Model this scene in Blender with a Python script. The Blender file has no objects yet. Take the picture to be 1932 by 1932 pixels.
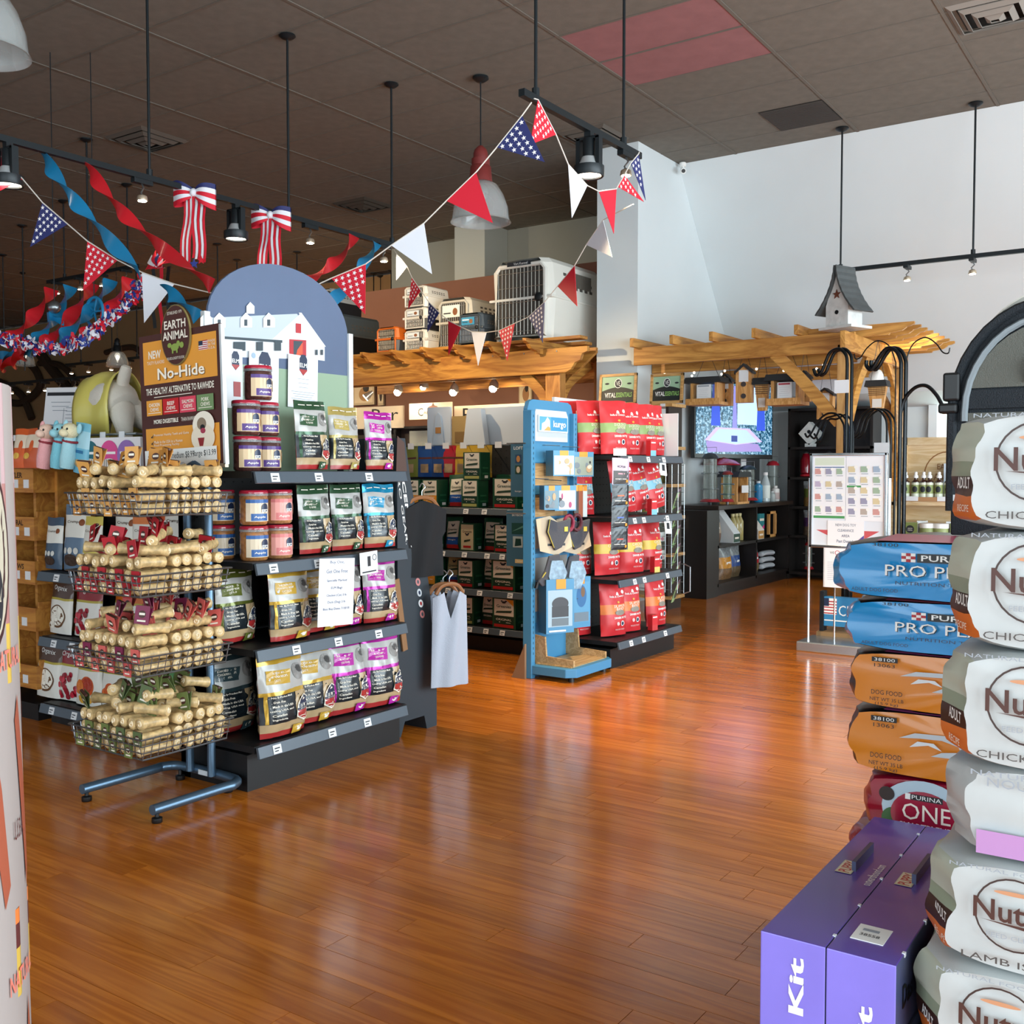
import bpy, bmesh, math, random
from mathutils import Vector, Matrix, noise
from mathutils.geometry import tessellate_polygon
random.seed(7)
S = bpy.context.scene
COL = S.collection
PI = math.pi
R = math.radians
# ---------------------------------------------------------------- camera
EYE = Vector((0, 0, 1.3))
FPX, PIT, YAW = 1942.0, math.atan(77 / 1942), R(34.425)
cam = bpy.data.objects.new('camera', bpy.data.cameras.new('camera'))
COL.objects.link(cam)
cam.location = EYE
cam.rotation_euler = (PI / 2 - PIT, 0, YAW)
cam.data.sensor_width = 36
cam.data.lens = 36 * FPX / 1932
cam.data.clip_start = .05
S.camera = cam
# ---------------------------------------------------------------- world, daylight, exposure
W = bpy.data.worlds.new('sky'); S.world = W; W.use_nodes = True
bg = W.node_tree.nodes['Background']
bg.inputs[0].default_value = (.78, .9, 1, 1); bg.inputs[1].default_value = .7
def area(name, loc, rot, sx, sy, power, col):
    l = bpy.data.lights.new(name, 'AREA'); l.shape = 'RECTANGLE'; l.size = sx; l.size_y = sy
    l.energy = power; l.color = col
    o = bpy.data.objects.new(name, l); COL.objects.link(o); o.location = loc; o.rotation_euler = rot
    return o
area('daylight_front_windows', (3.9, 3.2, 1.75), (0, R(90), 0), 2.5, 11.5, 720, (.8, .93, 1))
area('daylight_side_windows', (-.5, -3.9, 1.75), (R(90), 0, 0), 7.0, 2.5, 160, (.8, .93, 1))
S.view_settings.view_transform = 'Standard'
S.view_settings.look = 'None'
S.view_settings.gamma = 1
S.view_settings.use_curve_mapping = False
S.view_settings.exposure = .55
# ---------------------------------------------------------------- helpers
FWD = Vector((-math.sin(YAW) * math.cos(PIT), math.cos(YAW) * math.cos(PIT), -math.sin(PIT)))
RGT = Vector((math.cos(YAW), math.sin(YAW), 0))
UPV = RGT.cross(FWD)
def ray(x, y): return FWD * FPX + RGT * (x - 966) + UPV * (966 - y)
def PA(x, y, ax, v):
    d = ray(x, y); return EYE + d * ((v - EYE[ax]) / d[ax])
def PX(x, y, v): return PA(x, y, 0, v)
def PY(x, y, v): return PA(x, y, 1, v)
def PZ(x, y, v=0): return PA(x, y, 2, v)
def PD(x, y, z): return EYE + ray(x, y) * (z / FPX)

def lin(h):
    h = h.lstrip('#'); c = [int(h[i:i + 2], 16) / 255 for i in (0, 2, 4)]
    return tuple((v / 12.92 if v <= .04045 else ((v + .055) / 1.055) ** 2.4) for v in c) + (1,)
_M = {}
def M(hexc, rough=.5, metal=0, emit=0, trans=0, alpha=1, coat=0, var=0, vscale=8, bump=0, bscale=60, name=None):
    key = (hexc, rough, metal, emit, trans, alpha, coat, var, vscale, bump, bscale)
    if key in _M: return _M[key]
    m = bpy.data.materials.new(name or 'paint_' + hexc.strip('#')); m.use_nodes = True
    nt = m.node_tree; b = nt.nodes['Principled BSDF']
    b.inputs['Base Color'].default_value = lin(hexc)
    b.inputs['Roughness'].default_value = rough
    b.inputs['Metallic'].default_value = metal
    if emit:
        b.inputs['Emission Color'].default_value = lin(hexc); b.inputs['Emission Strength'].default_value = emit
    if trans: b.inputs['Transmission Weight'].default_value = trans
    if alpha < 1: b.inputs['Alpha'].default_value = alpha
    if coat: b.inputs['Coat Weight'].default_value = coat; b.inputs['Coat Roughness'].default_value = .08
    if var or bump:
        tc = nt.nodes.new('ShaderNodeTexCoord')
        if var:
            n = nt.nodes.new('ShaderNodeTexNoise'); n.inputs['Scale'].default_value = vscale; n.inputs['Detail'].default_value = 4
            nt.links.new(tc.outputs['Object'], n.inputs['Vector'])
            h = nt.nodes.new('ShaderNodeHueSaturation'); h.inputs['Color'].default_value = lin(hexc)
            r = nt.nodes.new('ShaderNodeMapRange'); r.inputs[1].default_value = .3; r.inputs[2].default_value = .7
            r.inputs[3].default_value = 1 - var; r.inputs[4].default_value = 1 + var
            nt.links.new(n.outputs[0], r.inputs[0]); nt.links.new(r.outputs[0], h.inputs['Value'])
            nt.links.new(h.outputs[0], b.inputs['Base Color'])
        if bump:
            n2 = nt.nodes.new('ShaderNodeTexNoise'); n2.inputs['Scale'].default_value = bscale; n2.inputs['Detail'].default_value = 3
            nt.links.new(tc.outputs['Object'], n2.inputs['Vector'])
            bp = nt.nodes.new('ShaderNodeBump'); bp.inputs['Strength'].default_value = bump; bp.inputs['Distance'].default_value = .01
            nt.links.new(n2.outputs[0], bp.inputs['Height']); nt.links.new(bp.outputs[0], b.inputs['Normal'])
    _M[key] = m
    return m
def wood(name, c1, c2, axis=0, scale=(1.2, 14, 14), rough=.45, coat=0, rand=0):
    """procedural timber: stretched noise rings between two tones"""
    if name in _M: return _M[name]
    m = bpy.data.materials.new(name); m.use_nodes = True; nt = m.node_tree; L = nt.links
    b = nt.nodes['Principled BSDF']; b.inputs['Roughness'].default_value = rough
    if coat: b.inputs['Coat Weight'].default_value = coat; b.inputs['Coat Roughness'].default_value = .12
    g = nt.nodes.new('ShaderNodeNewGeometry'); oi = nt.nodes.new('ShaderNodeObjectInfo')
    ad = nt.nodes.new('ShaderNodeMath'); ad.operation = 'ADD'
    L.new(g.outputs['Random Per Island'], ad.inputs[0]); L.new(oi.outputs['Random'], ad.inputs[1])
    ml = nt.nodes.new('ShaderNodeMath'); ml.operation = 'MULTIPLY'; ml.inputs[1].default_value = 37.0
    L.new(ad.outputs[0], ml.inputs[0])
    va = nt.nodes.new('ShaderNodeVectorMath'); va.operation = 'ADD'
    L.new(g.outputs['Position'], va.inputs[0]); L.new(ml.outputs[0], va.inputs[1])
    sc = list(scale)
    if axis == 1: sc = [scale[1], scale[0], scale[2]]
    if axis == 2: sc = [scale[1], scale[2], scale[0]]
    mp = nt.nodes.new('ShaderNodeVectorMath'); mp.operation = 'MULTIPLY'; mp.inputs[1].default_value = sc
    L.new(va.outputs[0], mp.inputs[0])
    n = nt.nodes.new('ShaderNodeTexNoise'); n.inputs['Scale'].default_value = 1; n.inputs['Detail'].default_value = 6; n.inputs['Distortion'].default_value = 1.1
    L.new(mp.outputs[0], n.inputs['Vector'])
    wv = nt.nodes.new('ShaderNodeMath'); wv.operation = 'MULTIPLY'; wv.inputs[1].default_value = 9.0
    L.new(n.outputs[0], wv.inputs[0])
    fr = nt.nodes.new('ShaderNodeMath'); fr.operation = 'PINGPONG'; fr.inputs[1].default_value = 1
    L.new(wv.outputs[0], fr.inputs[0])
    cr = nt.nodes.new('ShaderNodeMix'); cr.data_type = 'RGBA'
    cr.inputs[6].default_value = lin(c1); cr.inputs[7].default_value = lin(c2)
    L.new(fr.outputs[0], cr.inputs[0])
    hs = nt.nodes.new('ShaderNodeHueSaturation'); L.new(cr.outputs[2], hs.inputs['Color'])
    mr = nt.nodes.new('ShaderNodeMapRange'); mr.inputs[1].default_value = 0; mr.inputs[2].default_value = 1
    mr.inputs[3].default_value = 1 - rand; mr.inputs[4].default_value = 1 + rand
    fc = nt.nodes.new('ShaderNodeMath'); fc.operation = 'FRACT'; L.new(ad.outputs[0], fc.inputs[0])
    L.new(fc.outputs[0], mr.inputs[0]); L.new(mr.outputs[0], hs.inputs['Value'])
    L.new(hs.outputs[0], b.inputs['Base Color'])
    bp = nt.nodes.new('ShaderNodeBump'); bp.inputs['Strength'].default_value = .12; bp.inputs['Distance'].default_value = .004
    L.new(n.outputs[0], bp.inputs['Height']); L.new(bp.outputs[0], b.inputs['Normal'])
    _M[name] = m
    return m

def ROT(rx=0, ry=0, rz=0): return Matrix.Rotation(rz, 4, 'Z') @ Matrix.Rotation(ry, 4, 'Y') @ Matrix.Rotation(rx, 4, 'X')
def TR(x, y, z): return Matrix.Translation((x, y, z))
class MB:
    """collects geometry of one part"""
    def __init__(s): s.v = []; s.f = []; s.m = []; s.mats = []
    def mi(s, mat):
        if mat not in s.mats: s.mats.append(mat)
        return s.mats.index(mat)
    def add(s, vs, fs, mat, X=None):
        k = len(s.v)
        s.v += [tuple(X @ Vector(p)) for p in vs] if X is not None else [tuple(p) for p in vs]
        s.f += [[i + k for i in f] for f in fs]; s.m += [s.mi(mat)] * len(fs)
        return s
    def box(s, x0, y0, z0, x1, y1, z1, mat, X=None):
        return s.add([(x, y, z) for x in (x0, x1) for y in (y0, y1) for z in (z0, z1)],
                     [(0, 1, 3, 2), (4, 6, 7, 5), (0, 4, 5, 1), (2, 3, 7, 6), (0, 2, 6, 4), (1, 5, 7, 3)], mat, X)
    def cyl(s, p0, p1, r, mat, r1=None, n=10, X=None):
        return s.tube([p0, p1], [r, r if r1 is None else r1], mat, n, X=X)
    def tube(s, pts, r, mat, n=6, closed=False, X=None, flat=1.0):
        pts = [Vector(p) for p in pts]; N = len(pts)
        rr = r if isinstance(r, (list, tuple)) else [r] * N
        vs = []; prev = None
        for i, p in enumerate(pts):
            a = pts[(i - 1) % N] if (i or closed) else p; b = pts[(i + 1) % N] if (i < N - 1 or closed) else p
            t = (b - a).normalized() if (b - a).length > 1e-9 else Vector((0, 0, 1))
            if prev is None:
                prev = Vector((0, 0, 1)) if abs(t.z) < .9 else Vector((1, 0, 0))
            u = (prev - t * prev.dot(t)).normalized(); w = t.cross(u); prev = u
            for k in range(n):
                q = 2 * PI * k / n; vs.append(p + (u * math.cos(q) * flat + w * math.sin(q)) * rr[i])
        fs = []
        for i in range(N if closed else N - 1):
            j = (i + 1) % N
            for k in range(n): fs.append((i * n + k, i * n + (k + 1) % n, j * n + (k + 1) % n, j * n + k))
        if not closed: fs += [tuple(range(n))[::-1], tuple(range((N - 1) * n, N * n))]
        return s.add(vs, fs, mat, X)
    def lathe(s, prof, mat, n=16, X=None):
        vs = []; fs = []
        for r, z in prof:
            for k in range(n): q = 2 * PI * k / n; vs.append((r * math.cos(q), r * math.sin(q), z))
        for i in range(len(prof) - 1):
            for k in range(n): fs.append((i * n + k, i * n + (k + 1) % n, (i + 1) * n + (k + 1) % n, (i + 1) * n + k))
        fs.append(tuple(range(n))[::-1]); fs.append(tuple(range((len(prof) - 1) * n, len(prof) * n)))
        return s.add(vs, fs, mat, X)
    def prism(s, poly, y0, y1, mat, X=None):
        """polygon in the local XZ plane extruded from y0 to y1"""
        n = len(poly); vs = [(p[0], y0, p[1]) for p in poly] + [(p[0], y1, p[1]) for p in poly]
        tri = tessellate_polygon([[Vector((p[0], p[1], 0)) for p in poly]])
        fs = [tuple(t) for t in tri] + [tuple(i + n for i in t)[::-1] for t in tri]
        fs += [(i, i + n, (i + 1) % n + n, (i + 1) % n) for i in range(n)]
        return s.add(vs, fs, mat, X)
    def ball(s, c, rx, ry, rz, mat, n=12, k=8, X=None):
        prof = [(math.sin(PI * i / k), -math.cos(PI * i / k)) for i in range(k + 1)]
        T = TR(*c) @ Matrix.Diagonal((rx, ry, rz, 1))
        return s.lathe([(max(r, .001), z) for r, z in prof], mat, n, (X @ T) if X is not None else T)
    def grid(s, fn, nu, nv, mat, X=None):
        vs = [fn(i / nu, j / nv) for j in range(nv + 1) for i in range(nu + 1)]
        fs = [(j * (nu + 1) + i, j * (nu + 1) + i + 1, (j + 1) * (nu + 1) + i + 1, (j + 1) * (nu + 1) + i) for j in range(nv) for i in range(nu)]
        return s.add(vs, fs, mat, X)
    def mesh(s, name, smooth=False, ang=40):
        me = bpy.data.meshes.new(name); me.from_pydata(s.v, [], s.f)
        for m in s.mats: me.materials.append(m)
        if len(s.mats) > 1: me.polygons.foreach_set('material_index', s.m)
        if smooth:
            bm = bmesh.new(); bm.from_mesh(me); bmesh.ops.recalc_face_normals(bm, faces=bm.faces); bm.to_mesh(me); bm.free()
            me.shade_smooth()
            if ang < 180: me.set_sharp_from_angle(angle=R(ang))
        me.update(); return me
    def build(s, name, parent=None, smooth=False, bev=0, ang=40, kind=None):
        o = bpy.data.objects.new(name, s.mesh(name, smooth, ang)); COL.objects.link(o); o.parent = parent
        if bev:
            b = o.modifiers.new('bevel', 'BEVEL'); b.width = bev; b.segments = 2; b.limit_method = 'ANGLE'
        if kind: o['kind'] = kind
        return o
def tag(o, label, cat, group=None):
    o['label'] = label; o['category'] = cat
    if group: o['group'] = group
    return o
def T(name, label, cat, loc=(0, 0, 0), rz=0, group=None, rx=0, ry=0):
    o = bpy.data.objects.new(name, None); COL.objects.link(o); o.empty_display_size = .05
    o.location = loc; o.rotation_euler = (rx, ry, rz)
    return tag(o, label, cat, group)
def struct(o): o['kind'] = 'structure'; return o
def put(parts, name, label, cat, loc, rz=0, group=None, rx=0, ry=0, sc=1):
    """one individual of a kind: shared meshes under a new thing; parts = [(name, mesh, [sub parts])]"""
    if len(parts) == 1 and len(parts[0]) == 2:
        o = bpy.data.objects.new(name, parts[0][1]); COL.objects.link(o); tag(o, label, cat, group)
        o.location = loc; o.rotation_euler = (rx, ry, rz); o.scale = (sc,) * 3
        return o
    r = T(name, label, cat, loc, rz, group, rx, ry); r.scale = (sc,) * 3
    for p in parts:
        c = bpy.data.objects.new(p[0], p[1]); COL.objects.link(c); c.parent = r
        for q in (p[2] if len(p) > 2 else ()):
            d = bpy.data.objects.new(q[0], q[1]); COL.objects.link(d); d.parent = c
    return r

_TC = {}
def txt(st, bold=0):
    """flat glyph mesh of a string: verts (2D, centred), faces, width, height"""
    if (st, bold) in _TC: return _TC[(st, bold)]
    cu = bpy.data.curves.new('glyphs', 'FONT'); cu.body = st; cu.resolution_u = 2; cu.offset = bold; cu.align_x = 'CENTER'
    o = bpy.data.objects.new('glyphs', cu); COL.objects.link(o)
    me = o.to_mesh()
    v = [(p.co.x, p.co.y) for p in me.vertices]; f = [tuple(p.vertices) for p in me.polygons]
    o.to_mesh_clear(); bpy.data.objects.remove(o); bpy.data.curves.remove(cu)
    if not v: v = [(0, 0), (0, 1), (1, 1)]; f = [(0, 1, 2)]
    x0, x1 = min(p[0] for p in v), max(p[0] for p in v); y0, y1 = min(p[1] for p in v), max(p[1] for p in v)
    v = [((p[0] - (x0 + x1) / 2) / (x1 - x0), (p[1] - (y0 + y1) / 2) / max(y1 - y0, .01)) for p in v]
    _TC[(st, bold)] = (v, f, x1 - x0, max(y1 - y0, .01))
    return _TC[(st, bold)]
WHITE = M('#f2f2ee', .5); BLACK = M('#0b0c0e', .45); INK = M('#23262c', .6)
def starpts(r, u=0, v=0, ay=1, k=.42, rot=PI / 2):
    return [(u + (r if i % 2 == 0 else r * k) * math.cos(rot + i * PI / 5), v + (r if i % 2 == 0 else r * k) * math.sin(rot + i * PI / 5) * ay) for i in range(10)]
def prints(surf, W, H, items, off=.0008, mb=None, n=6, step=.00035):
    """flat print laid on a surface: surf(a, b, lift) with a in metres from the centre, b in metres from the bottom"""
    mb = mb or MB()
    for i, it in enumerate(items):
        e = off + i * step; k = it[0]
        if k == 'r':
            _, u0, v0, u1, v1, mat = it
            mb.grid(lambda s, t: surf((u0 + (u1 - u0) * s) * W, (v0 + (v1 - v0) * t) * H, e), n, n, mat)
        elif k in 'eo':
            u, v, ru, rv = it[1:5]; mat = it[-1]; inner = (1 - it[5]) if k == 'o' else 0
            rings = 4 if k == 'e' else 1; N = 28; vs = []; fs = []
            for j in range(rings + 1):
                q = inner + (1 - inner) * j / rings
                for t in range(N):
                    a = 2 * PI * t / N; vs.append(surf((u + ru * q * math.cos(a)) * W, (v + rv * q * math.sin(a)) * H, e))
            for j in range(rings):
                for t in range(N): fs.append((j * N + t, j * N + (t + 1) % N, (j + 1) * N + (t + 1) % N, (j + 1) * N + t))
            mb.add(vs, fs, mat)
        elif k == 'p':
            pts, mat = it[1], it[2]
            tri = tessellate_polygon([[Vector((p[0], p[1], 0)) for p in pts]])
            V = [tuple(p[:2]) for p in pts]; F = [tuple(t) for t in tri]
            for _ in range(2 if n > 2 else 0):          # finer triangles, so the print follows a curved bag
                mid = {}; G = []
                def m_(a, b):
                    if (min(a, b), max(a, b)) not in mid: mid[(min(a, b), max(a, b))] = len(V); V.append(((V[a][0] + V[b][0]) / 2, (V[a][1] + V[b][1]) / 2))
                    return mid[(min(a, b), max(a, b))]
                for a, b, c in F: x, y, z = m_(a, b), m_(b, c), m_(c, a); G += [(a, x, z), (x, b, y), (z, y, c), (x, y, z)]
                F = G
            mb.add([surf(p[0] * W, p[1] * H, e) for p in V], F, mat)
        elif k == 't':
            st, u, v, w, h, mat = it[1:7]; rot = it[7] if len(it) > 7 else 0; bold = it[8] if len(it) > 8 else 0
            vs, fs, tw, th = txt(st, bold)
            if not rot:
                hh = h * H; ww = w * W if w else hh * tw / th
                mb.add([surf(u * W + p[0] * ww, v * H + p[1] * hh, e) for p in vs], fs, mat)
            else:   # runs bottom to top; w = run length as part of H, h = letter height as part of W
                hh = h * W; ww = w * H if w else hh * tw / th; sg = 1 if rot > 0 else -1
                mb.add([surf(u * W - sg * p[1] * hh, v * H + sg * p[0] * ww, e) for p in vs], fs, mat)
    return mb
def flat(X=None, y=0):
    """a plane facing local -Y; a = x, b = z"""
    if X is None: return lambda a, b, e: Vector((a, y - e, b))
    return lambda a, b, e: X @ Vector((a, y - e, b))

def bagsurf(W, H, D, seed=0, kind='pouch', crink=.004):
    def half(u, v):                       # thickness 0..1 over the half bag
        if kind == 'pouch': g = min(1, .55 + 2.2 * v) * (1 - .93 * max(0, (v - .12) / .88) ** 2.2)
        elif kind == 'pillow': g = (max(0, 1 - (2 * v - 1) ** 4)) ** .6
        else: g = min(1, .82 + v) * (1 - max(0, (v - .72) / .28) ** 2 * .93)
        return g * max(0, 1 - (2 * abs(u)) ** 3.2) ** .75
    def surf(a, b, e, side=-1):
        u = max(-.5, min(.5, a / W)); v = max(0, min(1, b / H)); t = half(u, v)
        c = noise.noise(Vector((a * 26 + seed * 9.1, b * 20 + seed * 3.7, side * 2.2))) + .6 * noise.noise(Vector((a * 60 + seed, b * 46, side)))
        wv = 1 - .035 * math.sin(PI * min(1, v * 1.1)) + .012 * noise.noise(Vector((seed, b * 14, .3)))
        return Vector((a * wv, side * (D / 2 * t + c * crink * min(1, t * 2.5 + .25) + e), b + .006 * noise.noise(Vector((a * 12, seed * 2.3, 1.7))) * v))
    return surf
def bag(W, H, D, bands, items, seed=0, kind='pouch', crink=.004, nu=14, nv=22, mats=None):
    """bands: [(v_top, material)] from the bottom up; returns parts for put()"""
    sf = bagsurf(W, H, D, seed, kind, crink); mb = MB()
    vl = sorted(set([j / nv for j in range(nv + 1)] + [b[0] for b in bands if b[0] < 1]))
    for side in (-1, 1):
        k = len(mb.v)
        for v in vl:
            for i in range(nu + 1): mb.v.append(tuple(sf((i / nu - .5) * W, v * H, 0, side)))
        for j in range(len(vl) - 1):
            vm = (vl[j] + vl[j + 1]) / 2; mat = [b[1] for b in bands if vm <= b[0]][0]; q = mb.mi(mat)
            for i in range(nu):
                a = k + j * (nu + 1) + i; f = [a, a + 1, a + nu + 2, a + nu + 1]
                mb.f.append(f if side < 0 else f[::-1]); mb.m.append(q)
    n1 = nu + 1; k2 = len(mb.v) // 2; q = mb.mi(bands[0][1])
    for i in range(nu): mb.f.append([i + 1, i, k2 + i, k2 + i + 1]); mb.m.append(q)   # bottom
    L = len(vl)
    for i in range(nu): a = (L - 1) * n1 + i; mb.f.append([a, a + 1, k2 + a + 1, k2 + a]); mb.m.append(mb.mi(bands[-1][1]))
    for j in range(L - 1):
        for i in (0, nu): a = j * n1 + i; mb.f.append([a, a + n1, k2 + a + n1, k2 + a]); mb.m.append(q)
    parts = [('bag_body', mb.mesh('bag_body', True, 60))]
    if items: parts.append(('front_print', prints(lambda a, b, e: sf(a, b, e), W, H, items, .0011).mesh('front_print')))
    return parts
def carton(W, H, D, mat, items, side=None, top=None, sitems=()):
    """box with local base centre at the origin, front facing -Y"""
    mb = MB(); mb.box(-W / 2, -D / 2, 0, W / 2, D / 2, H, mat)
    if side: mb.f.pop(); mb.m.pop(); mb.f.pop(); mb.m.pop(); mb.f = mb.f[:0]; mb.m = []
    if side:
        f6 = [(0, 1, 3, 2), (4, 6, 7, 5), (0, 4, 5, 1), (2, 3, 7, 6), (0, 2, 6, 4), (1, 5, 7, 3)]
        for i, f in enumerate(f6): mb.f.append(list(f)); mb.m.append(mb.mi(side if i in (0, 1) else (top or side) if i == 5 else mat))
    parts = [('box_body', mb.mesh('box_body'))]
    pm = MB()
    if items: prints(flat(None, -D / 2), W, H, items, .0006, pm, n=1)
    for sgn in (1,):
        if sitems: prints(flat(TR(W / 2, 0, 0) @ ROT(0, 0, PI / 2)), D, H, sitems, .0006, pm, n=1)
    if pm.v: parts.append(('print', pm.mesh('print')))
    return parts
# ================================================================ the room
CZ = 4.52
WALLW = M('#dbe3e5', .75, var=.02, vscale=1.5, bump=.05, bscale=180, name='white_wall_paint')
WALLG = M('#8f9490', .8, var=.03, vscale=2, name='grey_wall_paint')
WALLBR = M('#8a6150', .85, var=.05, vscale=3, name='brown_wall_paint')
WALLBE = M('#a5845c', .85, var=.06, vscale=2, name='tan_wall_paint')
TILE = M('#767168', .95, var=.1, vscale=9, bump=.25, bscale=240, name='painted_ceiling_tile')
TILEP = M('#9a6a6c', .95, var=.08, vscale=6, bump=.2, bscale=240, name='mauve_ceiling_tile')
GRIDM = M('#6f6960', .7, name='painted_tee_bar')
FLW = wood('floor_laminate', '#cc7624', '#ae5c14', 0, (.8, 13, 9), .2, coat=.25, rand=.12)
# floor: base slab with separate planks laid along X
mb = MB(); mb.box(-24, -4, -.12, 4, 13, -.008, M('#3a1d0c', .6))
floor = struct(mb.build('floor'))
PW, rest, rows = .095, MB(), []
pm = {}
cand = []
for j in range(int(17 / PW)):
    y0 = -4 + j * PW; x = -24 - random.random() * 1.2
    while x < 4:
        L = random.choice((.9, 1.05, 1.2, 1.35))
        xc = x + L / 2; yc = y0 + PW / 2
        d = Vector((xc, yc, 0)) - EYE; dep = d.dot(FWD)
        inview = dep > 1.2 and abs(d.dot(RGT)) < dep * .5 + .5 and d.dot(UPV) > -dep * .52
        free = not (xc < -3.45 and 2.9 < yc < 4.0) and not (xc < -3.6 and 6.1 < yc < 6.9)
        cand.append((dep if (inview and free) else 99 + random.random(), x, y0, L)); x += L
cand.sort()
for i, (dep, x, y0, L) in enumerate(cand):
    if i < 300:
        if L not in pm:
            q = MB(); q.box(-L / 2 + .0009, -PW / 2 + .0009, -.008, L / 2 - .0009, PW / 2 - .0009, 0, FLW); pm[L] = q.mesh('plank')
        o = bpy.data.objects.new('plank', pm[L]); COL.objects.link(o); o.parent = floor; o.location = (x + L / 2, y0 + PW / 2, 0)
    else: rest.box(x + .0009, y0 + .0009, -.008, x + L - .0009, y0 + PW - .0009, 0, FLW)
rest.build('planks', floor, kind='stuff')
# ceiling: slab, tee bars, tiles
mb = MB(); mb.box(-24, -4, CZ + .03, 4, 13, CZ + .15, M('#4d4842', .9))
ceil = struct(mb.build('ceiling'))
GX = [-1.67 + 1.22 * k for k in range(-19, 5)]; GY = [6.60 + .6 * k for k in range(-17, 11)]
for x in GX:
    q = MB(); q.box(x - .013, -4, CZ - .004, x + .013, 12.9, CZ + .02, GRIDM); q.build('tee_bar', ceil)
for y in GY:
    q = MB(); q.box(-24, y - .010, CZ - .002, 4, y + .010, CZ + .018, GRIDM); q.build('tee_bar', ceil)
tm = {}
for mt in (TILE, TILEP):
    q = MB(); q.box(-.595, -.288, -.0, .595, .288, .012, mt); tm[mt] = q.mesh('ceiling_tile')
cand = []
for a in range(len(GX) - 1):
    for b in range(len(GY) - 1):
        c = Vector((GX[a] + .61, GY[b] + .3, CZ)); d = c - EYE; dep = d.dot(FWD)
        ok = dep > 2 and abs(d.dot(RGT)) < dep * .5 + .8 and d.dot(UPV) < dep * .52 and not (c.y > 10.0 and c.x > -4.7)
        pink = abs(c.x + 3.5) < .6 and 6.6 < c.y < 7.79
        cand.append((dep if ok else 99, c, pink))
cand.sort(key=lambda t: t[0]); rest = MB()
for i, (dep, c, pink) in enumerate(cand):
    if i < 300:
        o = bpy.data.objects.new('ceiling_tile', tm[TILEP if pink else TILE]); COL.objects.link(o); o.parent = ceil
        o.location = (c.x, c.y, CZ + .002)
    else: rest.box(c.x - .595, c.y - .288, CZ + .002, c.x + .595, c.y + .288, CZ + .014, TILE)
rest.build('ceiling_tiles', ceil, kind='stuff')
# walls
mb = MB(); prof = [(10.02, CZ), (11.8, 2.17), (12.6, 2.05), (12.6, 0), (12.8, 0), (12.8, CZ)]
mb.prism([(p[0], p[1]) for p in prof], 4.74, -4.0, WALLW, ROT(0, 0, PI / 2)); struct(mb.build('wall_back'))
mb = MB(); mb.box(-5.2, 9.1, 0, -4.741, 12.8, CZ, WALLW); struct(mb.build('wall_end'))
mb = MB(); mb.box(-10.3, 10.6, 0, -5.2, 10.75, 3.755, WALLBR); struct(mb.build('wall_lower'))
mb = MB(); mb.box(-9.95, 11.43, 3.2, -5.2, 11.6, CZ, WALLG); struct(mb.build('wall_upper'))
mb = MB(); mb.box(-8.39, 10.9, 3.2, -7.9, 11.42, CZ, M('#b9c0bd', .75)); struct(mb.build('wall_column'))
mb = MB(); mb.box(-24, 12.88, 0, -5.2, 13, CZ, WALLBE); struct(mb.build('wall_far'))
mb = MB(); mb.box(-24.1, -4, 0, -24, 13, CZ, WALLBE); struct(mb.build('wall_left'))
def glazed(name, x0, x1, X, n):
    q = MB(); q.box(x0, 0, 0, x1, .12, .35, WALLW, X); q.box(x0, 0, 3.1, x1, .12, CZ, WALLW, X)
    for x in (x0, x1 - .4): q.box(x, 0, .35, x + .4, .12, 3.1, WALLW, X)
    struct(q.build('wall_' + name))
    f = MB()
    for k in range(n + 1):
        x = x0 + .4 + (x1 - x0 - .8) * k / n; f.box(x - .03, .03, .35, x + .03, .09, 3.1, M('#3b3f42', .4, .6), X)
    for z in (.35, 3.04): f.box(x0 + .4, .03, z, x1 - .4, .09, z + .06, M('#3b3f42', .4, .6), X)
    w = struct(f.build('window_%d' % (1 if name == 'right' else 2)))
    for k in range(n):
        a = x0 + .4 + (x1 - x0 - .8) * k / n; b = x0 + .4 + (x1 - x0 - .8) * (k + 1) / n
        g = MB(); g.box(a + .03, .055, .41, b - .03, .062, 3.04, M('#ffffff', .02, trans=1, alpha=.25), X); g.build('pane', w)
glazed('right', -4, 12.8, TR(4.12, 0, 0) @ ROT(0, 0, PI / 2), 8)
glazed('front', -24, 4.1, TR(0, -4.12, 0), 10)
# door with a bright pane in the back wall, right of the garden hooks
dw = MB(); X0, X1 = PY(1752, 800, 12.55).x, PY(1960, 800, 12.55).x
TRM = M('#eef2f2', .5)
for a, b, c, d in ((X0, 0, X0 + .1, 2.2), (X1 - .1, 0, X1, 2.2), (X0, 2.1, X1, 2.2), (X0 + .1, 0, X1 - .1, .35), (X0 + .1, .95, X1 - .1, 1.1)):
    dw.box(a, 12.52, b, c, 12.598, d, TRM)
dr = struct(dw.build('door_1', bev=.006))
g = MB(); g.box(X0 + .1, 12.565, .35, X1 - .1, 12.575, 2.1, M('#eafffb', .2, emit=2.2, name='daylit_door_glass')); g.build('pane', dr)
g = MB(); g.box(X0 + .03, 12.45, 1.02, X0 + .06, 12.52, 1.05, M('#33363a', .3, .8)); g.cyl((X0 + .045, 12.46, 1.035), (X0 + .16, 12.46, 1.035), .012, M('#33363a', .3, .8)); g.build('handle', dr)
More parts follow.
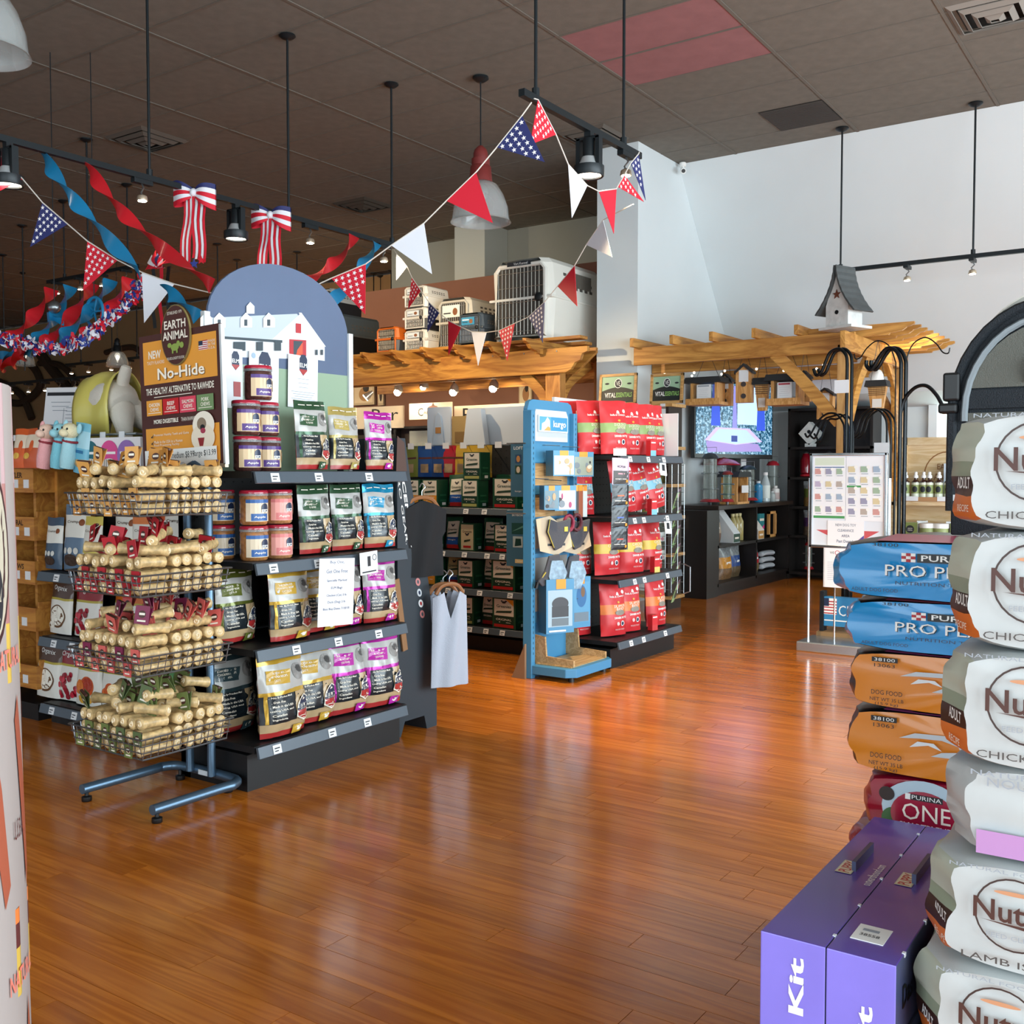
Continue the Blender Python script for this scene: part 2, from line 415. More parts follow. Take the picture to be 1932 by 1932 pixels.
# air vents in the ceiling
def diffuser(cx, cy, w, h, mat, label):
    t = T('air_vent', label, 'vent', (cx, cy, CZ))
    q = MB()
    for k, (s0, z0) in enumerate(((1, -.012), (.74, -.03), (.48, -.045), (.22, -.055))):
        s1 = s0 - .12
        o = [(-w / 2 * s0, -h / 2 * s0), (w / 2 * s0, -h / 2 * s0), (w / 2 * s0, h / 2 * s0), (-w / 2 * s0, h / 2 * s0)]
        i = [(a / s0 * s1, b / s0 * s1) for a, b in o]
        vs = [(a, b, z0 + .012) for a, b in o] + [(a, b, z0 - .012) for a, b in i] + [(a, b, z0 + .018) for a, b in o] + [(a, b, z0 - .002) for a, b in i]
        fs = [(j, (j + 1) % 4, (j + 1) % 4 + 4, j + 4) for j in range(4)] + [(j + 8, j + 12, (j + 1) % 4 + 12, (j + 1) % 4 + 8) for j in range(4)] + [(j, j + 8, (j + 1) % 4 + 8, (j + 1) % 4) for j in range(4)] + [(j + 4, (j + 1) % 4 + 4, (j + 1) % 4 + 12, j + 12) for j in range(4)]
        r = MB(); r.add(vs, fs, mat); r.build('louvre_ring', t)
    q.box(-w * .4, -h * .4, -.002, w * .4, h * .4, .0, M('#141312', .9)); q.build('throat', t)
    return t
diffuser(-8.65, 6.35, .58, .55, M('#5f5a53', .6), 'square ceiling air vent in the dark ceiling above the bow track')
diffuser(-1.36, 7.98, .56, .54, M('#8f8a82', .6), 'square stepped ceiling air vent above the white sloping wall')
diffuser(-5.02, 8.72, .5, .52, M('#5f5a53', .6), 'square ceiling air vent beside the white pillar')
diffuser(-8.6, 9.36, .52, .52, M('#4a463f', .6), 'square ceiling air vent in the dark ceiling near the grey wall')
t = T('return_grille', 'dark slatted return air grille in the ceiling tiles', 'vent', (-3.19, 9.29, CZ))
q = MB(); q.box(-.29, -.3, -.004, .29, .3, .0, M('#26221f', .8)); q.build('frame', t)
for k in range(22):
    q = MB(); q.box(-.28, -.29 + k * .0265, -.014, .28, -.283 + k * .0265, -.004, M('#4d4641', .6)); q.build('slat', t)
# small camera in the wall corner
t = T('security_camera', 'small white dome security camera in the upper wall corner', 'camera', (-4.66, 9.94, 4.42))
q = MB(); q.lathe([(.03, .085), (.035, .08), (.035, .05), (.03, .045)], WHITE); q.cyl((0, 0, .05), (.01, -.02, .0), .012, WHITE); q.build('mount', t, True)
q = MB(); q.cyl((-.0, -.0, 0), (.05, -.09, -.03), .03, WHITE, n=14); q.build('housing', t, True)
q = MB(); q.cyl((.05, -.09, -.03), (.054, -.097, -.032), .02, BLACK, n=12); q.build('lens', t, True)
# small white return plate on the brown wall
t = T('wall_speaker', 'small white speaker plate on the brown wall', 'speaker', PY(643, 595, 10.6) - Vector((0, 0.02, 0)))
q = MB(); q.box(-.11, -.01, -.22, .11, .02, .22, WHITE); q.build('frame', t)
q = MB(); q.box(-.075, -.013, -.17, .075, -.009, .17, M('#a9b0b2', .6, bump=.5, bscale=300)); q.build('grille', t)
# dark curving shapes on the far wall, drawn as bent tubes
t = T('wall_dark_curves', 'dark curving shapes on the tan far wall', 'decoration', PY(130, 720, 12.8))
o0 = PY(130, 720, 12.8)
def pw(pts): return [PY(x, y, 12.8) - o0 for x, y in pts]
SCR = M('#3a2a1b', .8)
def smoothp(pts, n=8):
    out = []; P = [Vector(p) for p in pts]
    for i in range(len(P) - 1):
        a, b, c, d = P[max(i - 1, 0)], P[i], P[i + 1], P[min(i + 2, len(P) - 1)]
        for k in range(n):
            s = k / n; out.append(.5 * ((2 * b) + (c - a) * s + (2 * a - 5 * b + 4 * c - d) * s * s + (3 * b - a - 3 * c + d) * s ** 3))
    return out + [P[-1]]
for pts, r in (([(60, 640), (85, 680), (130, 735), (170, 775), (215, 800)], .11), ([(10, 670), (60, 690), (75, 730), (40, 760), (5, 755)], .08), ([(75, 685), (115, 690), (140, 720), (135, 760), (165, 790)], .07), ([(0, 720), (40, 745), (60, 790)], .08), ([(200, 665), (250, 655), (280, 680)], .06), ([(150, 730), (190, 745), (230, 790)], .06)):
    q = MB(); q.tube(smoothp(pw(pts), 6), r, SCR, 8); q.build('scroll', t, True)
# ================================================================ hanging things under the ceiling
BLK = M('#1b2226', .42, .3, name='black_metal'); LAMP = M('#fff0cf', .3, emit=40, name='lamp_glow'); CHR = M('#9aa0a3', .3, .9)
WARM = (1, .76, .48)
def spotlight(loc, target, power, size=R(70)):
    l = bpy.data.lights.new('lamp_beam', 'SPOT'); l.energy = power; l.color = WARM; l.spot_size = size; l.spot_blend = .6; l.shadow_soft_size = .04
    o = bpy.data.objects.new('lamp_beam', l); COL.objects.link(o); o.location = loc
    o.rotation_euler = (Vector(target) - Vector(loc)).to_track_quat('-Z', 'Y').to_euler()
TZ = 3.19
def track(p0, p1, rods, label, r=.018):
    p0, p1 = Vector(p0), Vector(p1); d = (p1 - p0).normalized()
    t = T('lighting_track', label, 'light track', p0)
    ang = math.atan2(d.y, d.x); L = (p1 - p0).length
    q = MB(); q.box(0, -r, -r, L, r, r, BLK, ROT(0, 0, ang)); q.build('rail', t)
    for k in rods:
        p = d * k
        q = MB(); q.cyl(p + Vector((0, 0, r)), p + Vector((0, 0, CZ - p0.z - .02)), .009, BLK, n=8); q.cyl(p + Vector((0, 0, r)), p + Vector((0, 0, r + .04)), .02, BLK, n=8)
        rod = q.build('rod', t, True)
        q = MB(); q.lathe([(.06, CZ - p0.z - .004), (.062, CZ - p0.z - .012), (.04, CZ - p0.z - .03), (.012, CZ - p0.z - .04)], BLK, 16, TR(*p)); q.build('ceiling_cap', rod, True)
    return t
def wirelamp(p, label, aim=(0, 0, -1), power=0, size=70, group=None):
    """small lamp head on a box adapter below a track"""
    t = T('track_lamp', label, 'lamp', p, 0, group)
    q = MB(); q.box(-.022, -.07, -.05, .022, .07, -.018, BLK); q.build('adapter', t, bev=.004)
    q = MB(); q.tube([(0, 0, -.05), (.015, 0, -.075), (-.01, 0, -.1), (.0, 0, -.12)], .006, CHR, 6); q.build('stem', t, True)
    q = MB(); q.lathe([(.014, -.115), (.03, -.125), (.035, -.15), (.033, -.155)], M('#c8b8a0', .3, .6), 14); q.build('reflector', t, True)
    q = MB(); q.lathe([(.004, -.15), (.026, -.153), (.026, -.158), (.004, -.162)], LAMP, 14); q.build('bulb', t, True)
    if power: spotlight(Vector(p) + Vector((0, 0, -.18)), Vector(p) + Vector((0, 0, -.18)) + Vector(aim), power, R(size))
    return t
def canlamp(p, label, power=0, aim=(0, 0, -1), ry=0):
    t = T('can_spotlight', label, 'lamp', p)
    q = MB(); q.box(-.02, -.02, -.05, .02, .02, -.018, BLK); q.build('adapter', t)
    q = MB()
    for s in (-1, 1): q.box(s * .062 - .012, -.02, -.24, s * .062 + .012, .02, -.05, BLK)
    q.box(-.07, -.02, -.06, .07, .02, -.045, BLK); q.build('yoke', t)
    q = MB(); q.lathe([(.03, -.05), (.035, -.06), (.035, -.15), (.04, -.155)], BLK, 16); q.build('can', t, True)
    q = MB(); q.lathe([(.04, -.155), (.062, -.205), (.06, -.21)], M('#bfc4c6', .35, .4), 16); q.build('reflector_neck', t, True)
    q = MB(); q.lathe([(.07, -.2), (.085, -.205), (.085, -.255), (.08, -.262), (.07, -.258), (.068, -.21)], BLK, 20); q.build('bezel', t, True)
    q = MB(); q.lathe([(.003, -.235), (.067, -.243), (.067, -.25), (.003, -.255)], M('#fff2da', .3, emit=9), 18); q.build('lens', t, True)
    if power: spotlight(Vector(p) + Vector((0, 0, -.27)), Vector(p) + Vector((0, 0, -.27)) + Vector(aim), power, R(80))
    return t
track((-5.74, 2.4, TZ), (-5.74, 6.75, TZ), (1.83, 3.04, 4.2), 'long black lighting track with bows tied to it')
for (x, y), pw, nm in (((268, 345), 90, 'beside the red streamer'), ((585, 425), 90, 'past the second bow'), ((724, 468), 260, 'at the end of the bow track')):
    c = PX(x, y, -5.74); wirelamp((-5.74, c.y, TZ), 'small lit track lamp ' + nm, (1, .1, -.9) if x < 700 else (-.25, 1, -.28), pw, 70 if x < 700 else 92)
c = PX(445, 400, -5.74); canlamp((-5.74, c.y, TZ), 'black can spotlight between the two striped bows', 60, (1, 0, -1))
c = PX(15, 290, -5.74); canlamp((-5.74, c.y, TZ), 'black can spotlight above the red bunting flag')
track((-2.91, 4.33, TZ), (-2.91, 5.6, TZ), (.13, 1.07), 'short black lighting track holding the flag bunting')
canlamp((-2.91, 5.0, TZ), 'black can spotlight on the short bunting track', 170, (.25, .3, -1))
wirelamp((-2.91, 5.43, TZ), 'small lit lamp behind the starred flags at the end of the short track', (-.2, .4, -1), 40)
track((-2.99, 9.83, TZ), (2.2, 9.83, TZ), (.01, 1.17, 3.6), 'thin black lighting track in front of the white sloping wall')
for x, nm, pw in ((1712, 'lit lamp on the track in front of the white wall', 70), (1835, 'unlit lamp turned away on the track in front of the white wall', 0)):
    c = PY(x, 500, 9.83); wirelamp((c.x, 9.83, TZ), 'small ' + nm, (0, .4, -1), pw)
# far tracks in the dark part of the store
for i, (x0, y0, x1, y1, Yp, lamps) in enumerate(((0, 727, 180, 708, 9.0, ((22, 742), (54, 741), (85, 738), (113, 736), (142, 733), (169, 731))), (125, 690, 275, 672, 10.2, ((135, 705), (167, 700), (210, 697), (245, 693))), (90, 520, 260, 515, 7.2, ((108, 558), (152, 556), (193, 552), (238, 546))))):
    a, b = PY(x0, y0, Yp), PY(x1, y1, Yp); z = (a.z + b.z) / 2
    n = ('far track above the wooden bins', 'far track behind the scalloped garland', 'far track behind the streamers')[i]
    track((a.x - (3 if i == 0 else 0), Yp, z), (b.x, Yp, z), [(b.x - a.x) * .2, (b.x - a.x) * .9], 'black lighting track, the ' + n, .02)
    for j, (x, y) in enumerate(lamps):
        c = PY(x, y, Yp); wirelamp((c.x, Yp, z), 'small lit lamp on the ' + n, (.1, 1, -.55), 150 if j in (1, 3) else 0, 120, group='lamps on the ' + n)
# long rods without track in the dark distance
for x, y0, y1 in ((5, 480, 640), (42, 425, 700), (163, 262, 520), (210, 570, 680), (410, 460, 560), (447, 490, 590), (560, 475, 560), (705, 515, 560), (718, 520, 560), (738, 510, 550)):
    Yp = 8.5 if x < 300 else 10.0
    top = PZ(x, y0, CZ)
    t = T('hanging_rod', 'thin black hanging rod in the dark far ceiling', 'rod', (top.x, top.y, CZ), 0, 'thin black rods in the dark far ceiling')
    L = max(.6, CZ - PY(x, y1, top.y).z)
    q = MB(); q.cyl((0, 0, -L), (0, 0, -.02), .009, BLK, n=6); q.build('rod', t)
    q = MB(); q.lathe([(.06, -.004), (.06, -.014), (.02, -.035)], BLK, 12); q.build('ceiling_cap', t, True)
# barn pendants
GLS = M('#dfe6e6', .08, trans=.55, alpha=.55, name='ribbed_pendant_glass'); REDM = M('#7a2f2c', .45, var=.1, name='dull_red_enamel')
def pendant(p, label, mat, lit=0, sc=1):
    """p = middle of the dome rim"""
    t = T('barn_pendant', label, 'pendant light', p); t.scale = (sc,) * 3
    h = (CZ - p[2]) / sc
    q = MB(); q.cyl((0, 0, .6), (0, 0, h - .02), .006, BLK, n=6); q.lathe([(.065, h - .004), (.067, h - .02), (.03, h - .045)], BLK, 16); q.build('cord', t, True)
    q = MB(); q.lathe([(.02, .62), (.05, .59), (.06, .56), (.06, .52), (.075, .515), (.075, .46), (.085, .45), (.095, .33), (.09, .325)], mat, 20); q.build('cap', t, True)
    q = MB(); q.lathe([(.088, .33), (.14, .3), (.19, .22), (.225, .12), (.235, .03), (.25, 0), (.243, 0), (.225, .03), (.215, .12), (.18, .21), (.13, .285), (.08, .318)], GLS, 32); q.build('glass_dome', t, True, ang=60)
    q = MB(); q.ball((0, 0, .2), .04, .04, .06, M('#fff6e0', .4, emit=lit) if lit else M('#f5f2ea', .4)); q.build('bulb', t, True)
pendant((-5.04, 6.9, 3.34), 'glass barn pendant with a dull red cap above the bunting', REDM)
c = PD(-42, 100, 5.2); pendant(tuple(c), 'glass barn pendant cut off beside the bow track', REDM)
c = PY(222, 692, 9.6); pendant(tuple(c), 'small glass barn pendant behind the plush dog', BLK, 3, .7)
c = PY(46, 690, 9.4); pendant(tuple(c), 'small glass barn pendant under the petal garland', BLK, 3, .7)

# ---------------------------------------------------------------- bunting
FR = M('#d5122e', .6, name='red_cloth'); FW = M('#e9ebf2', .6, name='white_cloth'); FB = M('#252c66', .6, name='navy_cloth'); FB2 = M('#2a3f94', .6)
SW = M('#f6f3f3', .6)
def pennant(t, a, b, tip, kind):
    """triangular cloth between string points a, b and the tip"""
    a, b, tip = Vector(a), Vector(b), Vector(tip); nrm = (b - a).cross(tip - a).normalized()
    if nrm.dot(EYE - (t.location + a)) < 0: nrm = -nrm
    col = {'r': FR, 'w': FW, 'b': FB, 'R': FR}[kind]
    q = MB(); e = nrm * .0012
    q.add([a + e, b + e, tip + e, a - e, b - e, tip - e], [(0, 1, 2), (3, 5, 4), (0, 3, 4, 1), (1, 4, 5, 2), (2, 5, 3, 0)], col)
    o = q.build('pennant', t)
    if kind in 'bR':
        q = MB(); u = (b - a).normalized(); w = (tip - (a + b) / 2).normalized(); w = (w - u * w.dot(u)).normalized()
        L = (b - a).length; H = abs((tip - a).dot(w)); sp = .036; r = .0135; tx_ = (tip - a).dot(u)
        j = 0; hh = sp * .6
        while hh < H - .01:
            s = hh / H; x0 = tx_ * s; x1 = L + (tx_ - L) * s; x = x0 + r + (j % 2) * sp / 2
            while x < x1 - r:
                c = a + u * x + w * hh
                pts = starpts(r)
                for sg in (1, -1):
                    q.add([c + u * p[0] + w * p[1] + nrm * sg * .002 for p in pts], [tuple(g) for g in tessellate_polygon([[Vector((p[0], p[1], 0)) for p in pts]])], SW)
                x += sp
            hh += sp * .85; j += 1
        if q.v: q.build('printed_stars', o)
    return o
def bunting(label, dep, flags, ends):
    """dep(x) gives the depth for a pixel column; flags = (ax, ay, bx, by, tx, ty, kind)"""
    o = PD(*ends[0], dep(ends[0][0])); t = T('flag_bunting', label, 'bunting', o)
    P = lambda x, y: PD(x, y, dep(x)) - o
    pts = [ends[0]]
    for f in flags: pts += [(f[0], f[1]), (f[2], f[3])]
    pts.append(ends[1])
    q = MB(); q.tube([P(*p) for p in pts], .0035, M('#d8d2c8', .7), 5); q.build('string', t)
    for f in flags: pennant(t, P(f[0], f[1]), P(f[2], f[3]), P(f[4], f[5]), f[6])
lerp = lambda a, b, s: a + (b - a) * s
bunting('starred flag bunting strung past the barn sign to the short track', lambda x: lerp(5.9, 5.0, x / 1000),
        [(-40, 250, 43, 338, 0, 360, 'r'), (80, 382, 128, 423, 57, 466, 'b'), (165, 455, 222, 491, 157, 548, 'R'), (268, 514, 329, 536, 272, 609, 'w'), (420, 558, 480, 562, 440, 640, 'r'), (520, 558, 575, 548, 560, 575, 'b'), (625, 525, 690, 498, 689, 593, 'R'), (738, 463, 800, 421, 815, 517, 'w'), (842, 379, 898, 325, 930, 421, 'r'), (937, 278, 985, 218, 1028, 306, 'b')], ((-80, 200), (1003, 193)))
bunting('short flag bunting draped along the short black track', lambda x: lerp(5.05, 5.95, (x - 1010) / 190),
        [(1015, 188, 1049, 254, 1000, 273, 'R'), (1072, 310, 1108, 350, 1079, 411, 'w'), (1130, 361, 1163, 356, 1158, 441, 'r'), (1165, 352, 1178, 330, 1215, 381, 'R'), (1190, 308, 1205, 290, 1218, 378, 'b')], ((1008, 186), (1206, 287)))
bunting('sagging flag bunting hung in front of the stacked dog crates', lambda x: lerp(8.75, 6.1, (x - 742) / 460),
        [(748, 478, 768, 503, 748, 528, 'w'), (777, 523, 794, 548, 770, 583, 'R'), (809, 570, 829, 590, 806, 627, 'b'), (846, 605, 870, 617, 846, 671, 'r'), (890, 626, 918, 627, 902, 690, 'w'), (941, 624, 971, 610, 957, 681, 'R'), (997, 598, 1027, 570, 1024, 647, 'b'), (1052, 540, 1084, 501, 1089, 578, 'r'), (1106, 462, 1138, 415, 1155, 485, 'w')], ((742, 470), (1195, 385)))
# ---------------------------------------------------------------- twisted ribbons
RBR = M('#d8202c', .35, coat=.2, name='red_satin_ribbon'); RBB = M('#1c86b8', .35, coat=.2, name='blue_satin_ribbon')
def ribbon(pts, mat, label, turns, w=.055, group=None):
    o = Vector(pts[0]); t = MB(); P = smoothp([Vector(p) - o for p in pts], 14); N = len(P)
    vs = []
    for i, p in enumerate(P):
        d = (P[min(i + 1, N - 1)] - P[max(i - 1, 0)]).normalized()
        u = d.cross(Vector((0, 0, 1))).normalized(); v = u.cross(d)
        a = turns * PI * i / (N - 1) + .5
        k = (u * math.cos(a) + v * math.sin(a)) * w / 2; n = (v * math.cos(a) - u * math.sin(a)) * .0008
        vs += [p + k + n, p - k + n, p - k - n, p + k - n]
    fs = [(i * 4 + a, i * 4 + b, i * 4 + 4 + b, i * 4 + 4 + a) for i in range(N - 1) for a, b in ((0, 1), (1, 2), (2, 3), (3, 0))]
    t.add(vs, fs, mat); ob = t.build('ribbon_streamer', smooth=True, ang=50); ob.location = o
    return tag(ob, label, 'ribbon', group)
def rib(px, dep, mat, label, turns, w=.075, group=None): return ribbon([PD(x, y, d) for (x, y), d in zip(px, dep)], mat, label, turns, w, group)
rib([(78, 288), (120, 355), (185, 430), (262, 515)], (6.15, 5.9, 5.7, 5.4), RBB, 'blue twisted ribbon running from the track to the white flag', 3.2, .085)
rib([(312, 545), (335, 568), (375, 600)], (5.4, 5.3, 5.2), RBB, 'short blue ribbon end tucked behind the barn sign', 1.5, .08)
rib([(163, 312), (215, 385), (295, 460), (400, 540)], (6.3, 6.1, 5.9, 5.5), RBR, 'red twisted ribbon running from the track to the barn sign', 3.4, .085)
rib([(668, 445), (640, 485), (600, 515), (555, 545)], (7.7, 7.2, 6.8, 6.2), RBR, 'red twisted ribbon right of the barn sign', 2.6, .085)
rib([(710, 458), (690, 490), (650, 545), (595, 590)], (7.8, 7.3, 6.8, 6.2), RBB, 'blue twisted ribbon right of the barn sign', 2.8, .085)
for k, (a, b) in enumerate((((98, 545), (10, 645)), ((133, 540), (60, 650)), ((175, 535), (75, 655)), ((210, 528), (112, 640)), ((245, 525), (150, 640)), ((0, 675), (60, 660)), ((0, 692), (45, 665)))):
    m = ((a[0] + b[0]) / 2 + 4, (a[1] + b[1]) / 2 + 6)
    rib([a, m, b], (8.2, 8.0, 7.8), (RBR, RBB)[k % 2], ('red', 'blue')[k % 2] + ' twisted ribbon strung over the far aisle', 2.6, .11, ('red', 'blue')[k % 2] + ' ribbons over the far aisle')
# petal garland, many small cloth petals on one string
t = T('petal_garland', 'red white and blue petal garland draped over the far aisle', 'garland', PD(0, 645, 7.6)); o0 = PD(0, 645, 7.6)
GP = smoothp([PD(x, y, 7.6) - o0 for x, y in ((-20, 632), (45, 648), (100, 655), (150, 645), (195, 610), (245, 565), (272, 530))], 12)
q = MB(); q.tube(GP, .008, FR, 5); q.build('cord', t)
q = MB(); rnd = random.Random(3)
for i, p in enumerate(GP):
    for k in range(9):
        c = p + Vector((rnd.gauss(0, .022), rnd.gauss(0, .022), rnd.gauss(0, .022))); X = TR(*c) @ ROT(rnd.random() * 6, rnd.random() * 6, rnd.random() * 6)
        q.prism([(-.024, 0), (-.01, -.013), (.024, -.01), (.03, .007), (.004, .015)], -.002, .002, (FR, FW, FB2)[(i // 2 + k // 4) % 3], X)
q.build('petals', t, kind='stuff')
# striped bows
def bow(p, label, sc=1, tail=.42):
    t = T('striped_bow', label, 'bow', p, R(25)); t.scale = (sc,) * 3
    ST = [FB, FW, FR, FW, FR]
    for sgn in (-1, 1):
        q = MB(); n = 5
        for k in range(n):
            z0, z1 = -.5 + k / n, -.5 + (k + 1) / n
            def f(s, tt, z0=z0, z1=z1):
                z = z0 + (z1 - z0) * tt; w = .03 + .085 * math.sin(s * PI / 2) ** .8
                return Vector((sgn * .13 * s, -.035 * math.sin(s * PI) - .01, -z * 1.3 * w + sgn * .0 - .03 * s * (sgn > 0)))
            q.grid(f, 6, 1, ST[k])
            q.grid(lambda s, tt, f=f: f(s, tt) * 1 + Vector((0, .05 * math.sin(s * PI) + .012, 0)), 6, 1, ST[k])
        q.build('loop', t, True)
    for sgn in (-1, 1):
        q = MB()
        for k in range(5):
            x0 = (-.5 + k / 5) * .075; x1 = x0 + .015
            q.grid(lambda s, tt: Vector((sgn * .028 + (x0 + (x1 - x0) * s) - .02 * tt * (1 - sgn), .01 * math.sin(tt * 9 + sgn) - .012 + x0 * .3 * sgn, -.02 - tt * (tail if sgn < 0 else tail * .93) - x0 * .4 * (tt > .95))), 1, 8, (FR, FW, FR, FW, FR)[k])
        q.build('tail', t)
    q = MB(); q.ball((0, -.015, 0), .022, .03, .026, FW); q.build('knot', t, True)
    q = MB(); q.prism(starpts(.03, .0, -tail - .01), -.025, -.02, FB2); q.prism(starpts(.026, .045, -tail + .01), -.027, -.022, FR); q.build('hanging_stars', t)
c = PX(368, 365, -5.68); bow(c, 'striped red white and blue bow on the track, nearer the can spotlight', 1.15, .4)
c = PX(512, 407, -5.68); bow(c, 'striped red white and blue bow on the track above the barn sign peak', 1.15, .36)
# swirled cloth bundle behind the white flag
t = T('ribbon_rosette', 'red and white ribbon rosette with dark tails behind the white flag', 'bow', PD(300, 505, 6.6))
q = MB(); rnd = random.Random(5)
for k in range(7):
    a = R(20 + k * 24); q.grid(lambda s, tt: Vector((math.cos(a) * s * .17 + (tt - .5) * .05, -.03 * math.sin(s * 3) + k * .006, math.sin(a) * s * .12 + (tt - .5) * .05 * s)), 5, 1, (FR, FW, FR, FB)[k % 4])
q.build('loops', t)
for k in range(3):
    q = MB(); q.grid(lambda s, tt: Vector((-.08 + k * .075 + s * .035, .01 * math.sin(tt * 8 + k), -tt * (.38 + .05 * k))), 1, 8, (BLACK, FR, BLACK)[k]); q.build('tail', t)
# blue propeller and blue ring toy in the far ceiling decoration
t = T('propeller_toy', 'blue hanging propeller toy among the far streamers', 'toy', PD(103, 592, 8.0)); BL = M('#1f8fc4', .35)
q = MB(); q.ball((0, 0, .05), .05, .05, .05, CHR); q.build('hub', t, True)
q = MB(); q.prism([(-.09, .02), (-.02, -.01), (.02, -.03), (.1, -.04), (.11, -.1), (.02, -.06), (-.02, -.05), (-.08, -.06)], -.01, .01, BL); q.build('blade', t)
q = MB(); q.cyl((0, 0, .1), (0, 0, CZ - PD(103, 592, 8.0).z), .004, BLK, n=5); q.build('cord', t)
t = T('wheel_toy', 'blue hanging wheel toy with spokes among the far streamers', 'toy', PD(178, 588, 8.0))
q = MB(); q.tube([(.11 * math.cos(a * PI / 10), 0, .11 * math.sin(a * PI / 10)) for a in range(20)], .012, BL, 6, True); q.build('rim', t, True)
for k in range(5): q = MB(); q.cyl((0, 0, 0), (.105 * math.cos(k * 1.2566), 0, .105 * math.sin(k * 1.2566)), .008, BL, n=6); q.build('spoke', t)
q = MB(); q.cyl((0, 0, .11), (0, 0, CZ - PD(178, 588, 8.0).z), .004, BLK, n=5); q.build('cord', t)
# ================================================================ shelving units
GMET = M('#0b0c0e', .5, .1, name='black_shelf_metal'); LIPM = M('#4c5660', .35, .1, name='price_channel'); PEG = M('#121416', .6)
TAGW = M('#e4e6e8', .5)
def gondola(label, loc, rz, W, D, shelves, H, plinth=.13, lipx=None, tags=5, lips=None, peg=True, seed=1, sideW=None):
    t = T('shelf_unit', label, 'shelf', loc, rz); rn = random.Random(seed)
    q = MB(); q.box(-W / 2, .065, 0, W / 2, D, plinth, GMET); q.build('plinth', t)
    q = MB(); q.box(-W / 2, D, 0, W / 2, D + .03, H, PEG); q.build('back_panel', t)
    if peg:
        q = MB()
        for i in range(int(W / .05)):
            for j in range(int((H - .2) / .05)): q.box(-W / 2 + .02 + i * .05, D - .0015, .2 + j * .05, -W / 2 + .026 + i * .05, D - .0005, .206 + j * .05, M('#05060a', .9))
        q.build('peg_holes', t, kind='stuff')
    for s in (-1, 1):
        q = MB(); q.box(s * (W / 2 - .02) - .02, D - .03, 0, s * (W / 2 - .02) + .02, D + .03, H, GMET); q.build('upright', t)
    for k, z in enumerate(shelves):
        q = MB(); q.box(-W / 2, .022, z - .028, W / 2, D, z, GMET); sh = q.build('shelf', t)
        lx0, lx1 = lipx or (-W / 2, W / 2)
        X = TR(0, .0, z - .026) @ ROT(R(-14))
        q = MB(); q.box(lx0, 0, -.022, lx1, .014, .026, LIPM, X); ch = q.build('price_channel', t, bev=.002)
        for n in range(tags):
            x = lx0 + .06 + (lx1 - lx0 - .12) * (n + rn.random() * .6) / max(tags, 1)
            g = MB(); g.box(x - .022, -.0035, -.018, x + .022, -.0005, .018, TAGW, X)
            prints(flat(X @ TR(x, -.004, -.018)), .044, .036, [('r', -.35, .55, .3, .68, INK), ('r', -.35, .25, .1, .36, INK)], .0003, g, 1); g.build('price_tag', ch)
    return t
LEN = [1.30, .932, .582, .19]
ELM = gondola('black end shelf unit holding the jars and shiny pet food bags', (-3.15, 3.265, 0), PI / 2, .94, .45, LEN, 1.42, .15, (-.465, .455), 3, seed=4)
run1 = gondola('long black shelf unit behind the wire basket rack', (-4.31, 2.955, 0), 0, 1.32, .38, (.79, .455, .11), 1.36, .08, None, 6, seed=2)
q = MB(); q.box(-.66, .0, 1.36, .66, .75, 1.385, GMET); q.box(-3.14, .41, 1.36, -.66, .75, 1.385, GMET); q.build('top_board', run1)
q = MB(); q.box(-3.14, .41, 0, .66, .75, 1.36, PEG); q.build('rear_body', run1)
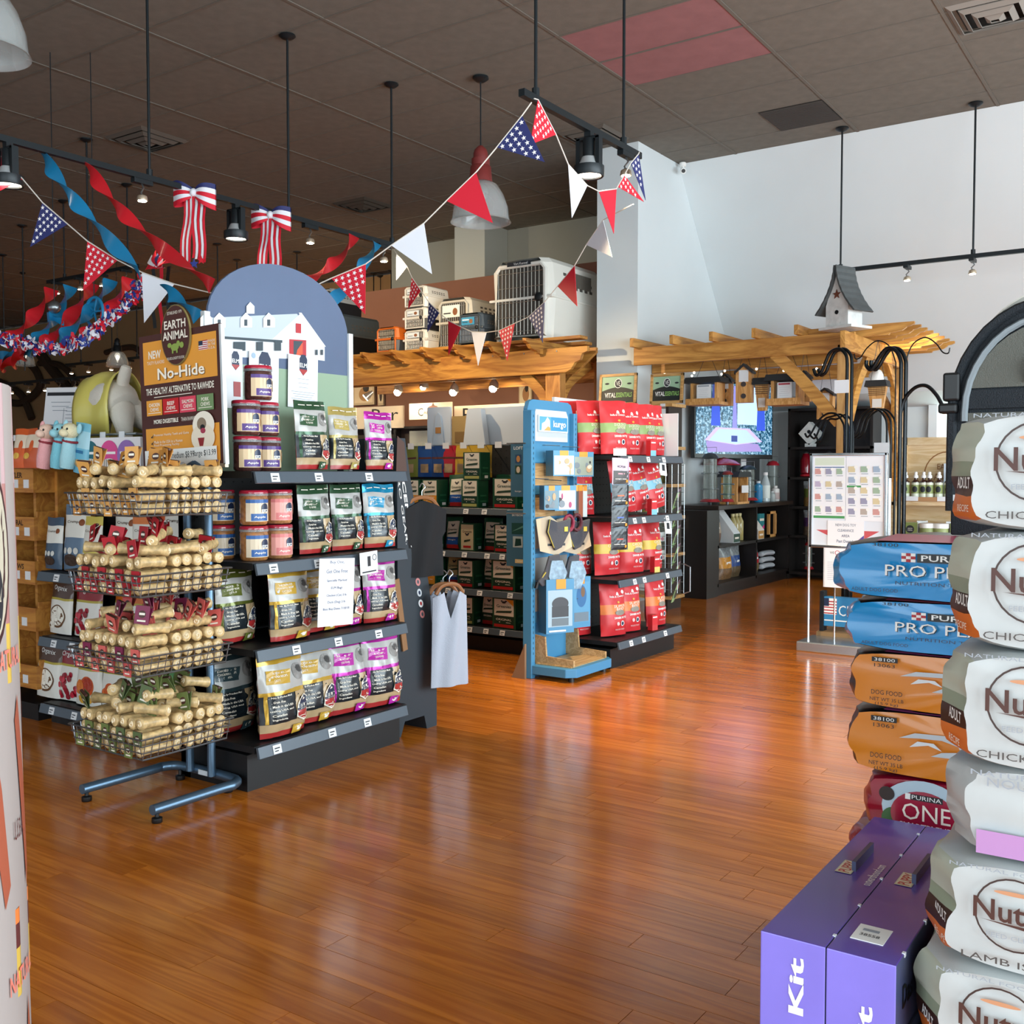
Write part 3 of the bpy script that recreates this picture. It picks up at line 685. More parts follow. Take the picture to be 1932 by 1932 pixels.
# ---------------------------------------------------------------- shiny bags
STEEL = M('#b4b3af', .32, .1, name='silver_foil'); TAN = M('#b89e78', .3); DARK = M('#1d2429', .25); RED2 = M('#a92f2e', .3); CRM = M('#f0e8d8', .4); NAVY = M('#1c2b48', .35); GRY = M('#8d8a86', .5); GRY2 = M('#4c4947', .5)
def elmbag(col, W, H, D, seed, recipe=('CHICKEN AND', 'CHICKPEA RECIPE', 'CAT FOOD'), kind='pouch', icon=True):
    C = M(col, .2, .3, name='foil_' + col.strip('#')); CL = M(col, .3)
    it = [('r', .1, .17, .47, .5, TAN), ('r', -.46, .17, -.42, .52, C), ('e', .27, .73, .15, .1, GRY), ('e', .3, .76, .07, .045, GRY2), ('e', .36, .7, .03, .018, WHITE),
          ('p', [(-.42, .64), (.02, .62), (.08, .78), (-.4, .8)], CL)]
    for k, s in enumerate(recipe): it.append(('t', s, -.19, .76 - k * .043, .36 if k < 2 else .2, .026, CRM, 0, .02))
    for k, s in enumerate(('. No By-Product Meal', '. Grain Free', '. Made in the USA', 'using USA and', 'Canadian', 'Ingredients')): it.append(('t', s, -.2 - (.07 if k in (1, 4, 5) else 0), .475 - k * .052, .42 if k not in (1, 4, 5) else .24, .028, CRM, 0, .02))
    it += [('p', [(.06, .2), (.27, .13), (.475, .2), (.44, .36), (.4, .42), (.3, .455), (.2, .42), (.14, .36)], CRM),
           ('p', [(.16, .34), (.215, .41), (.3, .442), (.385, .41), (.43, .34)], NAVY), ('p', [(.09, .21), (.27, .15), (.455, .21), (.445, .27), (.1, .27)], RED2), ('p', [(.1, .27), (.445, .27), (.44, .295), (.105, .295)], NAVY),
           ('t', 'ELM', .28, .318, .27, .042, NAVY, 0, .03), ('t', 'PET FOODS', .28, .283, .24, .016, CRM), ('p', starpts(.035, .275, .215, W / H), CRM)]
    for k in range(4): it.append(('r', -.42 + k * .23, .925 + .006 * (k % 2), -.25 + k * .23, .937 + .006 * (k % 2), CRM))
    if icon: it += [('p', [(.0, .0), (.24, .01), (.26, .1), (.02, .11)], CL), ('e', .14, .055, .06, .025, CRM), ('e', .19, .07, .025, .016, CRM)]
    return bag(W, H, D, [(.065, RED2), (.165, TAN), (.5, DARK), (.545, C), (.865, STEEL), (1, C)], it, seed, kind, .008)
GOLD, GREEN, MAG, CYAN, OLIVE = '#c29a35', '#34543a', '#b3269c', '#1686ad', '#5d6428'
pb = {}
pb['g1'] = elmbag(GREEN, .2, .3, .085, 1, ('DUCK, CHICKPEA', 'AND SWEET POTATO', 'RECIPE DOG FOOD'))
pb['y1'] = elmbag('#b3a05c', .19, .285, .085, 2); pb['m1'] = elmbag(MAG, .18, .27, .08, 3, ('SALMON', 'RECIPE', 'DOG FOOD'))
pb['c1'] = elmbag(CYAN, .2, .3, .085, 4, ('LAMB', 'RECIPE', 'DOG FOOD'))
pb['y2'] = elmbag(GOLD, .235, .305, .1, 5); pb['m2'] = elmbag(MAG, .22, .308, .09, 6, ('SALMON', 'RECIPE', 'DOG FOOD')); pb['o2'] = elmbag(OLIVE, .22, .305, .1, 7)
pb['y3'] = elmbag(GOLD, .27, .345, .13, 8); pb['m3'] = elmbag(MAG, .25, .345, .12, 9, ('SALMON', 'RECIPE', 'DOG FOOD')); pb['d3'] = elmbag('#33474c', .27, .345, .13, 10)
def elm(key, y, z, x=-3.3, rz=0, lab='', tilt=-.05):
    put(pb[key], 'pet_food_bag', lab, 'food bag', (x, y, z + .007), PI / 2 + rz, None, tilt)
elm('g1', 3.235, 1.301, -3.28, .06, 'green foil duck recipe bag on the top shelf beside the purple jars')
elm('y1', 3.46, 1.301, -3.3, .02, 'pale gold foil bag on the top shelf between the green and magenta bags')
elm('m1', 3.665, 1.301, -3.27, -.05, 'magenta foil bag standing at the end of the top shelf')
elm('g1', 3.25, .933, -3.28, .05, 'green foil bag on the second shelf beside the pink labelled jars')
elm('g1', 3.475, .933, -3.3, 0, 'green foil bag on the second shelf beside the blue bag')
elm('c1', 3.675, .933, -3.28, -.08, 'bright blue foil bag at the end of the second shelf')
elm('o2', 2.885, .583, -3.38, .1, 'dark olive foil bag on the third shelf behind the gold cat food bag')
elm('y2', 3.06, .583, -3.24, .05, 'gold foil cat food bag with a white sticker on the third shelf')
elm('y2', 3.29, .583, -3.3, 0, 'gold foil cat food bag half covered by the paper offer notice')
elm('m2', 3.47, .583, -3.31, 0, 'magenta foil bag beside the paper offer notice on the third shelf')
elm('m2', 3.665, .583, -3.27, -.06, 'magenta foil bag at the end of the third shelf')
elm('d3', 2.8 + .12, .191, -3.45, .1, 'dark teal food bag deep on the bottom shelf behind the gold bag')
elm('y3', 3.0, .191, -3.23, .08, 'large gold foil cat food bag at the front of the bottom shelf')
elm('y3', 3.225, .191, -3.29, -.04, 'slumped gold foil bag with an olive top on the bottom shelf')
elm('m3', 3.45, .191, -3.28, .0, 'magenta foil bag next to the gold bags on the bottom shelf')
elm('m3', 3.65, .191, -3.25, -.04, 'magenta foil bag at the far end of the bottom shelf')
# jars
CLR = M('#cfd6d8', .08, trans=.6, alpha=.75, name='clear_plastic'); LIDR = M('#a51f36', .15, coat=.5)
def jar(content, l1, l2, l3):
    b = MB(); b.lathe([(.05, 0), (.056, .006), (.058, .02), (.058, .112), (.052, .124), (.05, .128)], M(content, .25, coat=.8, var=.45, vscale=50), 22)
    d = MB(); d.lathe([(.055, .126), (.059, .129), (.059, .138), (.056, .142), (.05, .143)], LIDR, 22); d.lathe([(.0585, .118), (.0595, .12), (.0595, .126), (.0585, .128)], CLR, 22)
    sf = lambda a, bb, e: Vector((math.sin(a / .058) * (.0582 + e), -math.cos(a / .058) * (.0582 + e), bb))
    p = prints(sf, .15, .145, [('r', -.5, .1, .5, .72, M(l1, .4)), ('r', -.5, .62, .5, .72, M(l2, .4)), ('r', -.35, .12, .15, .32, M(l2, .4)), ('t', 'Apple', -.1, .22, .34, .07, CRM, 0, .02), ('e', .05, .48, .12, .13, NAVY), ('r', -.06, .36, .16, .44, WHITE), ('t', 'ELM', .05, .4, .17, .055, NAVY, 0, .02), ('e', .34, .42, .11, .17, M(l3, .5)), ('e', .34, .48, .05, .06, M('#f1ded0', .5))], .0004, None, 8, .0003)
    return [('jar_body', b.mesh('jar_body', True)), ('lid', d.mesh('lid', True)), ('label', p.mesh('label'))]
jp = jar('#4a2a26', '#d9bd95', '#4c2a78', '#b78a5e'); jb = jar('#a06a3c', '#dccbb0', '#2a5c9c', '#8a5a3a'); jk = jar('#a8764c', '#eaa49a', '#d67a78', '#b0785c')
K = 0
for (y, z, n) in ((2.895, 0, 'bottom row beside the rack sign'), (3.03, 0, 'bottom row beside the green bag'), (2.89, .147, 'middle row beside the rack sign'), (3.02, .147, 'middle row beside the green bag'), (2.955, .294, 'single top')):
    put(jp, 'treat_jar', 'purple labelled clear treat jar, ' + n + ' of the jar pyramid', 'jar', (-3.31 - .03 * (K % 2), y, 1.301 + z), PI / 2 - .1 + .2 * random.random()); K += 1
for (y, z, pr, n) in ((2.9, 0, jb, 'blue labelled treat jar, lower one on the second shelf'), (2.9, .147, jb, 'blue labelled treat jar, upper one on the second shelf'), (3.035, 0, jk, 'pink labelled treat jar, lower one on the second shelf'), (3.035, .147, jk, 'pink labelled treat jar, upper one on the second shelf')):
    put(pr, 'treat_jar', n, 'jar', (-3.28, y, .933 + z), PI / 2)
for z, n in ((0, 'lower'), (.147, 'upper')): put(jb, 'treat_jar', 'treat jar deep on the second shelf behind the blue ones, ' + n, 'jar', (-3.45, 2.87, .933 + z), PI / 2)
# paper notices
PAPER = M('#eef0f3', .6)
def sheet(name, label, p, rz, W, H, items, rx=0, ry=0, mat=None, th=.0015, cat='notice', group=None):
    t = T(name, label, cat, p, rz, group, rx, ry)
    q = MB(); q.box(-W / 2, 0, 0, W / 2, th, H, mat or PAPER); q.build('sheet', t)
    if items: prints(flat(), W, H, items, .0005, None, 1).build('print', t)
    return t
TXB = M('#3d4f74', .6)
sheet('offer_notice', 'white paper notice reading Buy One, Get One Free taped to the shelf', (-3.122, 3.21, .635), PI / 2, .215, .29,
      [('t', 'Buy One,', 0, .94, .4, .055, TXB), ('t', 'Get One Free', 0, .81, .6, .055, TXB), ('t', 'Specially Marked', 0, .67, .56, .045, TXB), ('t', 'ELM Bags', 0, .56, .32, .045, TXB), ('t', 'Chicken (Cat) 3 lb', 0, .45, .56, .045, TXB), ('t', 'Duck (Dog) 3 lb', 0, .35, .5, .045, TXB), ('t', 'Best Buy Dates 7/18/18', 0, .25, .74, .045, TXB)], ry=R(3))
sheet('shelf_tag', 'small white shelf tag with a tiny picture beside the offer notice', (-3.125, 3.43, .84), PI / 2, .115, .1, [('r', -.08, .35, .1, .8, INK), ('r', -.4, .08, .4, .14, INK), ('o', .32, .72, .12, .14, .2, INK)], ry=R(-3))
# ---------------------------------------------------------------- barn picture board with arch top
SKY = M('#566682', .6, var=.06, vscale=3, name='slate_sky_print'); GRASS = M('#8fa68c', .6); BARN = M('#dfe4e8', .6); BARN2 = M('#b9c4cc', .6); BRED = M('#b5333a', .6); SLT = M('#3d4a52', .6)
bw, bz0 = .86, 1.386
t = T('barn_picture_board', 'arched picture board of a white barn standing on the top shelf', 'sign', (-3.575, 3.345, 1.301), PI / 2)
yy = lambda px, py: (PX(px, py, -3.575).y - 3.345) / bw
zz = lambda px, py: (PX(px, py, -3.575).z - 1.301)
HB = .95
arch = [(-.43, 0), (.43, 0), (.43, .66)] + [(.43 * math.cos(a), .66 + .285 * math.sin(a)) for a in [PI * k / 20 for k in range(1, 20)]] + [(-.43, .66)]
q = MB(); q.prism(arch, 0, .012, SKY); q.build('board', t)
def bp(pts): return [(yy(x, y), zz(x, y) / HB) for x, y in pts]
it = [('r', -.5, 0, .5, zz(480, 690) / HB, GRASS)]
for pts, m in (([(383, 600), (560, 592), (600, 650), (560, 652), (520, 650), (383, 635)], BARN2), ([(383, 634), (515, 640), (515, 676), (383, 672)], BARN), ([(513, 640), (565, 593), (590, 625), (590, 678), (513, 676)], BARN), ([(590, 625), (612, 655), (612, 681), (590, 678)], BARN), ([(563, 590), (568, 590), (614, 654), (606, 654)], WHITE),
               ([(383, 632), (532, 642), (532, 647), (383, 637)], SLT), ([(545, 640), (577, 642), (577, 679), (545, 678)], BRED), ([(553, 643), (570, 644), (570, 678), (553, 677)], SLT), ([(560, 660), (570, 646), (570, 678), (556, 678)], M('#d8593c', .6)), ([(557, 610), (567, 611), (567, 629), (557, 628)], BRED)): it.append(('p', bp(pts), m))
for x, y in ((387, 597), (412, 598), (462, 598), (505, 598)):
    it += [('p', bp([(x - 10, y + 3), (x, y - 8), (x + 12, y + 3), (x + 12, y + 20), (x - 10, y + 20)]), WHITE), ('p', bp([(x - 3, y + 5), (x + 3, y + 5), (x + 3, y + 17), (x - 3, y + 17)]), SLT)]
it += [('p', bp([(463, 578), (470, 570), (478, 578), (478, 592), (463, 592)]), WHITE)]
for x in (445, 455, 488, 522): it += [('p', bp([(x - 6, 645), (x + 6, 645), (x + 6, 662), (x - 6, 662)]), SLT)]
for x in (595, 605): it += [('p', bp([(x - 2, 660), (x + 2, 660), (x + 2, 670), (x - 2, 670)]), SLT)]
prints(flat(), bw, HB, it, .0006, None, 2).build('picture', t)
q = MB(); q.box(.425, -.012, 0, .455, .014, .68, M('#d5dadc', .5)); q.box(-.455, -.012, 0, -.425, .014, .68, M('#d5dadc', .5)); q.build('edge_frame', t)
def elmlogo(u, v, s, W, H):
    a = W / H
    return [('p', [(u - .1 * s, v - .1 * s * a), (u, v - .2 * s * a), (u + .1 * s, v - .1 * s * a), (u + .1 * s, v + .12 * s * a), (u + .05 * s, v + .2 * s * a), (u - .05 * s, v + .2 * s * a), (u - .1 * s, v + .12 * s * a)], NAVY), ('t', 'ELM', u, v, .18 * s, .08 * s * a, WHITE, 0, .02), ('p', [(u - .1 * s, v - .08 * s * a), (u - .1 * s, v - .1 * s * a), (u, v - .19 * s * a), (u + .1 * s, v - .1 * s * a), (u + .1 * s, v - .08 * s * a)], RED2)]
lines = lambda v0, n, dv, m, w=.7: [('r', -w / 2 * (1 - .12 * (k % 3)), v0 - k * dv, w / 2 * (1 - .12 * (k % 3)), v0 - k * dv + .009, m) for k in range(n)]
GRYT = M('#9aa2ab', .6)
sheet('picture_notice', 'white notice with a dark elm badge on the barn board beside the white post', (-3.562, PX(571, 730, -3.562).y, PX(571, 770, -3.562).z), PI / 2, .19, .245, elmlogo(0, .82, 1.3, .19, .245) + lines(.55, 3, .08, GRYT, .4) + lines(.3, 6, .045, GRYT, .8), ry=R(1.5))
sheet('picture_notice', 'white notice with a large elm badge behind the jar pyramid', (-3.562, PX(497, 730, -3.562).y, PX(497, 775, -3.562).z), PI / 2, .175, .26, elmlogo(.02, .75, 2.0, .175, .26) + [('e', -.36, .93, .07, .05, M('#9db4c8', .6))], ry=R(1.5))
sheet('picture_notice', 'white notice half hidden by the orange rack sign on the barn board', (-3.562, PX(436, 730, -3.562).y, PX(436, 770, -3.562).z), PI / 2, .13, .26, elmlogo(.2, .8, 1.6, .13, .26) + [('r', .1, .2, .4, .45, RED2)])
# ---------------------------------------------------------------- wire basket rack
POST = M('#5b7388', .35, .7, name='blue_grey_steel'); WIRE = M('#8d949a', .3, .9, name='chrome_wire')
rk = T('wire_basket_rack', 'steel floor rack with four wire baskets of rolled dog chews', 'display rack', (-3.43, 2.55, 0))
q = MB(); q.tube(smoothp([(-.22, -.21, .052), (-.22, .1, .052), (-.22, .17, .052), (-.15, .222, .052), (.15, .222, .052), (.22, .17, .052), (.22, .1, .052), (.22, -.21, .052)], 6), .02, POST, 10); base = q.build('base_frame', rk, True)
for x in (-.22, .22):
    q = MB(); q.lathe([(.018, .004), (.02, .008), (.02, .022), (.008, .026), (.008, .045)], BLACK, 10, TR(x, -.19, -.003)); q.build('foot', base, True)
for x in (-.15, .15): q = MB(); q.lathe([(.018, .004), (.02, .008), (.02, .022), (.008, .026), (.008, .045)], BLACK, 10, TR(x, .2, -.003)); q.build('foot', base, True)
q = MB(); q.box(-.03, .197, .045, .05, .203, .065, M('#cfd6da', .5)); q.build('sticker', base)
arch = [(-.085, .2, .05), (-.085, .2, 1.26), (-.07, .2, 1.31), (-.03, .2, 1.33), (.01, .2, 1.31), (.05, .2, 1.26), (.05, .2, .05)]
for s in (0, 1):
    pts = arch[:4] if s == 0 else arch[3:]
    q = MB(); q.tube([pts[0]] + smoothp(pts[1:], 4) if s == 0 else smoothp(pts[:-1], 4) + [pts[-1]], .017, POST, 10); q.build('post', rk, True)
BX0, BX1, BY0, BY1 = -.225, .23, -.26, .165
BZ = [(1.136, 1.217), (.84, .92), (.547, .622), (.242, .322)]
for z0, z1 in BZ:
    q = MB(); ins = .02
    for k in range(4):
        s = k / 3; i = ins * (1 - s); z = z0 + (z1 - z0) * s
        q.tube([(BX0 + i, BY0 + i, z), (BX1 - i, BY0 + i, z), (BX1 - i, BY1 - i, z), (BX0 + i, BY1 - i, z)], .0034 if k in (0, 3) else .0024, WIRE, 4, True)
    n = 13
    for k in range(n + 1):
        x = BX0 + ins + (BX1 - BX0 - 2 * ins) * k / n
        q.tube([(x, BY0, z1), (x, BY0 + ins, z0), (x, BY1 - ins, z0), (x, BY1, z1)], .0021, WIRE, 4)
    for k in range(n):
        y = BY0 + ins + (BY1 - BY0 - 2 * ins) * k / (n - 1)
        q.tube([(BX0, y, z1), (BX0 + ins, y, z0), (BX1 - ins, y, z0), (BX1, y, z1)], .0021, WIRE, 4)
    bk = q.build('wire_basket', rk)
    q = MB(); q.tube([(-.1, .2, z0 - .01), (-.1, -.02, z0 - .005), (.07, -.02, z0 - .005), (.07, .2, z0 - .01)], .0035, WIRE, 5); q.build('bracket', bk)
# rolled chews
def chewmesh(seed):
    rn = random.Random(seed); L = .112 + .022 * rn.random(); r = .0205; q = MB()
    m = M('#c9ab78', .38, var=.4, vscale=45, name='rawhide_roll'); e = M('#f0dcb8', .45)
    q.tube([(-L / 2, 0, 0), (-L / 2 + .003, 0, 0), (-L * .3, .001, 0), (0, .0, .001), (L * .3, -.001, 0), (L / 2 - .003, 0, 0), (L / 2, 0, 0)], [r * .8, r * 1.12, r * .97, r * .9, r * .98, r * 1.12, r * .8], m, 10)
    for s in (-1, 1):
        q.tube([(s * (L / 2 + .0005), r * .6 * math.cos(a) * (1 - a / 9), r * .6 * math.sin(a) * (1 - a / 9)) for a in [k * .7 for k in range(11)]], .0032, e, 4)
    return q.mesh('roll', True, 70)
CH = [chewmesh(i) for i in range(4)]
def tagmesh(col, k):
    q = MB(); C = M(col, .45); w = .03
    q.box(-w, -.0006, 0, w, .0006, .07, C, ROT(.12)); q.box(-w, -.0006, 0, w, .0006, .07, C, ROT(-.2)); q.box(-w, -.004, .063, w, .0055, .0705, M('#4b2a22', .5))
    prints(flat(ROT(.12)), 2 * w, .07, [('e', 0, .55, .26, .2, M('#4b2a22', .5)), ('r', -.2, .5, .2, .62, CRM), ('r', -.3, .15, .3, .24, CRM)], .0009, q, 1)
    return q.mesh('header_card')
CARDS = [[tagmesh(c, 0) for c in cs] for cs in (('#d9a055', '#d9a055', '#c98a3c'), ('#b11e2a', '#a31822', '#b11e2a'), ('#d05a58', '#d9675f', '#7c2348'), ('#75824a', '#6a7842', '#5c6d45'))]
names = ('orange', 'red', 'salmon pink', 'green'); tiers = ('top', 'second', 'third', 'lowest')
rn = random.Random(11)
for b, (z0, z1) in enumerate(BZ):
    cx, cy = -3.43, 2.55; i = 0
    grp = 'rolled chews in the %s basket' % tiers[b]; lab = 'rolled dog chew with %s header card heaped in the %s wire basket' % (names[b], tiers[b])
    lab2 = 'bare rolled dog chew heaped among %s cards in the %s wire basket' % (names[b], tiers[b])
    def chew(x, y, z, rz, ry=0, card=0):
        """card 0 none, 1 upright on top, 2 hanging flat against the front wires"""
        t = T('rolled_chew', lab if card else lab2, 'dog chew', (cx + x, cy + y, z), rz, grp if card else 'bare ' + grp, 0, ry)
        o = bpy.data.objects.new('roll', rn.choice(CH)); COL.objects.link(o); o.parent = t; o.rotation_euler = (rn.random() * 6, 0, 0)
        if card:
            c = bpy.data.objects.new('header_card', rn.choice(CARDS[b])); COL.objects.link(c); c.parent = t
            if card == 2: c.location = (-.068, 0, -.034 + rn.uniform(0, .012)); c.rotation_euler = (0, 0, -rz + rn.uniform(-.05, .05)); c.scale = (.8, .3, .8)
            else: c.location = (rn.choice((-.04, -.025, .03)), 0, .017); c.rotation_euler = (rn.uniform(-.45, .3), rn.uniform(-.3, .3), -rz + rn.uniform(-.4, .5))
    xs = [BX0 + .052 + .0502 * k for k in range(8)]; rows = (-.172, -.034, .104)
    ys = [-.078 + .05 * k for k in range(5)]
    for lay in (0, 1):
        z = z0 + .026 + lay * .047
        for k, x in enumerate(xs): chew(x, -.172 + rn.uniform(-.004, .004), z, PI / 2 + rn.uniform(-.02, .02), 0, 2 if (k + lay) % 2 == 0 else 0)
        for y in ys: chew(BX1 - .088, y, z, rn.uniform(-.02, .02)); chew(BX0 + .088, y, z, rn.uniform(-.02, .02))
    for k, x in enumerate(xs):
        if rn.random() < .85: chew(x, -.172, z0 + .12 + .004 * (k % 2), PI / 2 + rn.uniform(-.07, .07), rn.uniform(-.05, .05), 1 if k % 3 == 0 else 0)
    for k, x in enumerate((BX0 + .088, .0, BX1 - .088)):
        for r_, y in enumerate(ys): chew(x + rn.uniform(-.006, .006), y, z0 + .12 + .004 * (r_ % 2), rn.uniform(-.07, .07), rn.uniform(-.05, .05), 1 if (k + r_) % 3 == 0 else 0)
    for r_, y in enumerate((-.15, -.02, .1)):
        for k in range(4): chew(xs[2 * k] + .025 + rn.uniform(-.01, .01), y + rn.uniform(-.01, .01), z0 + .166, rn.uniform(.3, 2.6), rn.uniform(-.12, .12), 1 if rn.random() < .65 else 0)
    for k in range(4 if b else 0): chew(BX0 + .1 + .085 * k, (-.14, -.0, .1)[k % 3] + .03, z0 + .21, rn.uniform(.2, 2.8), rn.uniform(-.2, .2), 1 if k % 2 else 0)
# sign on the rack
BRN = M('#47211c', .55); ORG = M('#e39a37', .55); EGR = M('#8aa04a', .55)
SWd, SHt = .52, .565
t = T('rack_sign', 'orange and brown dog chew sign with prices on top of the wire rack', 'sign', (-3.545, 2.755, 1.318), 0, None, 0, R(-2.2))
q = MB(); q.box(-SWd / 2, 0, 0, SWd / 2, .012, SHt, BRN); q.build('board', t)
q = MB(); q.box(-SWd / 2 - .006, -.004, -.012, SWd / 2 + .008, .014, .004, M('#a79c8c', .35, .5)); q.box(SWd / 2, -.004, 0, SWd / 2 + .012, .014, .56, M('#cfd2d4', .35, .4)); q.build('holder', t)
it = [('r', -.45, .63, .46, .95, ORG), ('r', -.45, .03, .46, .3, ORG), ('t', 'NEW', -.3, .85, .16, .06, CRM, 0, .03), ('t', 'TASTY FLAVORS', -.29, .79, .22, .025, CRM),
      ('r', .25, .83, .36, .895, WHITE), ('r', .25, .862, .3, .895, NAVY)] + [('r', .25 if k < 2 else .25, .833 + k * .014, .36, .84 + k * .014, BRED) for k in range(2)] + [('r', .3, .861 + k * .014, .36, .868 + k * .014, BRED) for k in range(3)]
it += [('t', s, .41, .885 - k * .025, .08, .018, CRM) for k, s in enumerate(('MADE', 'IN THE', 'U.S.A.'))]
it += [('t', 'No-Hide', .03, .695, .58, .085, M('#5a3a20', .5), 0, .03), ('t', 'No-Hide', .025, .699, .58, .085, M('#fbf2df', .5), 0, .02), ('t', 'THE HEALTHY ALTERNATIVE TO RAWHIDE', 0, .575, .84, .05, CRM, 0, .02), ('r', -.32, .528, .16, .533, CRM)]
for k, (c, a, e) in enumerate(((ORG, 'CHICKEN', 0), (M('#c0171f', .55), 'BEEF', 0), (M('#d9445a', .55), 'SALMON', 0), (M('#6f8c5c', .55), 'PORK', 0))):
    u = -.42 + k * .212
    it += [('r', u, .395, u + .2, .51, c), ('t', a, u + .1, .475, .14 if len(a) > 4 else .09, .027, CRM, 0, .02), ('t', 'CHEWS', u + .1, .44, .11, .027, CRM, 0, .02), ('r', u + .02, .412, u + .18, .417, CRM)]
it += [('t', 'MORE DIGESTIBLE', -.17, .347, .31, .032, CRM, 0, .03), ('t', 'THAN RAWHIDE', .12, .347, .2, .028, CRM), ('p', [(-.37, .235), (-.355, .225), (-.33, .255), (-.355, .24)], INK), ('t', 'Promotes Healthy Teeth and Gums', -.11, .245, .44, .024, CRM), ('p', [(-.37, .185), (-.355, .175), (-.33, .205), (-.355, .19)], INK), ('t', 'Made in the USA in a Human', -.15, .195, .36, .022, CRM), ('t', 'Food Processing Facility', -.17, .168, .32, .022, CRM),
       ('e', .29, .29, .13, .1, M('#efe6d6', .6)), ('e', .28, .2, .14, .1, M('#e9dcc6', .6)), ('e', .27, .3, .055, .045, M('#8c7a66', .6)), ('e', .28, .275, .028, .02, BLACK), ('e', .285, .25, .03, .02, M('#a5324a', .5)), ('p', [(.22, .2), (.3, .2), (.28, .14), (.24, .14)], M('#8e1f22', .5)),
       ('r', -.45, .0, .44, .135, WHITE), ('t', 'small $4.99', -.27, .085, .28, .055, BLACK), ('t', 'medium $8.99', .03, .085, .28, .055, BLACK), ('t', 'large $13.99', .3, .085, .26, .055, BLACK), ('t', 'All 4 Flavors', -.05, .03, .2, .02, GRYT)]
prints(flat(), SWd, SHt, it, .0006, None, 1, .0002).build('print', t)
q = MB(); X = TR(-.0, -.012, .545); N = 36
q.prism([(.093 * math.cos(2 * PI * k / N), .125 * math.sin(2 * PI * k / N)) for k in range(N)], 0, .008, M('#7a6a3c', .5), X); q.prism([(.089 * math.cos(2 * PI * k / N), .121 * math.sin(2 * PI * k / N)) for k in range(N)], -.001, .004, BRN, X)
ov = q.build('oval_badge', t)
it = [('t', 'ESTABLISHED 1979', 0, .87, .5, .05, CRM), ('t', 'EARTH', 0, .68, .74, .14, CRM, 0, .02), ('t', 'ANIMAL', 0, .5, .86, .14, CRM, 0, .02), ('e', -.02, .3, .14, .06, EGR), ('e', .1, .35, .06, .05, EGR), ('e', -.2, .34, .07, .04, EGR), ('e', .22, .32, .07, .05, EGR), ('r', -.12, .2, -.07, .3, EGR), ('r', .03, .2, .08, .3, EGR), ('t', 'WELLNESS & LONGEVITY SOLUTIONS', 0, .12, .6, .045, CRM)]
prints(flat(TR(0, -.0135, .42)), .186, .25, it, .0004, None, 2, .0002).build('badge_print', ov)
# ---------------------------------------------------------------- clothing stand beside the end shelf
SLATE = M('#232d35', .6, name='slate_card')
t = T('clothing_stand', 'slate cardboard clothing stand with team logos beside the end shelf', 'display stand', (-3.27, 3.79, 0), PI / 2)
prof = [(0, .0), (.02, .0), (.05, .07), (.2, .07), (.22, 0), (.3, 0), (.3, .4), (.235, .75), (.12, 1.18), (.09, 1.3), (.06, 1.46), (.0, 1.46)]
q = MB(); q.prism(prof, 0, .42, SLATE); q.build('side_panel', t)
q = MB(); q.prism([(0, .0), (.0, .3), (-.02, .3), (-.02, 0)], -.0, .4, SLATE); q.build('rear_fin', t)
sl = lambda z: lerp(.02, .155, (1.32 - z) / .6)
sfl = lambda a, b, e: Vector((.02 + (1.32 - b) * .2 + a, -e, b))
it = [('t', 'LICENSED', .14, 1.12, .4, .32, WHITE, -1, .02), ('t', 'PRO GEAR.', -.32, 1.12, .36, .22, WHITE, -1)]
pm_ = MB(); prints(sfl, .075, 1.0, it, .001, pm_, 1)
for k in range(6): prints(sfl, .075, 1.0, [('e', .25, .86 - k * .055, .24, .02, (M('#b9c0c4', .5), M('#d8dcde', .5), M('#c07a78', .5))[k % 3]), ('e', .25, .86 - k * .055, .1, .01, (NAVY, RED2, SLT)[k % 3])], .0012, pm_, 1)
pm_.build('lettering', t)
q = MB(); q.box(.08, -.012, .42, .115, -.002, .78, M('#8a6440', .7), TR(.06, 0, 0) @ ROT(0, R(-10)) @ TR(-.04, 0, 0)); q.build('raw_card_edge', t)
q = MB(); q.prism([(-.01, 1.3), (.07, 1.3), (.05, 1.44), (.0, 1.47)], -.003, .0, M('#4a3026', .6)); q.build('flap', t)
for z, yl in ((1.1, .1), (.82, .2)):
    q = MB(); q.cyl((yl, .05, z), (yl + .14, .05, z), .005, CHR, n=6); q.build('hanging_arm', t)
def garment(label, p, mat, W, L, tank, rz):
    g = T('hanging_garment', label, 'clothing', p, rz)
    q = MB(); q.tube(smoothp([(-W / 2 * .8, 0, -.05), (-W / 4, 0, -.012), (0, 0, 0), (W / 4, 0, -.012), (W / 2 * .8, 0, -.05)], 5), .011, M('#8b5a33', .5), 8); q.tube(smoothp([(0, 0, 0), (0, 0, .03), (.02, 0, .05), (.0, 0, .07), (-.015, 0, .05)], 5), .003, CHR, 5); q.build('hanger', g, True)
    q = MB()
    def f(s, tt, sd):
        x = (s - .5) * W * (1 + .1 * tt + (.25 if not tank and tt < .35 else 0) * (1 - tt)); zz_ = -.015 - tt * L - (.05 * abs(s - .5) * 2 * (1 - tt)) - (.16 * max(0, 1 - abs(s - .5) * (5 if tank else 7)) * (1 - tt) ** 3 if tank else 0)
        return Vector((x, sd * (.018 + .012 * math.sin(s * 11 + tt * 3)) * (1 - (2 * abs(s - .5)) ** 4) + sd * .002, zz_))
    for sd in (-1, 1): q.grid(lambda s, tt: f(s, tt, sd), 14, 12, mat)
    q.build('cloth', g, True, ang=180)
garment('black shirt hanging off the slate clothing stand', (-3.26, 3.965, 1.17), M('#0a0c10', .85), .24, .38, False, R(75))
garment('light grey tank top hanging low in front of the slate clothing stand', (-3.17, 4.07, .735), M('#a9b0bd', .8, bump=.3, bscale=250), .2, .5, True, R(70))
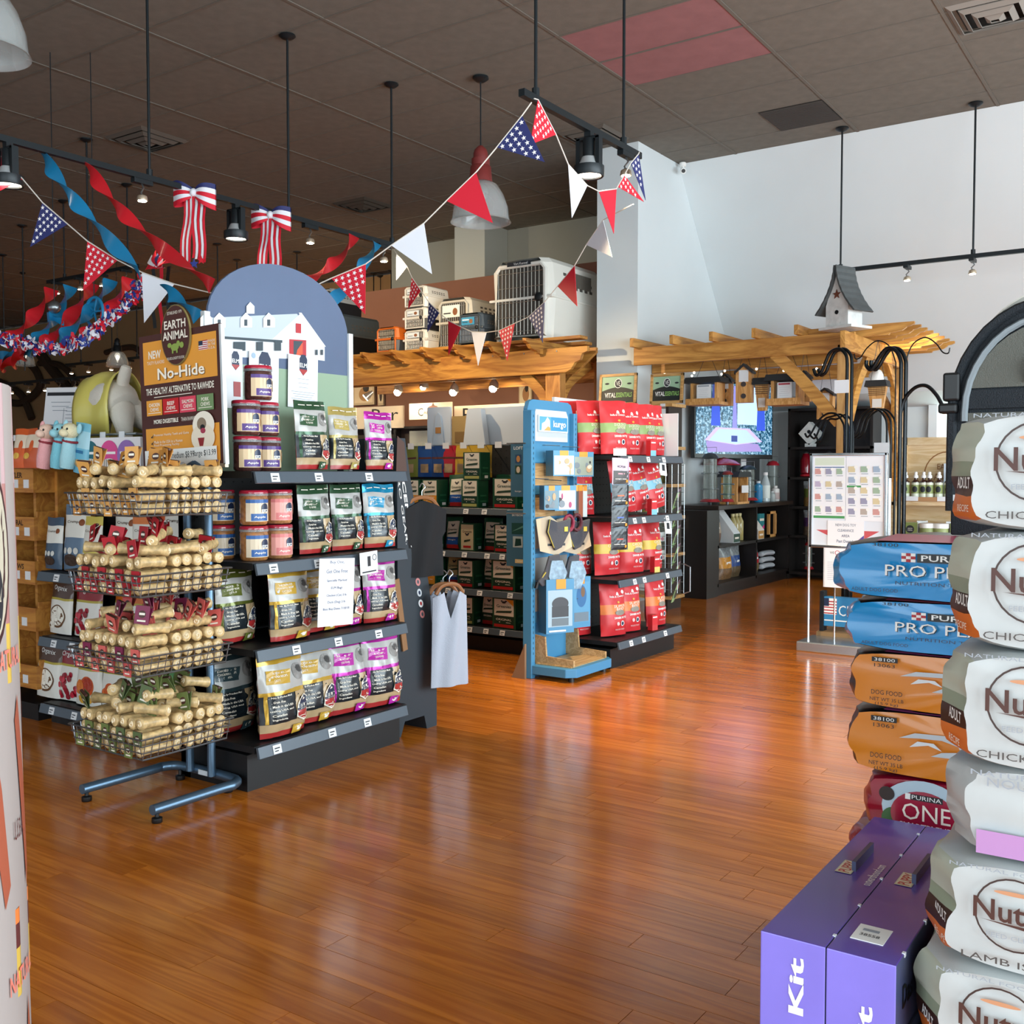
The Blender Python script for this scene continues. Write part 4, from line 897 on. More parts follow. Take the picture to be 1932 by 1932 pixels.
garment('light grey tank top behind another one on the slate clothing stand', (-3.25, 4.12, .725), M('#9ba3b2', .8, bump=.3, bscale=250), .19, .36, True, R(60))
# ================================================================ goods on the long shelf behind the rack
def pouch2(c_low, c_mid, c_top, word, W=.16, H=.27, D=.05, seed=0, wcol=None, pic=None, split=(.5, .84)):
    it = [('t', word, -.03, (split[0] + split[1]) / 2 + .06, .55, .055, wcol or M('#5a4a3c', .5), 0, .01)] if word else []
    if pic: it += pic
    return bag(W, H, D, [(split[0], M(c_low, .35)), (split[1], M(c_mid, .35)), (1, M(c_top, .35))], it, seed, 'pouch', .003, 10, 14)
nut = M('#8a4a22', .5)
crp = lambda c, s: pouch2(c, '#e8e6dc', c, 'Crumps', .165, .28, .06, s, None, [('e', .3, .73, .1, .05, nut)] + [('e', -.25 + k * .22, .3, .09, .05, M('#dcdcd4', .4)) for k in range(3)] + [('e', -.02, .16, .3, .09, M('#3b2a20', .5))])
for k, (px, c, sc, dy, lb) in enumerate(((95, '#3f556b', .95, 0, 'slate blue treat pouch at the open end of the upper shelf'), (117, '#3f556b', .95, .12, 'slate blue treat pouch standing behind the two front slate pouches'), (137, '#5f7891', 1.2, .0, 'tall grey blue treat pouch on the upper shelf'), (170, '#d5c25a', 1.0, -.01, 'yellow treat pouch in front of the tall yellow one'), (207, '#cfc04e', 1.22, .07, 'tall yellow treat pouch on the upper shelf'), (245, '#e0824a', 1.05, .05, 'orange treat pouch on the upper shelf behind the red chews'), (268, '#d96a3c', 1.15, .1, 'orange treat pouch beside the red pouch on the upper shelf'), (292, '#b01c22', 1.3, .1, 'red treat pouch on the upper shelf beside the rack posts'))):
    p = PY(px, 1065, 3.02); put(crp(c, 20 + k), 'treat_pouch', lb, 'treat pouch', (p.x, 3.04 + dy, .796), .05 * (k % 3 - 1), None, -.06, 0, sc)
def fruit(kind):
    if kind == 0: return [('e', .0, .3, .36, .2, M('#6b4a2e', .5)), ('e', .02, .31, .3, .17, M('#f3efe2', .4)), ('e', -.25, .14, .16, .06, M('#f3efe2', .4)), ('e', -.32, .13, .06, .025, M('#7a5a3a', .5))]
    if kind == 1: return [('e', random.uniform(-.4, .4), random.uniform(.05, .45), .075, .05, M(random.choice(('#a3142a', '#8e1024', '#c4283c')), .3)) for k in range(22)]
    if kind == 2: return [('e', .08, .32, .26, .17, M('#c8541e', .4)), ('e', .1, .34, .2, .13, M('#a9321a', .4)), ('e', -.2, .3, .16, .12, M('#d9752a', .4)), ('e', -.1, .1, .14, .07, M('#e6a83c', .4)), ('e', .15, .1, .14, .06, M('#e6a83c', .4))]
    if kind == 3: return [('e', -.2 + .13 * k, .22 + .08 * (k % 2), .17, .13, M(('#d9641e', '#c9551a')[k % 2], .4)) for k in range(4)]
    if kind == 4: return [('p', [(-.3, .05), (-.1, .4), (.0, .42), (-.12, .05)], M('#8fa05a', .5)), ('p', [(.0, .05), (.2, .5), (.28, .45), (.15, .05)], M('#b9b27a', .5))]
    return [('e', random.uniform(-.35, .35), random.uniform(.08, .5), .12, .07, M(random.choice(('#9db27c', '#c8c48c', '#c05a3c')), .4)) for k in range(14)]
org = lambda top, kind, s: bag(.21, .295, .06, [(.58, M('#e6e3da', .35)), (.62, M('#b3a23c', .4)), (1, M(top, .3))], fruit(kind) + [('t', 'Organix' if kind in (0, 1) else '', -.0, .78, .6, .11, WHITE)] * (kind in (0, 1)) + [('r', -.3, .9, .2, .915, M('#c26a3c', .5))], s, 'pouch', .004, 10, 16)
OG = {k: org(c, kd, 40 + i) for i, (k, c, kd) in enumerate((('coco', '#4a2c1c', 0), ('cran', '#8c1420', 1), ('peach', '#e0b23c', 2), ('orange', '#cf6a1e', 3), ('pale', '#d6cf6a', 4), ('green', '#4c8a4a', 5)))}
for px, k, dy, lb in ((108, 'coco', 0, 'brown topped coconut treat bag on the middle shelf'), (152, 'cran', .02, 'dark red topped cranberry treat bag on the middle shelf'), (195, 'orange', .1, 'orange treat bag deep on the middle shelf behind the basket'), (228, 'orange', .08, 'orange treat bag facing out above the pink cards'), (255, 'pale', .09, 'pale yellow treat bag on the middle shelf'), (285, 'cran', .12, 'dark red treat bag beside the green one on the middle shelf'), (310, 'green', .12, 'green treat bag on the middle shelf by the posts')):
    p = PY(px, 1195, 3.03); put(OG[k], 'treat_bag', lb, 'treat bag', (p.x, 3.05 + dy, .462), .06 * (px % 3 - 1), None, -.08)
for px, k, dy, lb in ((85, 'coco', 0, 'brown topped coconut treat bag on the lowest shelf'), (122, 'cran', .02, 'red topped cranberry treat bag on the lowest shelf'), (160, 'peach', .0, 'treat bag with a peach picture on the lowest shelf'), (203, 'orange', .02, 'treat bag with an orange slice picture on the lowest shelf'), (245, 'pale', .02, 'treat bag with a pale leafy picture on the lowest shelf'), (288, 'green', .03, 'treat bag with a green vegetable picture on the lowest shelf')):
    p = PY(px, 1320, 3.03); put(OG[k], 'treat_bag', lb, 'treat bag', (p.x, 3.05 + dy, .117), .06 * (px % 3 - 1), None, -.08, 0, 1.02)
# wooden bins
PINE = wood('honey_pine', '#c88a3c', '#a8682a', 0, (1.6, 9, 9), .5)
t = T('bin_stand', 'honey pine bin stand lettered for elk antler and dog chews', 'bin stand', (-5.29, 3.02, .0))
q = MB(); q.box(-.5, -.03, 0, .25, .33, .085, GMET); q.build('plinth', t)
for s in (-1, 1):
    q = MB(); q.box(s * .235 - .012, .1, .09, s * .235 + .012, .32, 1.3, PINE); sd = q.build('side_board', t)
    for k in range(3): g = MB(); g.cyl((s * .2 + .0, .1, .4 + .3 * k), (s * .2, .098, .4 + .3 * k), .006, M('#5d3a1a', .6), n=8); g.build('screw_hole', sd)
q = MB(); q.box(-.2, .3, .09, .2, .32, 1.3, PINE); q.build('back_board', t)
q = MB(); q.box(-.012, .12, .09, .012, .3, 1.25, PINE); q.build('divider', t)
words = ('ELK ANTLER', 'ALL NATURAL', 'DOG CHEWS', '', '')
for k, z in enumerate((1.2, .95, .72, .475, .17)):
    q = MB(); q.box(-.225, -.02, z, .225, .0, z + .11, PINE, ROT(0)); q.box(-.225, -.02, z - .012, .225, .3, z, PINE); q.box(-.225, 0, z, -.21, .3, z + .14, PINE); q.box(.21, 0, z, .225, .3, z + .14, PINE)
    b = q.build('bin', t)
    if words[k]:
        q = prints(flat(TR(0, -.02, z)), .45, .11, [('t', words[k], 0, .72, .55, .26, M('#3a200c', .6), 0, .03)], .0006, None, 1); q.build('lettering', b)
    for j in range(4 if k < 3 else 1):
        q = MB(); x = -.14 + j * .1 if k < 3 else .12; q.box(x - .024, -.022, z + .012, x + .024, -.02, z + .056, TAGW); q.build('price_tag', b)
for (x, y, z, rz, k) in ((-4.95, 2.93, .71 + .03, .2, 0), (-4.8, 2.95, .74, -.3, 1), (-4.9, 2.94, .495, .5, 0), (-4.78, 2.92, .495, -.2, 1), (-4.95, 2.92, .19, .1, 0), (-4.82, 2.96, .19, .6, 1)):
    x -= .42; y += .2; q = MB(); q.tube(smoothp([(-.07, 0, .02), (-.03, .01, .028), (.02, -.005, .022), (.07, .01, .03)], 4), [.018 + .005 * math.sin(i) for i in range(13)], M(('#d9cbb0', '#4a2f22')[k], .6, var=.2), 8)
    o = q.build('chew_stick', smooth=True); o.location = (x, y, z); o.rotation_euler = (0, 0, rz); tag(o, ('pale antler chew lying in a wooden bin', 'dark hoof chew lying in a wooden bin')[k], 'dog chew', ('antler chews', 'hoof chews')[k] + ' in the wooden bins')
# things above the bins: peg rail with plush toys and toothbrush cartons
t = T('peg_rail', 'chrome hanging rail above the wooden bins', 'rail', (-4.7, 2.97, 1.475))
q = MB(); q.tube([(-.55, 0, 0), (.55, 0, 0)], .006, CHR, 6); q.tube([(-.5, .35, -.0), (-.5, 0, 0)], .006, CHR, 6); q.tube([(.5, .35, 0), (.5, 0, 0)], .006, CHR, 6); q.build('bar', t)
for k in range(7): q = MB(); x = -.45 + k * .15; q.box(x - .02, -.012, -.018, x + .02, -.008, .012, TAGW); q.build('price_tag', t)
def plush(px, label, body, head, sw=1):
    p = PY(px, 885, 2.86); t = T('plush_toy', label, 'plush toy', (p.x, 2.86, 1.315), R(10), None, 0, R(12))
    B, Hd = M(body, .9, bump=.4, bscale=200), M(head, .9, bump=.4, bscale=200)
    q = MB(); q.tube(smoothp([(0, 0, .0), (.0, 0, .06), (.0, -.005, .12), (.0, 0, .16)], 4), [.032, .034, .036, .038, .038, .036, .034, .033, .031, .03, .028, .026, .02], B, 12); q.build('body', t, True)
    q = MB(); q.ball((0, -.01, .18), .042, .04, .038, Hd); q.ball((-.0, -.045, .17), .026, .022, .02, Hd); q.build('head', t, True)
    for s in (-1, 1):
        q = MB(); q.ball((s * .045, 0, .2), .014, .01, .026, B); q.build('ear', t, True)
        q = MB(); q.ball((s * .016, -.045, .192), .005, .004, .006, BLACK, 8, 6); q.build('eye', t, True)
    q = MB(); q.tube([(.035 * math.cos(a), .033 * math.sin(a), .13) for a in [k * .628 for k in range(10)]], .006, M('#8e2230', .6), 6, True); q.build('collar_band', t, True)
plush(82, 'pink plush monkey toy hanging above the wooden bins', '#e8a7a8', '#efc9b4')
plush(108, 'light blue plush toy hanging above the wooden bins', '#7cc2d2', '#9ad2dc')
plush(126, 'pale blue and cream plush toy beside the light blue one', '#a8d8e2', '#ece0b8')
for px, c, lb in ((40, '#d9602c', 'orange printed treat bag hanging over the elk antler bin'), (60, '#c95a30', 'orange treat bag beside the pink plush monkey')):
    p = PY(px, 890, 2.9); put(pouch2(c, '#e9d8c0', c, '', .15, .2, .05, px, None, [('e', .1, .55, .12, .14, M('#d9602c', .5)), ('e', -.1, .3, .2, .08, M('#e0b04a', .5))]), 'treat_bag', lb, 'treat bag', (p.x, 2.9, 1.315), 0, None, -.1)
p = PY(152, 893, 2.9); put(pouch2('#6fb6cf', '#a8d4e0', '#7cc0d4', '', .12, .24, .04, 66, None, [('e', 0, .2, .2, .08, M('#b89a6a', .5)), ('r', -.3, .4, .3, .46, M('#2c6e9c', .5))]), 'treat_bag', 'light blue fish treat bag beside the toothbrush cartons', 'treat bag', (p.x, 2.9, 1.29), 0, None, 0, R(8))
def ovalbox(cols, W):
    it = []
    for k, (u, c) in enumerate(cols):
        it += [('e', u, .5, .15 / len(cols) * 3 * .97, .42, M(c, .4)), ('r', u - .1, .53, u + .1, .6, WHITE), ('e', u, .27, .11, .14, M('#d9d2c8', .5))] + [('r', u - .08 + .035 * j, .18, u - .073 + .035 * j, .38, INK) for j in range(5)] + [('t', 'HAPPYBRUSH' if False else '', u, .6, .1, .1, WHITE)] * 0
    return carton(W, .165, .05, M('#e6e4e6', .4), it)
for px, W, cols, lb in ((214, .47, ((-.3, '#17616b'), (.02, '#d9458c'), (.3, '#8f6ab0')), 'white carton row with teal, pink and purple ovals above the top basket'), (300, .12, ((0, '#9a6ab4'),), 'single white carton with a purple oval behind the rack sign')):
    p = PY(px, 893, 2.93); put(ovalbox(cols, W), 'toothbrush_carton', lb, 'carton', (p.x, 2.93, 1.292), .02)
# dog statue in a yellow raincoat, seen from behind, tail up
p = PY(222, 833, 3.2)
t = T('dog_mannequin', 'white plush dog statue in a yellow raincoat, tail in the air', 'dog statue', (p.x - .02, 3.2, 1.412), R(22))
FUR = M('#dcd5c8', .9, bump=.3, bscale=160); BRF = M('#7a3a20', .9); YEL = M('#ddd06a', .4, coat=.3)
q = MB()
q.tube(smoothp([(-.18, .12, .2), (-.1, .06, .24), (0, 0, .25), (.05, -.03, .24), (.09, -.05, .21)], 5), [.075 + .03 * math.sin(i / 20 * PI) for i in range(21)], FUR, 16)
q.tube(smoothp([(.06, -.04, .2), (.1, -.08, .13), (.11, -.08, .05), (.12, -.1, .0)], 4), [.07, .066, .062, .055, .05, .045, .042, .038, .036, .034, .034, .036, .034], FUR, 12)
q.tube(smoothp([(.07, .03, .2), (.16, .06, .13), (.24, .06, .05), (.3, .05, .0)], 4), [.07, .066, .062, .055, .05, .045, .042, .038, .034, .032, .032, .034, .032], FUR, 12)
for y in (.06, .16): q.tube([(-.16, y, .2), (-.16, y - .02, .1), (-.16, y - .03, .0)], [.04, .033, .035], FUR, 10)
q.build('body', t, True, ang=180)
q = MB(); q.tube(smoothp([(.06, -.04, .28), (.08, -.045, .35), (.1, -.04, .42)], 5), [.03, .03, .031, .031, .031, .031, .03, .029, .028, .026, .014], FUR, 12); q.build('tail', t, True)
q = MB(); q.ball((.066, -.05, .285), .042, .03, .04, BRF); q.build('brown_patch', t, True)
q = MB(); N = 20
def coat(s, tt):
    a = -PI * .12 + (PI * 1.24) * tt; x = lerp(-.24, .07, s); r = .148 + .03 * math.sin(s * 9 + tt * 7) * .25 + .01 * s
    return Vector((x + .02 * math.cos(a), .12 - .16 * (x + .18) / .27 * .8 + math.cos(a) * r * .9, .2 + math.sin(a) * r * (1.28 if math.sin(a) > 0 else 1) + (-.1 if tt in (0, 1) else 0)))
q.grid(coat, 12, N, YEL); o = q.build('raincoat', t, True, ang=180); md = o.modifiers.new('thick', 'SOLIDIFY'); md.thickness = .006
q = MB(); q.ball((-.27, .18, .22), .07, .065, .065, FUR); q.build('head', t, True)
# framed info sheets behind
sheet('info_sheet', 'white printed information sheet in a stand behind the plush toys', (PY(104, 800, 3.42).x, 3.42, 1.386), 0, .32, .4, [('r', -.45, .88, .45, .93, INK)] + lines(.78, 3, .06, GRYT, .6) + [('r', -.38, .28, -.02, .46, M('#7d8fa0', .5)), ('r', .12, .1, .13, .7, GRYT)] + [('r', .2, .3 + k * .05, .42, .308 + k * .05, GRYT) for k in range(9)], rx=-.1, ry=R(2))
sheet('info_sheet', 'white information sheet half hidden by the yellow raincoat dog', (PY(152, 800, 3.4).x, 3.4, 1.386), 0, .22, .34, lines(.6, 5, .08, GRYT, .6), rx=-.1)
t = T('round_sign', 'dark blue arched sign standing behind the dog statue', 'sign', (PY(200, 800, 3.6).x, 3.6, 1.386))
q = MB(); q.prism([(-.42, 0), (.42, 0), (.42, .22)] + [(.42 * math.cos(a), .22 + .2 * math.sin(a)) for a in [PI * k / 14 for k in range(1, 14)]] + [(-.42, .22)], 0, .012, M('#3f5f93', .6)); q.build('board', t)
prints(flat(), .84, .42, [('r', -.5, 0, .5, .45, M('#23303f', .6)), ('p', [(-.5, .45), (-.2, .62), (.1, .5), (.5, .66), (.5, .45)], M('#8fa3c0', .6))], .0006, None, 1).build('picture', t)
# dark far shelving beyond the aisle
for k, (x, y, w, lb) in enumerate(((-9.5, 7.6, 3.5, 'dark far shelf unit beyond the wooden bins'), (-14, 9.6, 6, 'dark far shelf unit along the tan wall'))):
    g = gondola(lb, (x, y, 0), 0, w, .4, (.3, .7, 1.1), 1.5, peg=False, tags=6, seed=20 + k)
# ---------------------------------------------------------------- tall round cardboard display at the edge of the picture
CR = .26
c0 = PD(18, 715, 1.42) - RGT * (CR + .028)
t = T('cardboard_column', 'tall rounded cardboard treat display with pictures of chews', 'display stand', (c0.x, c0.y, 0), YAW + R(62))
zt = 1.425
rad = lambda z: CR + .018 * (1 - z / zt)
q = MB(); q.lathe([(rad(0), 0), (rad(.5), .5), (rad(1), 1.0), (rad(zt), zt), (CR - .012, zt), (CR - .02, zt - .05), (.02, zt - .05)], M('#a39a96', .55), 56); q.build('column', t, True)
sfc = lambda a, b, e: Vector((math.sin(a / CR) * (rad(b) + e), -math.cos(a / CR) * (rad(b) + e), b))
PK = M('#a87570', .5); YL = M('#c9a94a', .5); MRN = M('#5a2a2a', .5); CHW = M('#a0533c', .5)
it = [('r', -.5, .76, .5, .9, PK), ('r', -.5, .9, .5, 1, M('#b89a9c', .5)), ('r', -.5, .7, .5, .76, YL), ('r', -.5, .38, .5, .43, YL), ('r', -.5, .43, .5, .455, MRN), ('r', -.5, .455, .5, .47, M('#e07a3c', .5))]
for k in range(9):
    u = -.45 + k * .11
    it += [('p', [(u, .66), (u + .02, .685), (u + .05, .6), (u + .07, .5), (u + .05, .48), (u + .025, .56)], CHW), ('p', [(u + .01, .3), (u + .03, .37), (u + .05, .28), (u + .075, .12), (u + .05, .1), (u + .02, .22)], CHW), ('p', [(u, .08), (u + .05, .12), (u + .06, .02), (u + .01, .0)], MRN)]
for u in (-.41, -.125, .115):
    it += [('e', u, .83, .09, .1, M('#3a2020', .5)), ('e', u, .83, .084, .093, M('#b8b09c', .5)), ('e', u, .79, .06, .05, INK), ('t', 'ALL', u, .8, .06, .02, CRM, 0, .02), ('t', 'TREATS', u, .778, .08, .018, CRM, 0, .02), ('t', 'NATURAL', u + .08, .725, .12, .02, M('#e07a6a', .5), 0, .02), ('t', 'U.S.A.', u + .1, .55, .05, .02, MRN), ('t', 'NATURAL', u + .1, .4, .12, .02, M('#e07a6a', .5), 0, .02)]
prints(sfc, 2 * PI * CR * .5, zt, it, .0008, None, 10, .00003).build('print', t)

# ================================================================ second shelf run: dental chews
run2 = gondola('black shelf unit stocked with green dental chew boxes', (-4.645, 5.945, 0), 0, 1.8, .36, (1.035, .72, .45, .18), 1.5, .1, None, 9, seed=6)
q = MB(); q.box(-.9, .39, 0, .9, .95, 1.48, PEG); q.build('rear_body', run2)
GB = M('#14492f', .4); GD = M('#0d3323', .4); CR2 = M('#ddd5c3', .5); ORB = M('#d9901f', .45); BLB = M('#174f9c', .4); REB = M('#b5221f', .4); OLB = M('#a0a05a', .45)
def dog(u, v, s): return [('e', u, v, .07 * s, .028 * s, INK), ('e', u + .07 * s, v + .03 * s, .035 * s, .02 * s, INK), ('e', u - .07 * s, v + .032 * s, .03 * s, .018 * s, INK)]
def denta(stripe, low, word='ORIGINAL', corner=False, cream=True):
    it = [('r', -.42, .02, .42, .97, GD if word else stripe), ('r', -.42, .42, .42, .97, CR2)] + dog(0, .87, 1.3) + [('t', 'Greenies', 0, .74, .62, .1, M('#22402c', .5), 0, .015), ('p', [(-.36, .5), (.3, .54), (.36, .62), (-.3, .57)], M('#1f3a28', .5))]
    it += [('t', word, 0, .3, .66, .07, CRM)] if word else [('t', 'Grain Free', 0, .36, .6, .06, CRM)]
    it += [('r', -.42, .04, .42, .14, low), ('r', -.2, .2, -.15, .22, CRM), ('r', .1, .2, .3, .215, CRM)]
    if corner: it += [('p', [(.1, .97), (.42, .97), (.42, .76)], ORB)]
    return it
sd = [('r', -.3, .2, .3, .26, M('#2f6a4a', .4)), ('r', -.3, .4, .3, .46, M('#2f6a4a', .4)), ('r', -.1, .06, .25, .16, WHITE)]
dbox = {'y': carton(.155, .2, .12, GB, denta(ORB, ORB, ''), None, None, sd), 'o': carton(.155, .2, .12, GB, denta(GD, OLB), None, None, sd), 'r': carton(.155, .2, .12, GB, denta(GD, REB), None, None, sd), 'w': carton(.21, .215, .15, GB, denta(GD, REB, 'ORIGINAL', True), None, None, sd), 't': carton(.14, .2, .1, GB, [('r', -.4, .03, .4, .95, M('#cdbf98', .5)), ('t', 'Greenies', 0, .7, .6, .1, INK, 0, .01)] + dog(0, .58, 1.4) + [('p', [(-.2, .3), (.2, .36), (.22, .42), (-.18, .38)], M('#2a3a22', .5)), ('r', -.25, .1, .25, .18, REB)], None, None, sd)}
dbag = {k: bag(.16, .235, .06, [(.12, lo), (.36, mid), (.86, CR2), (1, GB)] if k != 't' else [(.15, REB), (.3, BLB), (.9, M('#b8a878', .4)), (1, GB)], [('r', -.48, .02, -.36, .9, GB), ('r', .36, .02, .48, .9, GB)] + dog(0, .72, 1.1) + [('t', 'Greenies', 0, .6, .58, .08, M('#22402c', .5), 0, .015), ('p', [(-.3, .44), (.26, .47), (.3, .53), (-.26, .49)], M('#1f3a28', .5)), ('t', 'ORIGINAL' if k != 'b' else 'Weight', 0, .27, .5, .05, CRM)], 70 + i, 'pouch', .003, 10, 14) for i, (k, lo, mid) in enumerate((('b', REB, BLB), ('o', REB, GD), ('t', REB, BLB)))}
def shelf2(row, z, name):
    for px, kind, key, lb, dy in row:
        p = PY(px, 1000, 6.03); put((dbox if kind == 'x' else dbag)[key], 'dental_chew_box' if kind == 'x' else 'dental_chew_bag', 'dental chew %s %s on the %s shelf' % (('box', 'bag')[kind == 'g'], lb, name), ('box', 'bag')[kind == 'g'], (p.x, 6.05 + dy, z + (.006 if kind == 'g' else .001)), .03 * ((px * 7) % 5 - 2), None, -.06 if kind == 'g' else 0)
shelf2([(782, 'x', 'y', 'with orange front behind the clothing stand', 0), (818, 'x', 'y', 'with an orange front in full view', 0), (857, 'g', 'b', 'with a blue band', .02), (893, 'x', 'o', 'under another box', 0), (934, 'g', 'o', 'behind the wide box', .1), (961, 'x', 'w', 'partly behind the hanging teal carton', 0)], 1.035, 'top')
p = PY(895, 1000, 6.03); put(dbox['o'], 'dental_chew_box', 'green dental chew box stacked on top of another box', 'box', (p.x, 6.06, 1.2375), .02)
shelf2([(812, 'x', 'y', 'with an orange front', 0), (850, 'g', 'b', 'with a blue and red band', .02), (886, 'x', 't', 'with a tan front', 0), (922, 'g', 'o', 'with a silver top', .03), (955, 'x', 'r', 'with a red stripe beside the large hanging carton', 0)], .72, 'second')
shelf2([(815, 'x', 'y', 'with an orange front', 0), (852, 'g', 't', 'with a tan front', .02), (885, 'x', 'r', 'with a red stripe', 0), (920, 'g', 'o', 'with a shiny front', .03), (958, 'x', 'w', 'that is wide with a yellow corner', 0)], .45, 'third')
shelf2([(882, 'x', 'o', 'with an olive stripe', 0), (918, 'g', 'o', 'with a slumped top', .02), (960, 'x', 'w', 'that is wide with a yellow corner', 0), (992, 'g', 'b', 'with a blue band', .06)], .18, 'bottom')
for px, c, lb in ((775, '#7a7f2c', 'olive'), (803, '#14488c', 'blue'), (828, '#163f7c', 'dark blue'), (848, '#b01828', 'red'), (872, '#c9a02c', 'yellow'), (893, '#c9a02c', 'yellow'), (912, '#b8922c', 'mustard')):
    p = PY(px, 880, 6.22); put(pouch2(c, c, c, '', .16, .24, .03, px, None, [('r', -.4, .58, .4, .64, M('#5a2a1c', .5)), ('r', -.25, .14, .25, .42, M('#b0906a', .5))]), 'treat_bag', '%s foil treat bag hanging behind the dental chew boxes%s' % (lb, ', next to the mustard one' if px == 893 else ''), 'treat bag', (p.x, 6.22, 1.255), 0)
for k in range(6):
    q = MB(); p = PY(775 + k * 33, 845, 6.15); q.box(-.03, 0, 0, .03, .002, .045, TAGW); q.cyl((0, .002, .02), (0, .15, .02), .003, CHR, n=5); o = q.build('peg_hook', run2); o.location = p - Vector(run2.location); o.location.z = 1.47
# white cone collars standing on top
CONE = M('#dfe4e8', .35, name='white_plastic_cone')
def collar(px0, px1, top, lb, kind):
    a, b = PY(px0, 835, 6.42), PY(px1, 835, 6.42); w = b.x - a.x; h = PY((px0 + px1) / 2, top, 6.42).z - 1.486
    t = T('cone_collar', lb, 'pet collar', ((a.x + b.x) / 2, 6.42, 1.486))
    if kind == 'flat':
        q = MB(); q.box(-w / 2, 0, 0, w / 2, .02, h, CONE); q.build('package', t, bev=.003)
        q = MB(); q.prism([(-w * .22, .02), (w * .26, .02), (w * .12, h * .78), (0, h * .86), (-w * .1, h * .78)], -.012, .0, M('#c9d4de', .3)); q.build('folded_cone', t)
        q = MB(); q.box(-.02, -.018, h * .35, .03, -.012, h * .5, M('#c98a4a', .5)); q.build('sticker', t)
    elif kind == 'card':
        q = MB(); q.box(-w / 2, 0, 0, w / 2, .03, h, M('#b8965a', .6)); q.build('card', t)
        q = MB(); q.box(-w * .3, -.004, h * .15, w * .3, 0, h * .5, M('#8f6c3a', .6)); q.build('label', t)
    else:
        q = MB(); q.prism([(-w / 2, 0), (w / 2, 0), (w * .3, h * .95), (w * .25, h), (-w * .25, h), (-w * .32, h * .95)], -.01, .05, CONE); q.build('folded_cone', t, bev=.008)
collar(806, 850, 768, 'flat packed white cone collar on top of the dental chew shelf', 'flat')
collar(853, 882, 785, 'tan carded pet collar on top of the dental chew shelf', 'card')
collar(874, 918, 770, 'white tapered cone collar on top of the dental chew shelf', 'cone')
t = T('white_board', 'large blank white board on top of the dental chew shelf', 'board', (PY(957, 835, 6.5).x, 6.5, 1.486)); q = MB(); q.box(-.24, 0, 0, .24, .02, .31, CONE); q.build('panel', t, bev=.004)
# ================================================================ blue accessory stand
KB = M('#4286b0', .45, name='light_blue_steel'); KD = M('#35566b', .5); PLY = wood('plywood', '#c6a374', '#a58254', 1, (2, 22, 22), .5); KT = M('#3f6a80', .45)
t = T('accessory_stand', 'light blue upright pet accessory stand with tray base', 'display stand', (-3.55, 5.62, 0), PI / 2); KS = t
rr = [(-.27, 0), (-.27, 1.69), (-.25, 1.735), (-.21, 1.75), (.21, 1.75), (.25, 1.735), (.27, 1.69), (.27, 0)]
q = MB(); q.prism(rr, .0, .03, KB); q.build('back_panel', t)
for s in (-1, 1):
    q = MB(); q.box(s * .255 - .022, -.035, 0, s * .255 + .022, .03, 1.68, KB); up = q.build('upright', t, bev=.004)
    g = MB()
    for k in range(46): g.box(s * .255 - .003, -.0365, .15 + k * .033, s * .255 + .003, -.035, .165 + k * .033, KD)
    g.build('slots', up, kind='stuff')
q = MB(); q.prism([(-.2, 1.49), (.2, 1.49), (.2, 1.66), (.18, 1.69), (-.18, 1.69), (-.2, 1.66)], -.006, 0, M('#c5ccd0', .5)); q.build('header_panel', t)
q = MB(); q.box(-.17, -.02, 1.55, .18, -.008, 1.655, M('#d6e4ec', .4)); hd = q.build('name_plate', t)
prints(flat(TR(.005, -.02, 1.55)), .35, .105, [('r', -.1, .08, .48, .92, M('#3f93c4', .4)), ('r', -.48, .08, -.1, .92, M('#5ba7d0', .4)), ('p', [(-.42, .08), (-.4, .5), (-.3, .62), (-.22, .9), (-.14, .7), (-.13, .3), (-.18, .08)], WHITE), ('p', [(-.34, .08), (-.2, .35), (-.12, .25), (-.12, .08)], M('#d9a560', .5)), ('t', 'kurgo', .2, .45, .44, .52, WHITE, 0, .02)], .0006, None, 1).build('lettering', hd)
for k in range(5):
    q = MB(); z = 1.28 - k * .2; q.box(-.23, -.004, z - .07, .2, 0, z + .07, PLY if k < 2 else M('#8f8d88', .5)); q.build('back_slat', t)
    q = MB(); q.box(-.24, -.012, z + .075, .24, 0, z + .1, KB); q.build('cross_bar', t)
q = MB(); q.box(-.24, -.004, .26, .24, 0, .34, M('#2d86bd', .45)); lw = q.build('lower_panel', t)
prints(flat(TR(0, -.004, .26)), .48, .08, [('t', 'go together', -.02, .6, .4, .3, WHITE)], .0006, None, 1).build('lettering', lw)
tray = MB(); tray.prism([(-.27, 0), (.27, 0), (.27, .28), (.22, .33), (-.22, .33), (-.27, .28)], .03, .085, KB, Matrix(((1, 0, 0, 0), (0, 0, -1, 0), (0, 1, 0, 0), (0, 0, 0, 1)))); tr = tray.build('tray', t, bev=.004)
q = MB(); q.box(-.22, -.29, .085, .22, -.03, .092, PLY); q.build('tray_board', tr)
for s in (-1, 1):
    q = MB(); q.prism([(.0, .09), (-.3, .09), (-.3, .13), (-.1, .14), (-.09, .26), (0, .27)], s * .2 - .008, s * .2 + .008, PLY, ROT(0, 0, PI / 2)); q.build('tray_side', tr)
for s in (-1, 1): q = MB(); q.cyl((s * .2, -.28, .0), (s * .2, -.28, .03), .02, BLACK, n=10); q.build('caster', tr)
q = MB(); q.prism([(0, 0), (.1, 0), (0, .22)], -.01, .01, M('#8a6c50', .6), TR(-.29, .0, 0) @ ROT(0, 0, PI / 2)); q.build('rear_gusset', t)
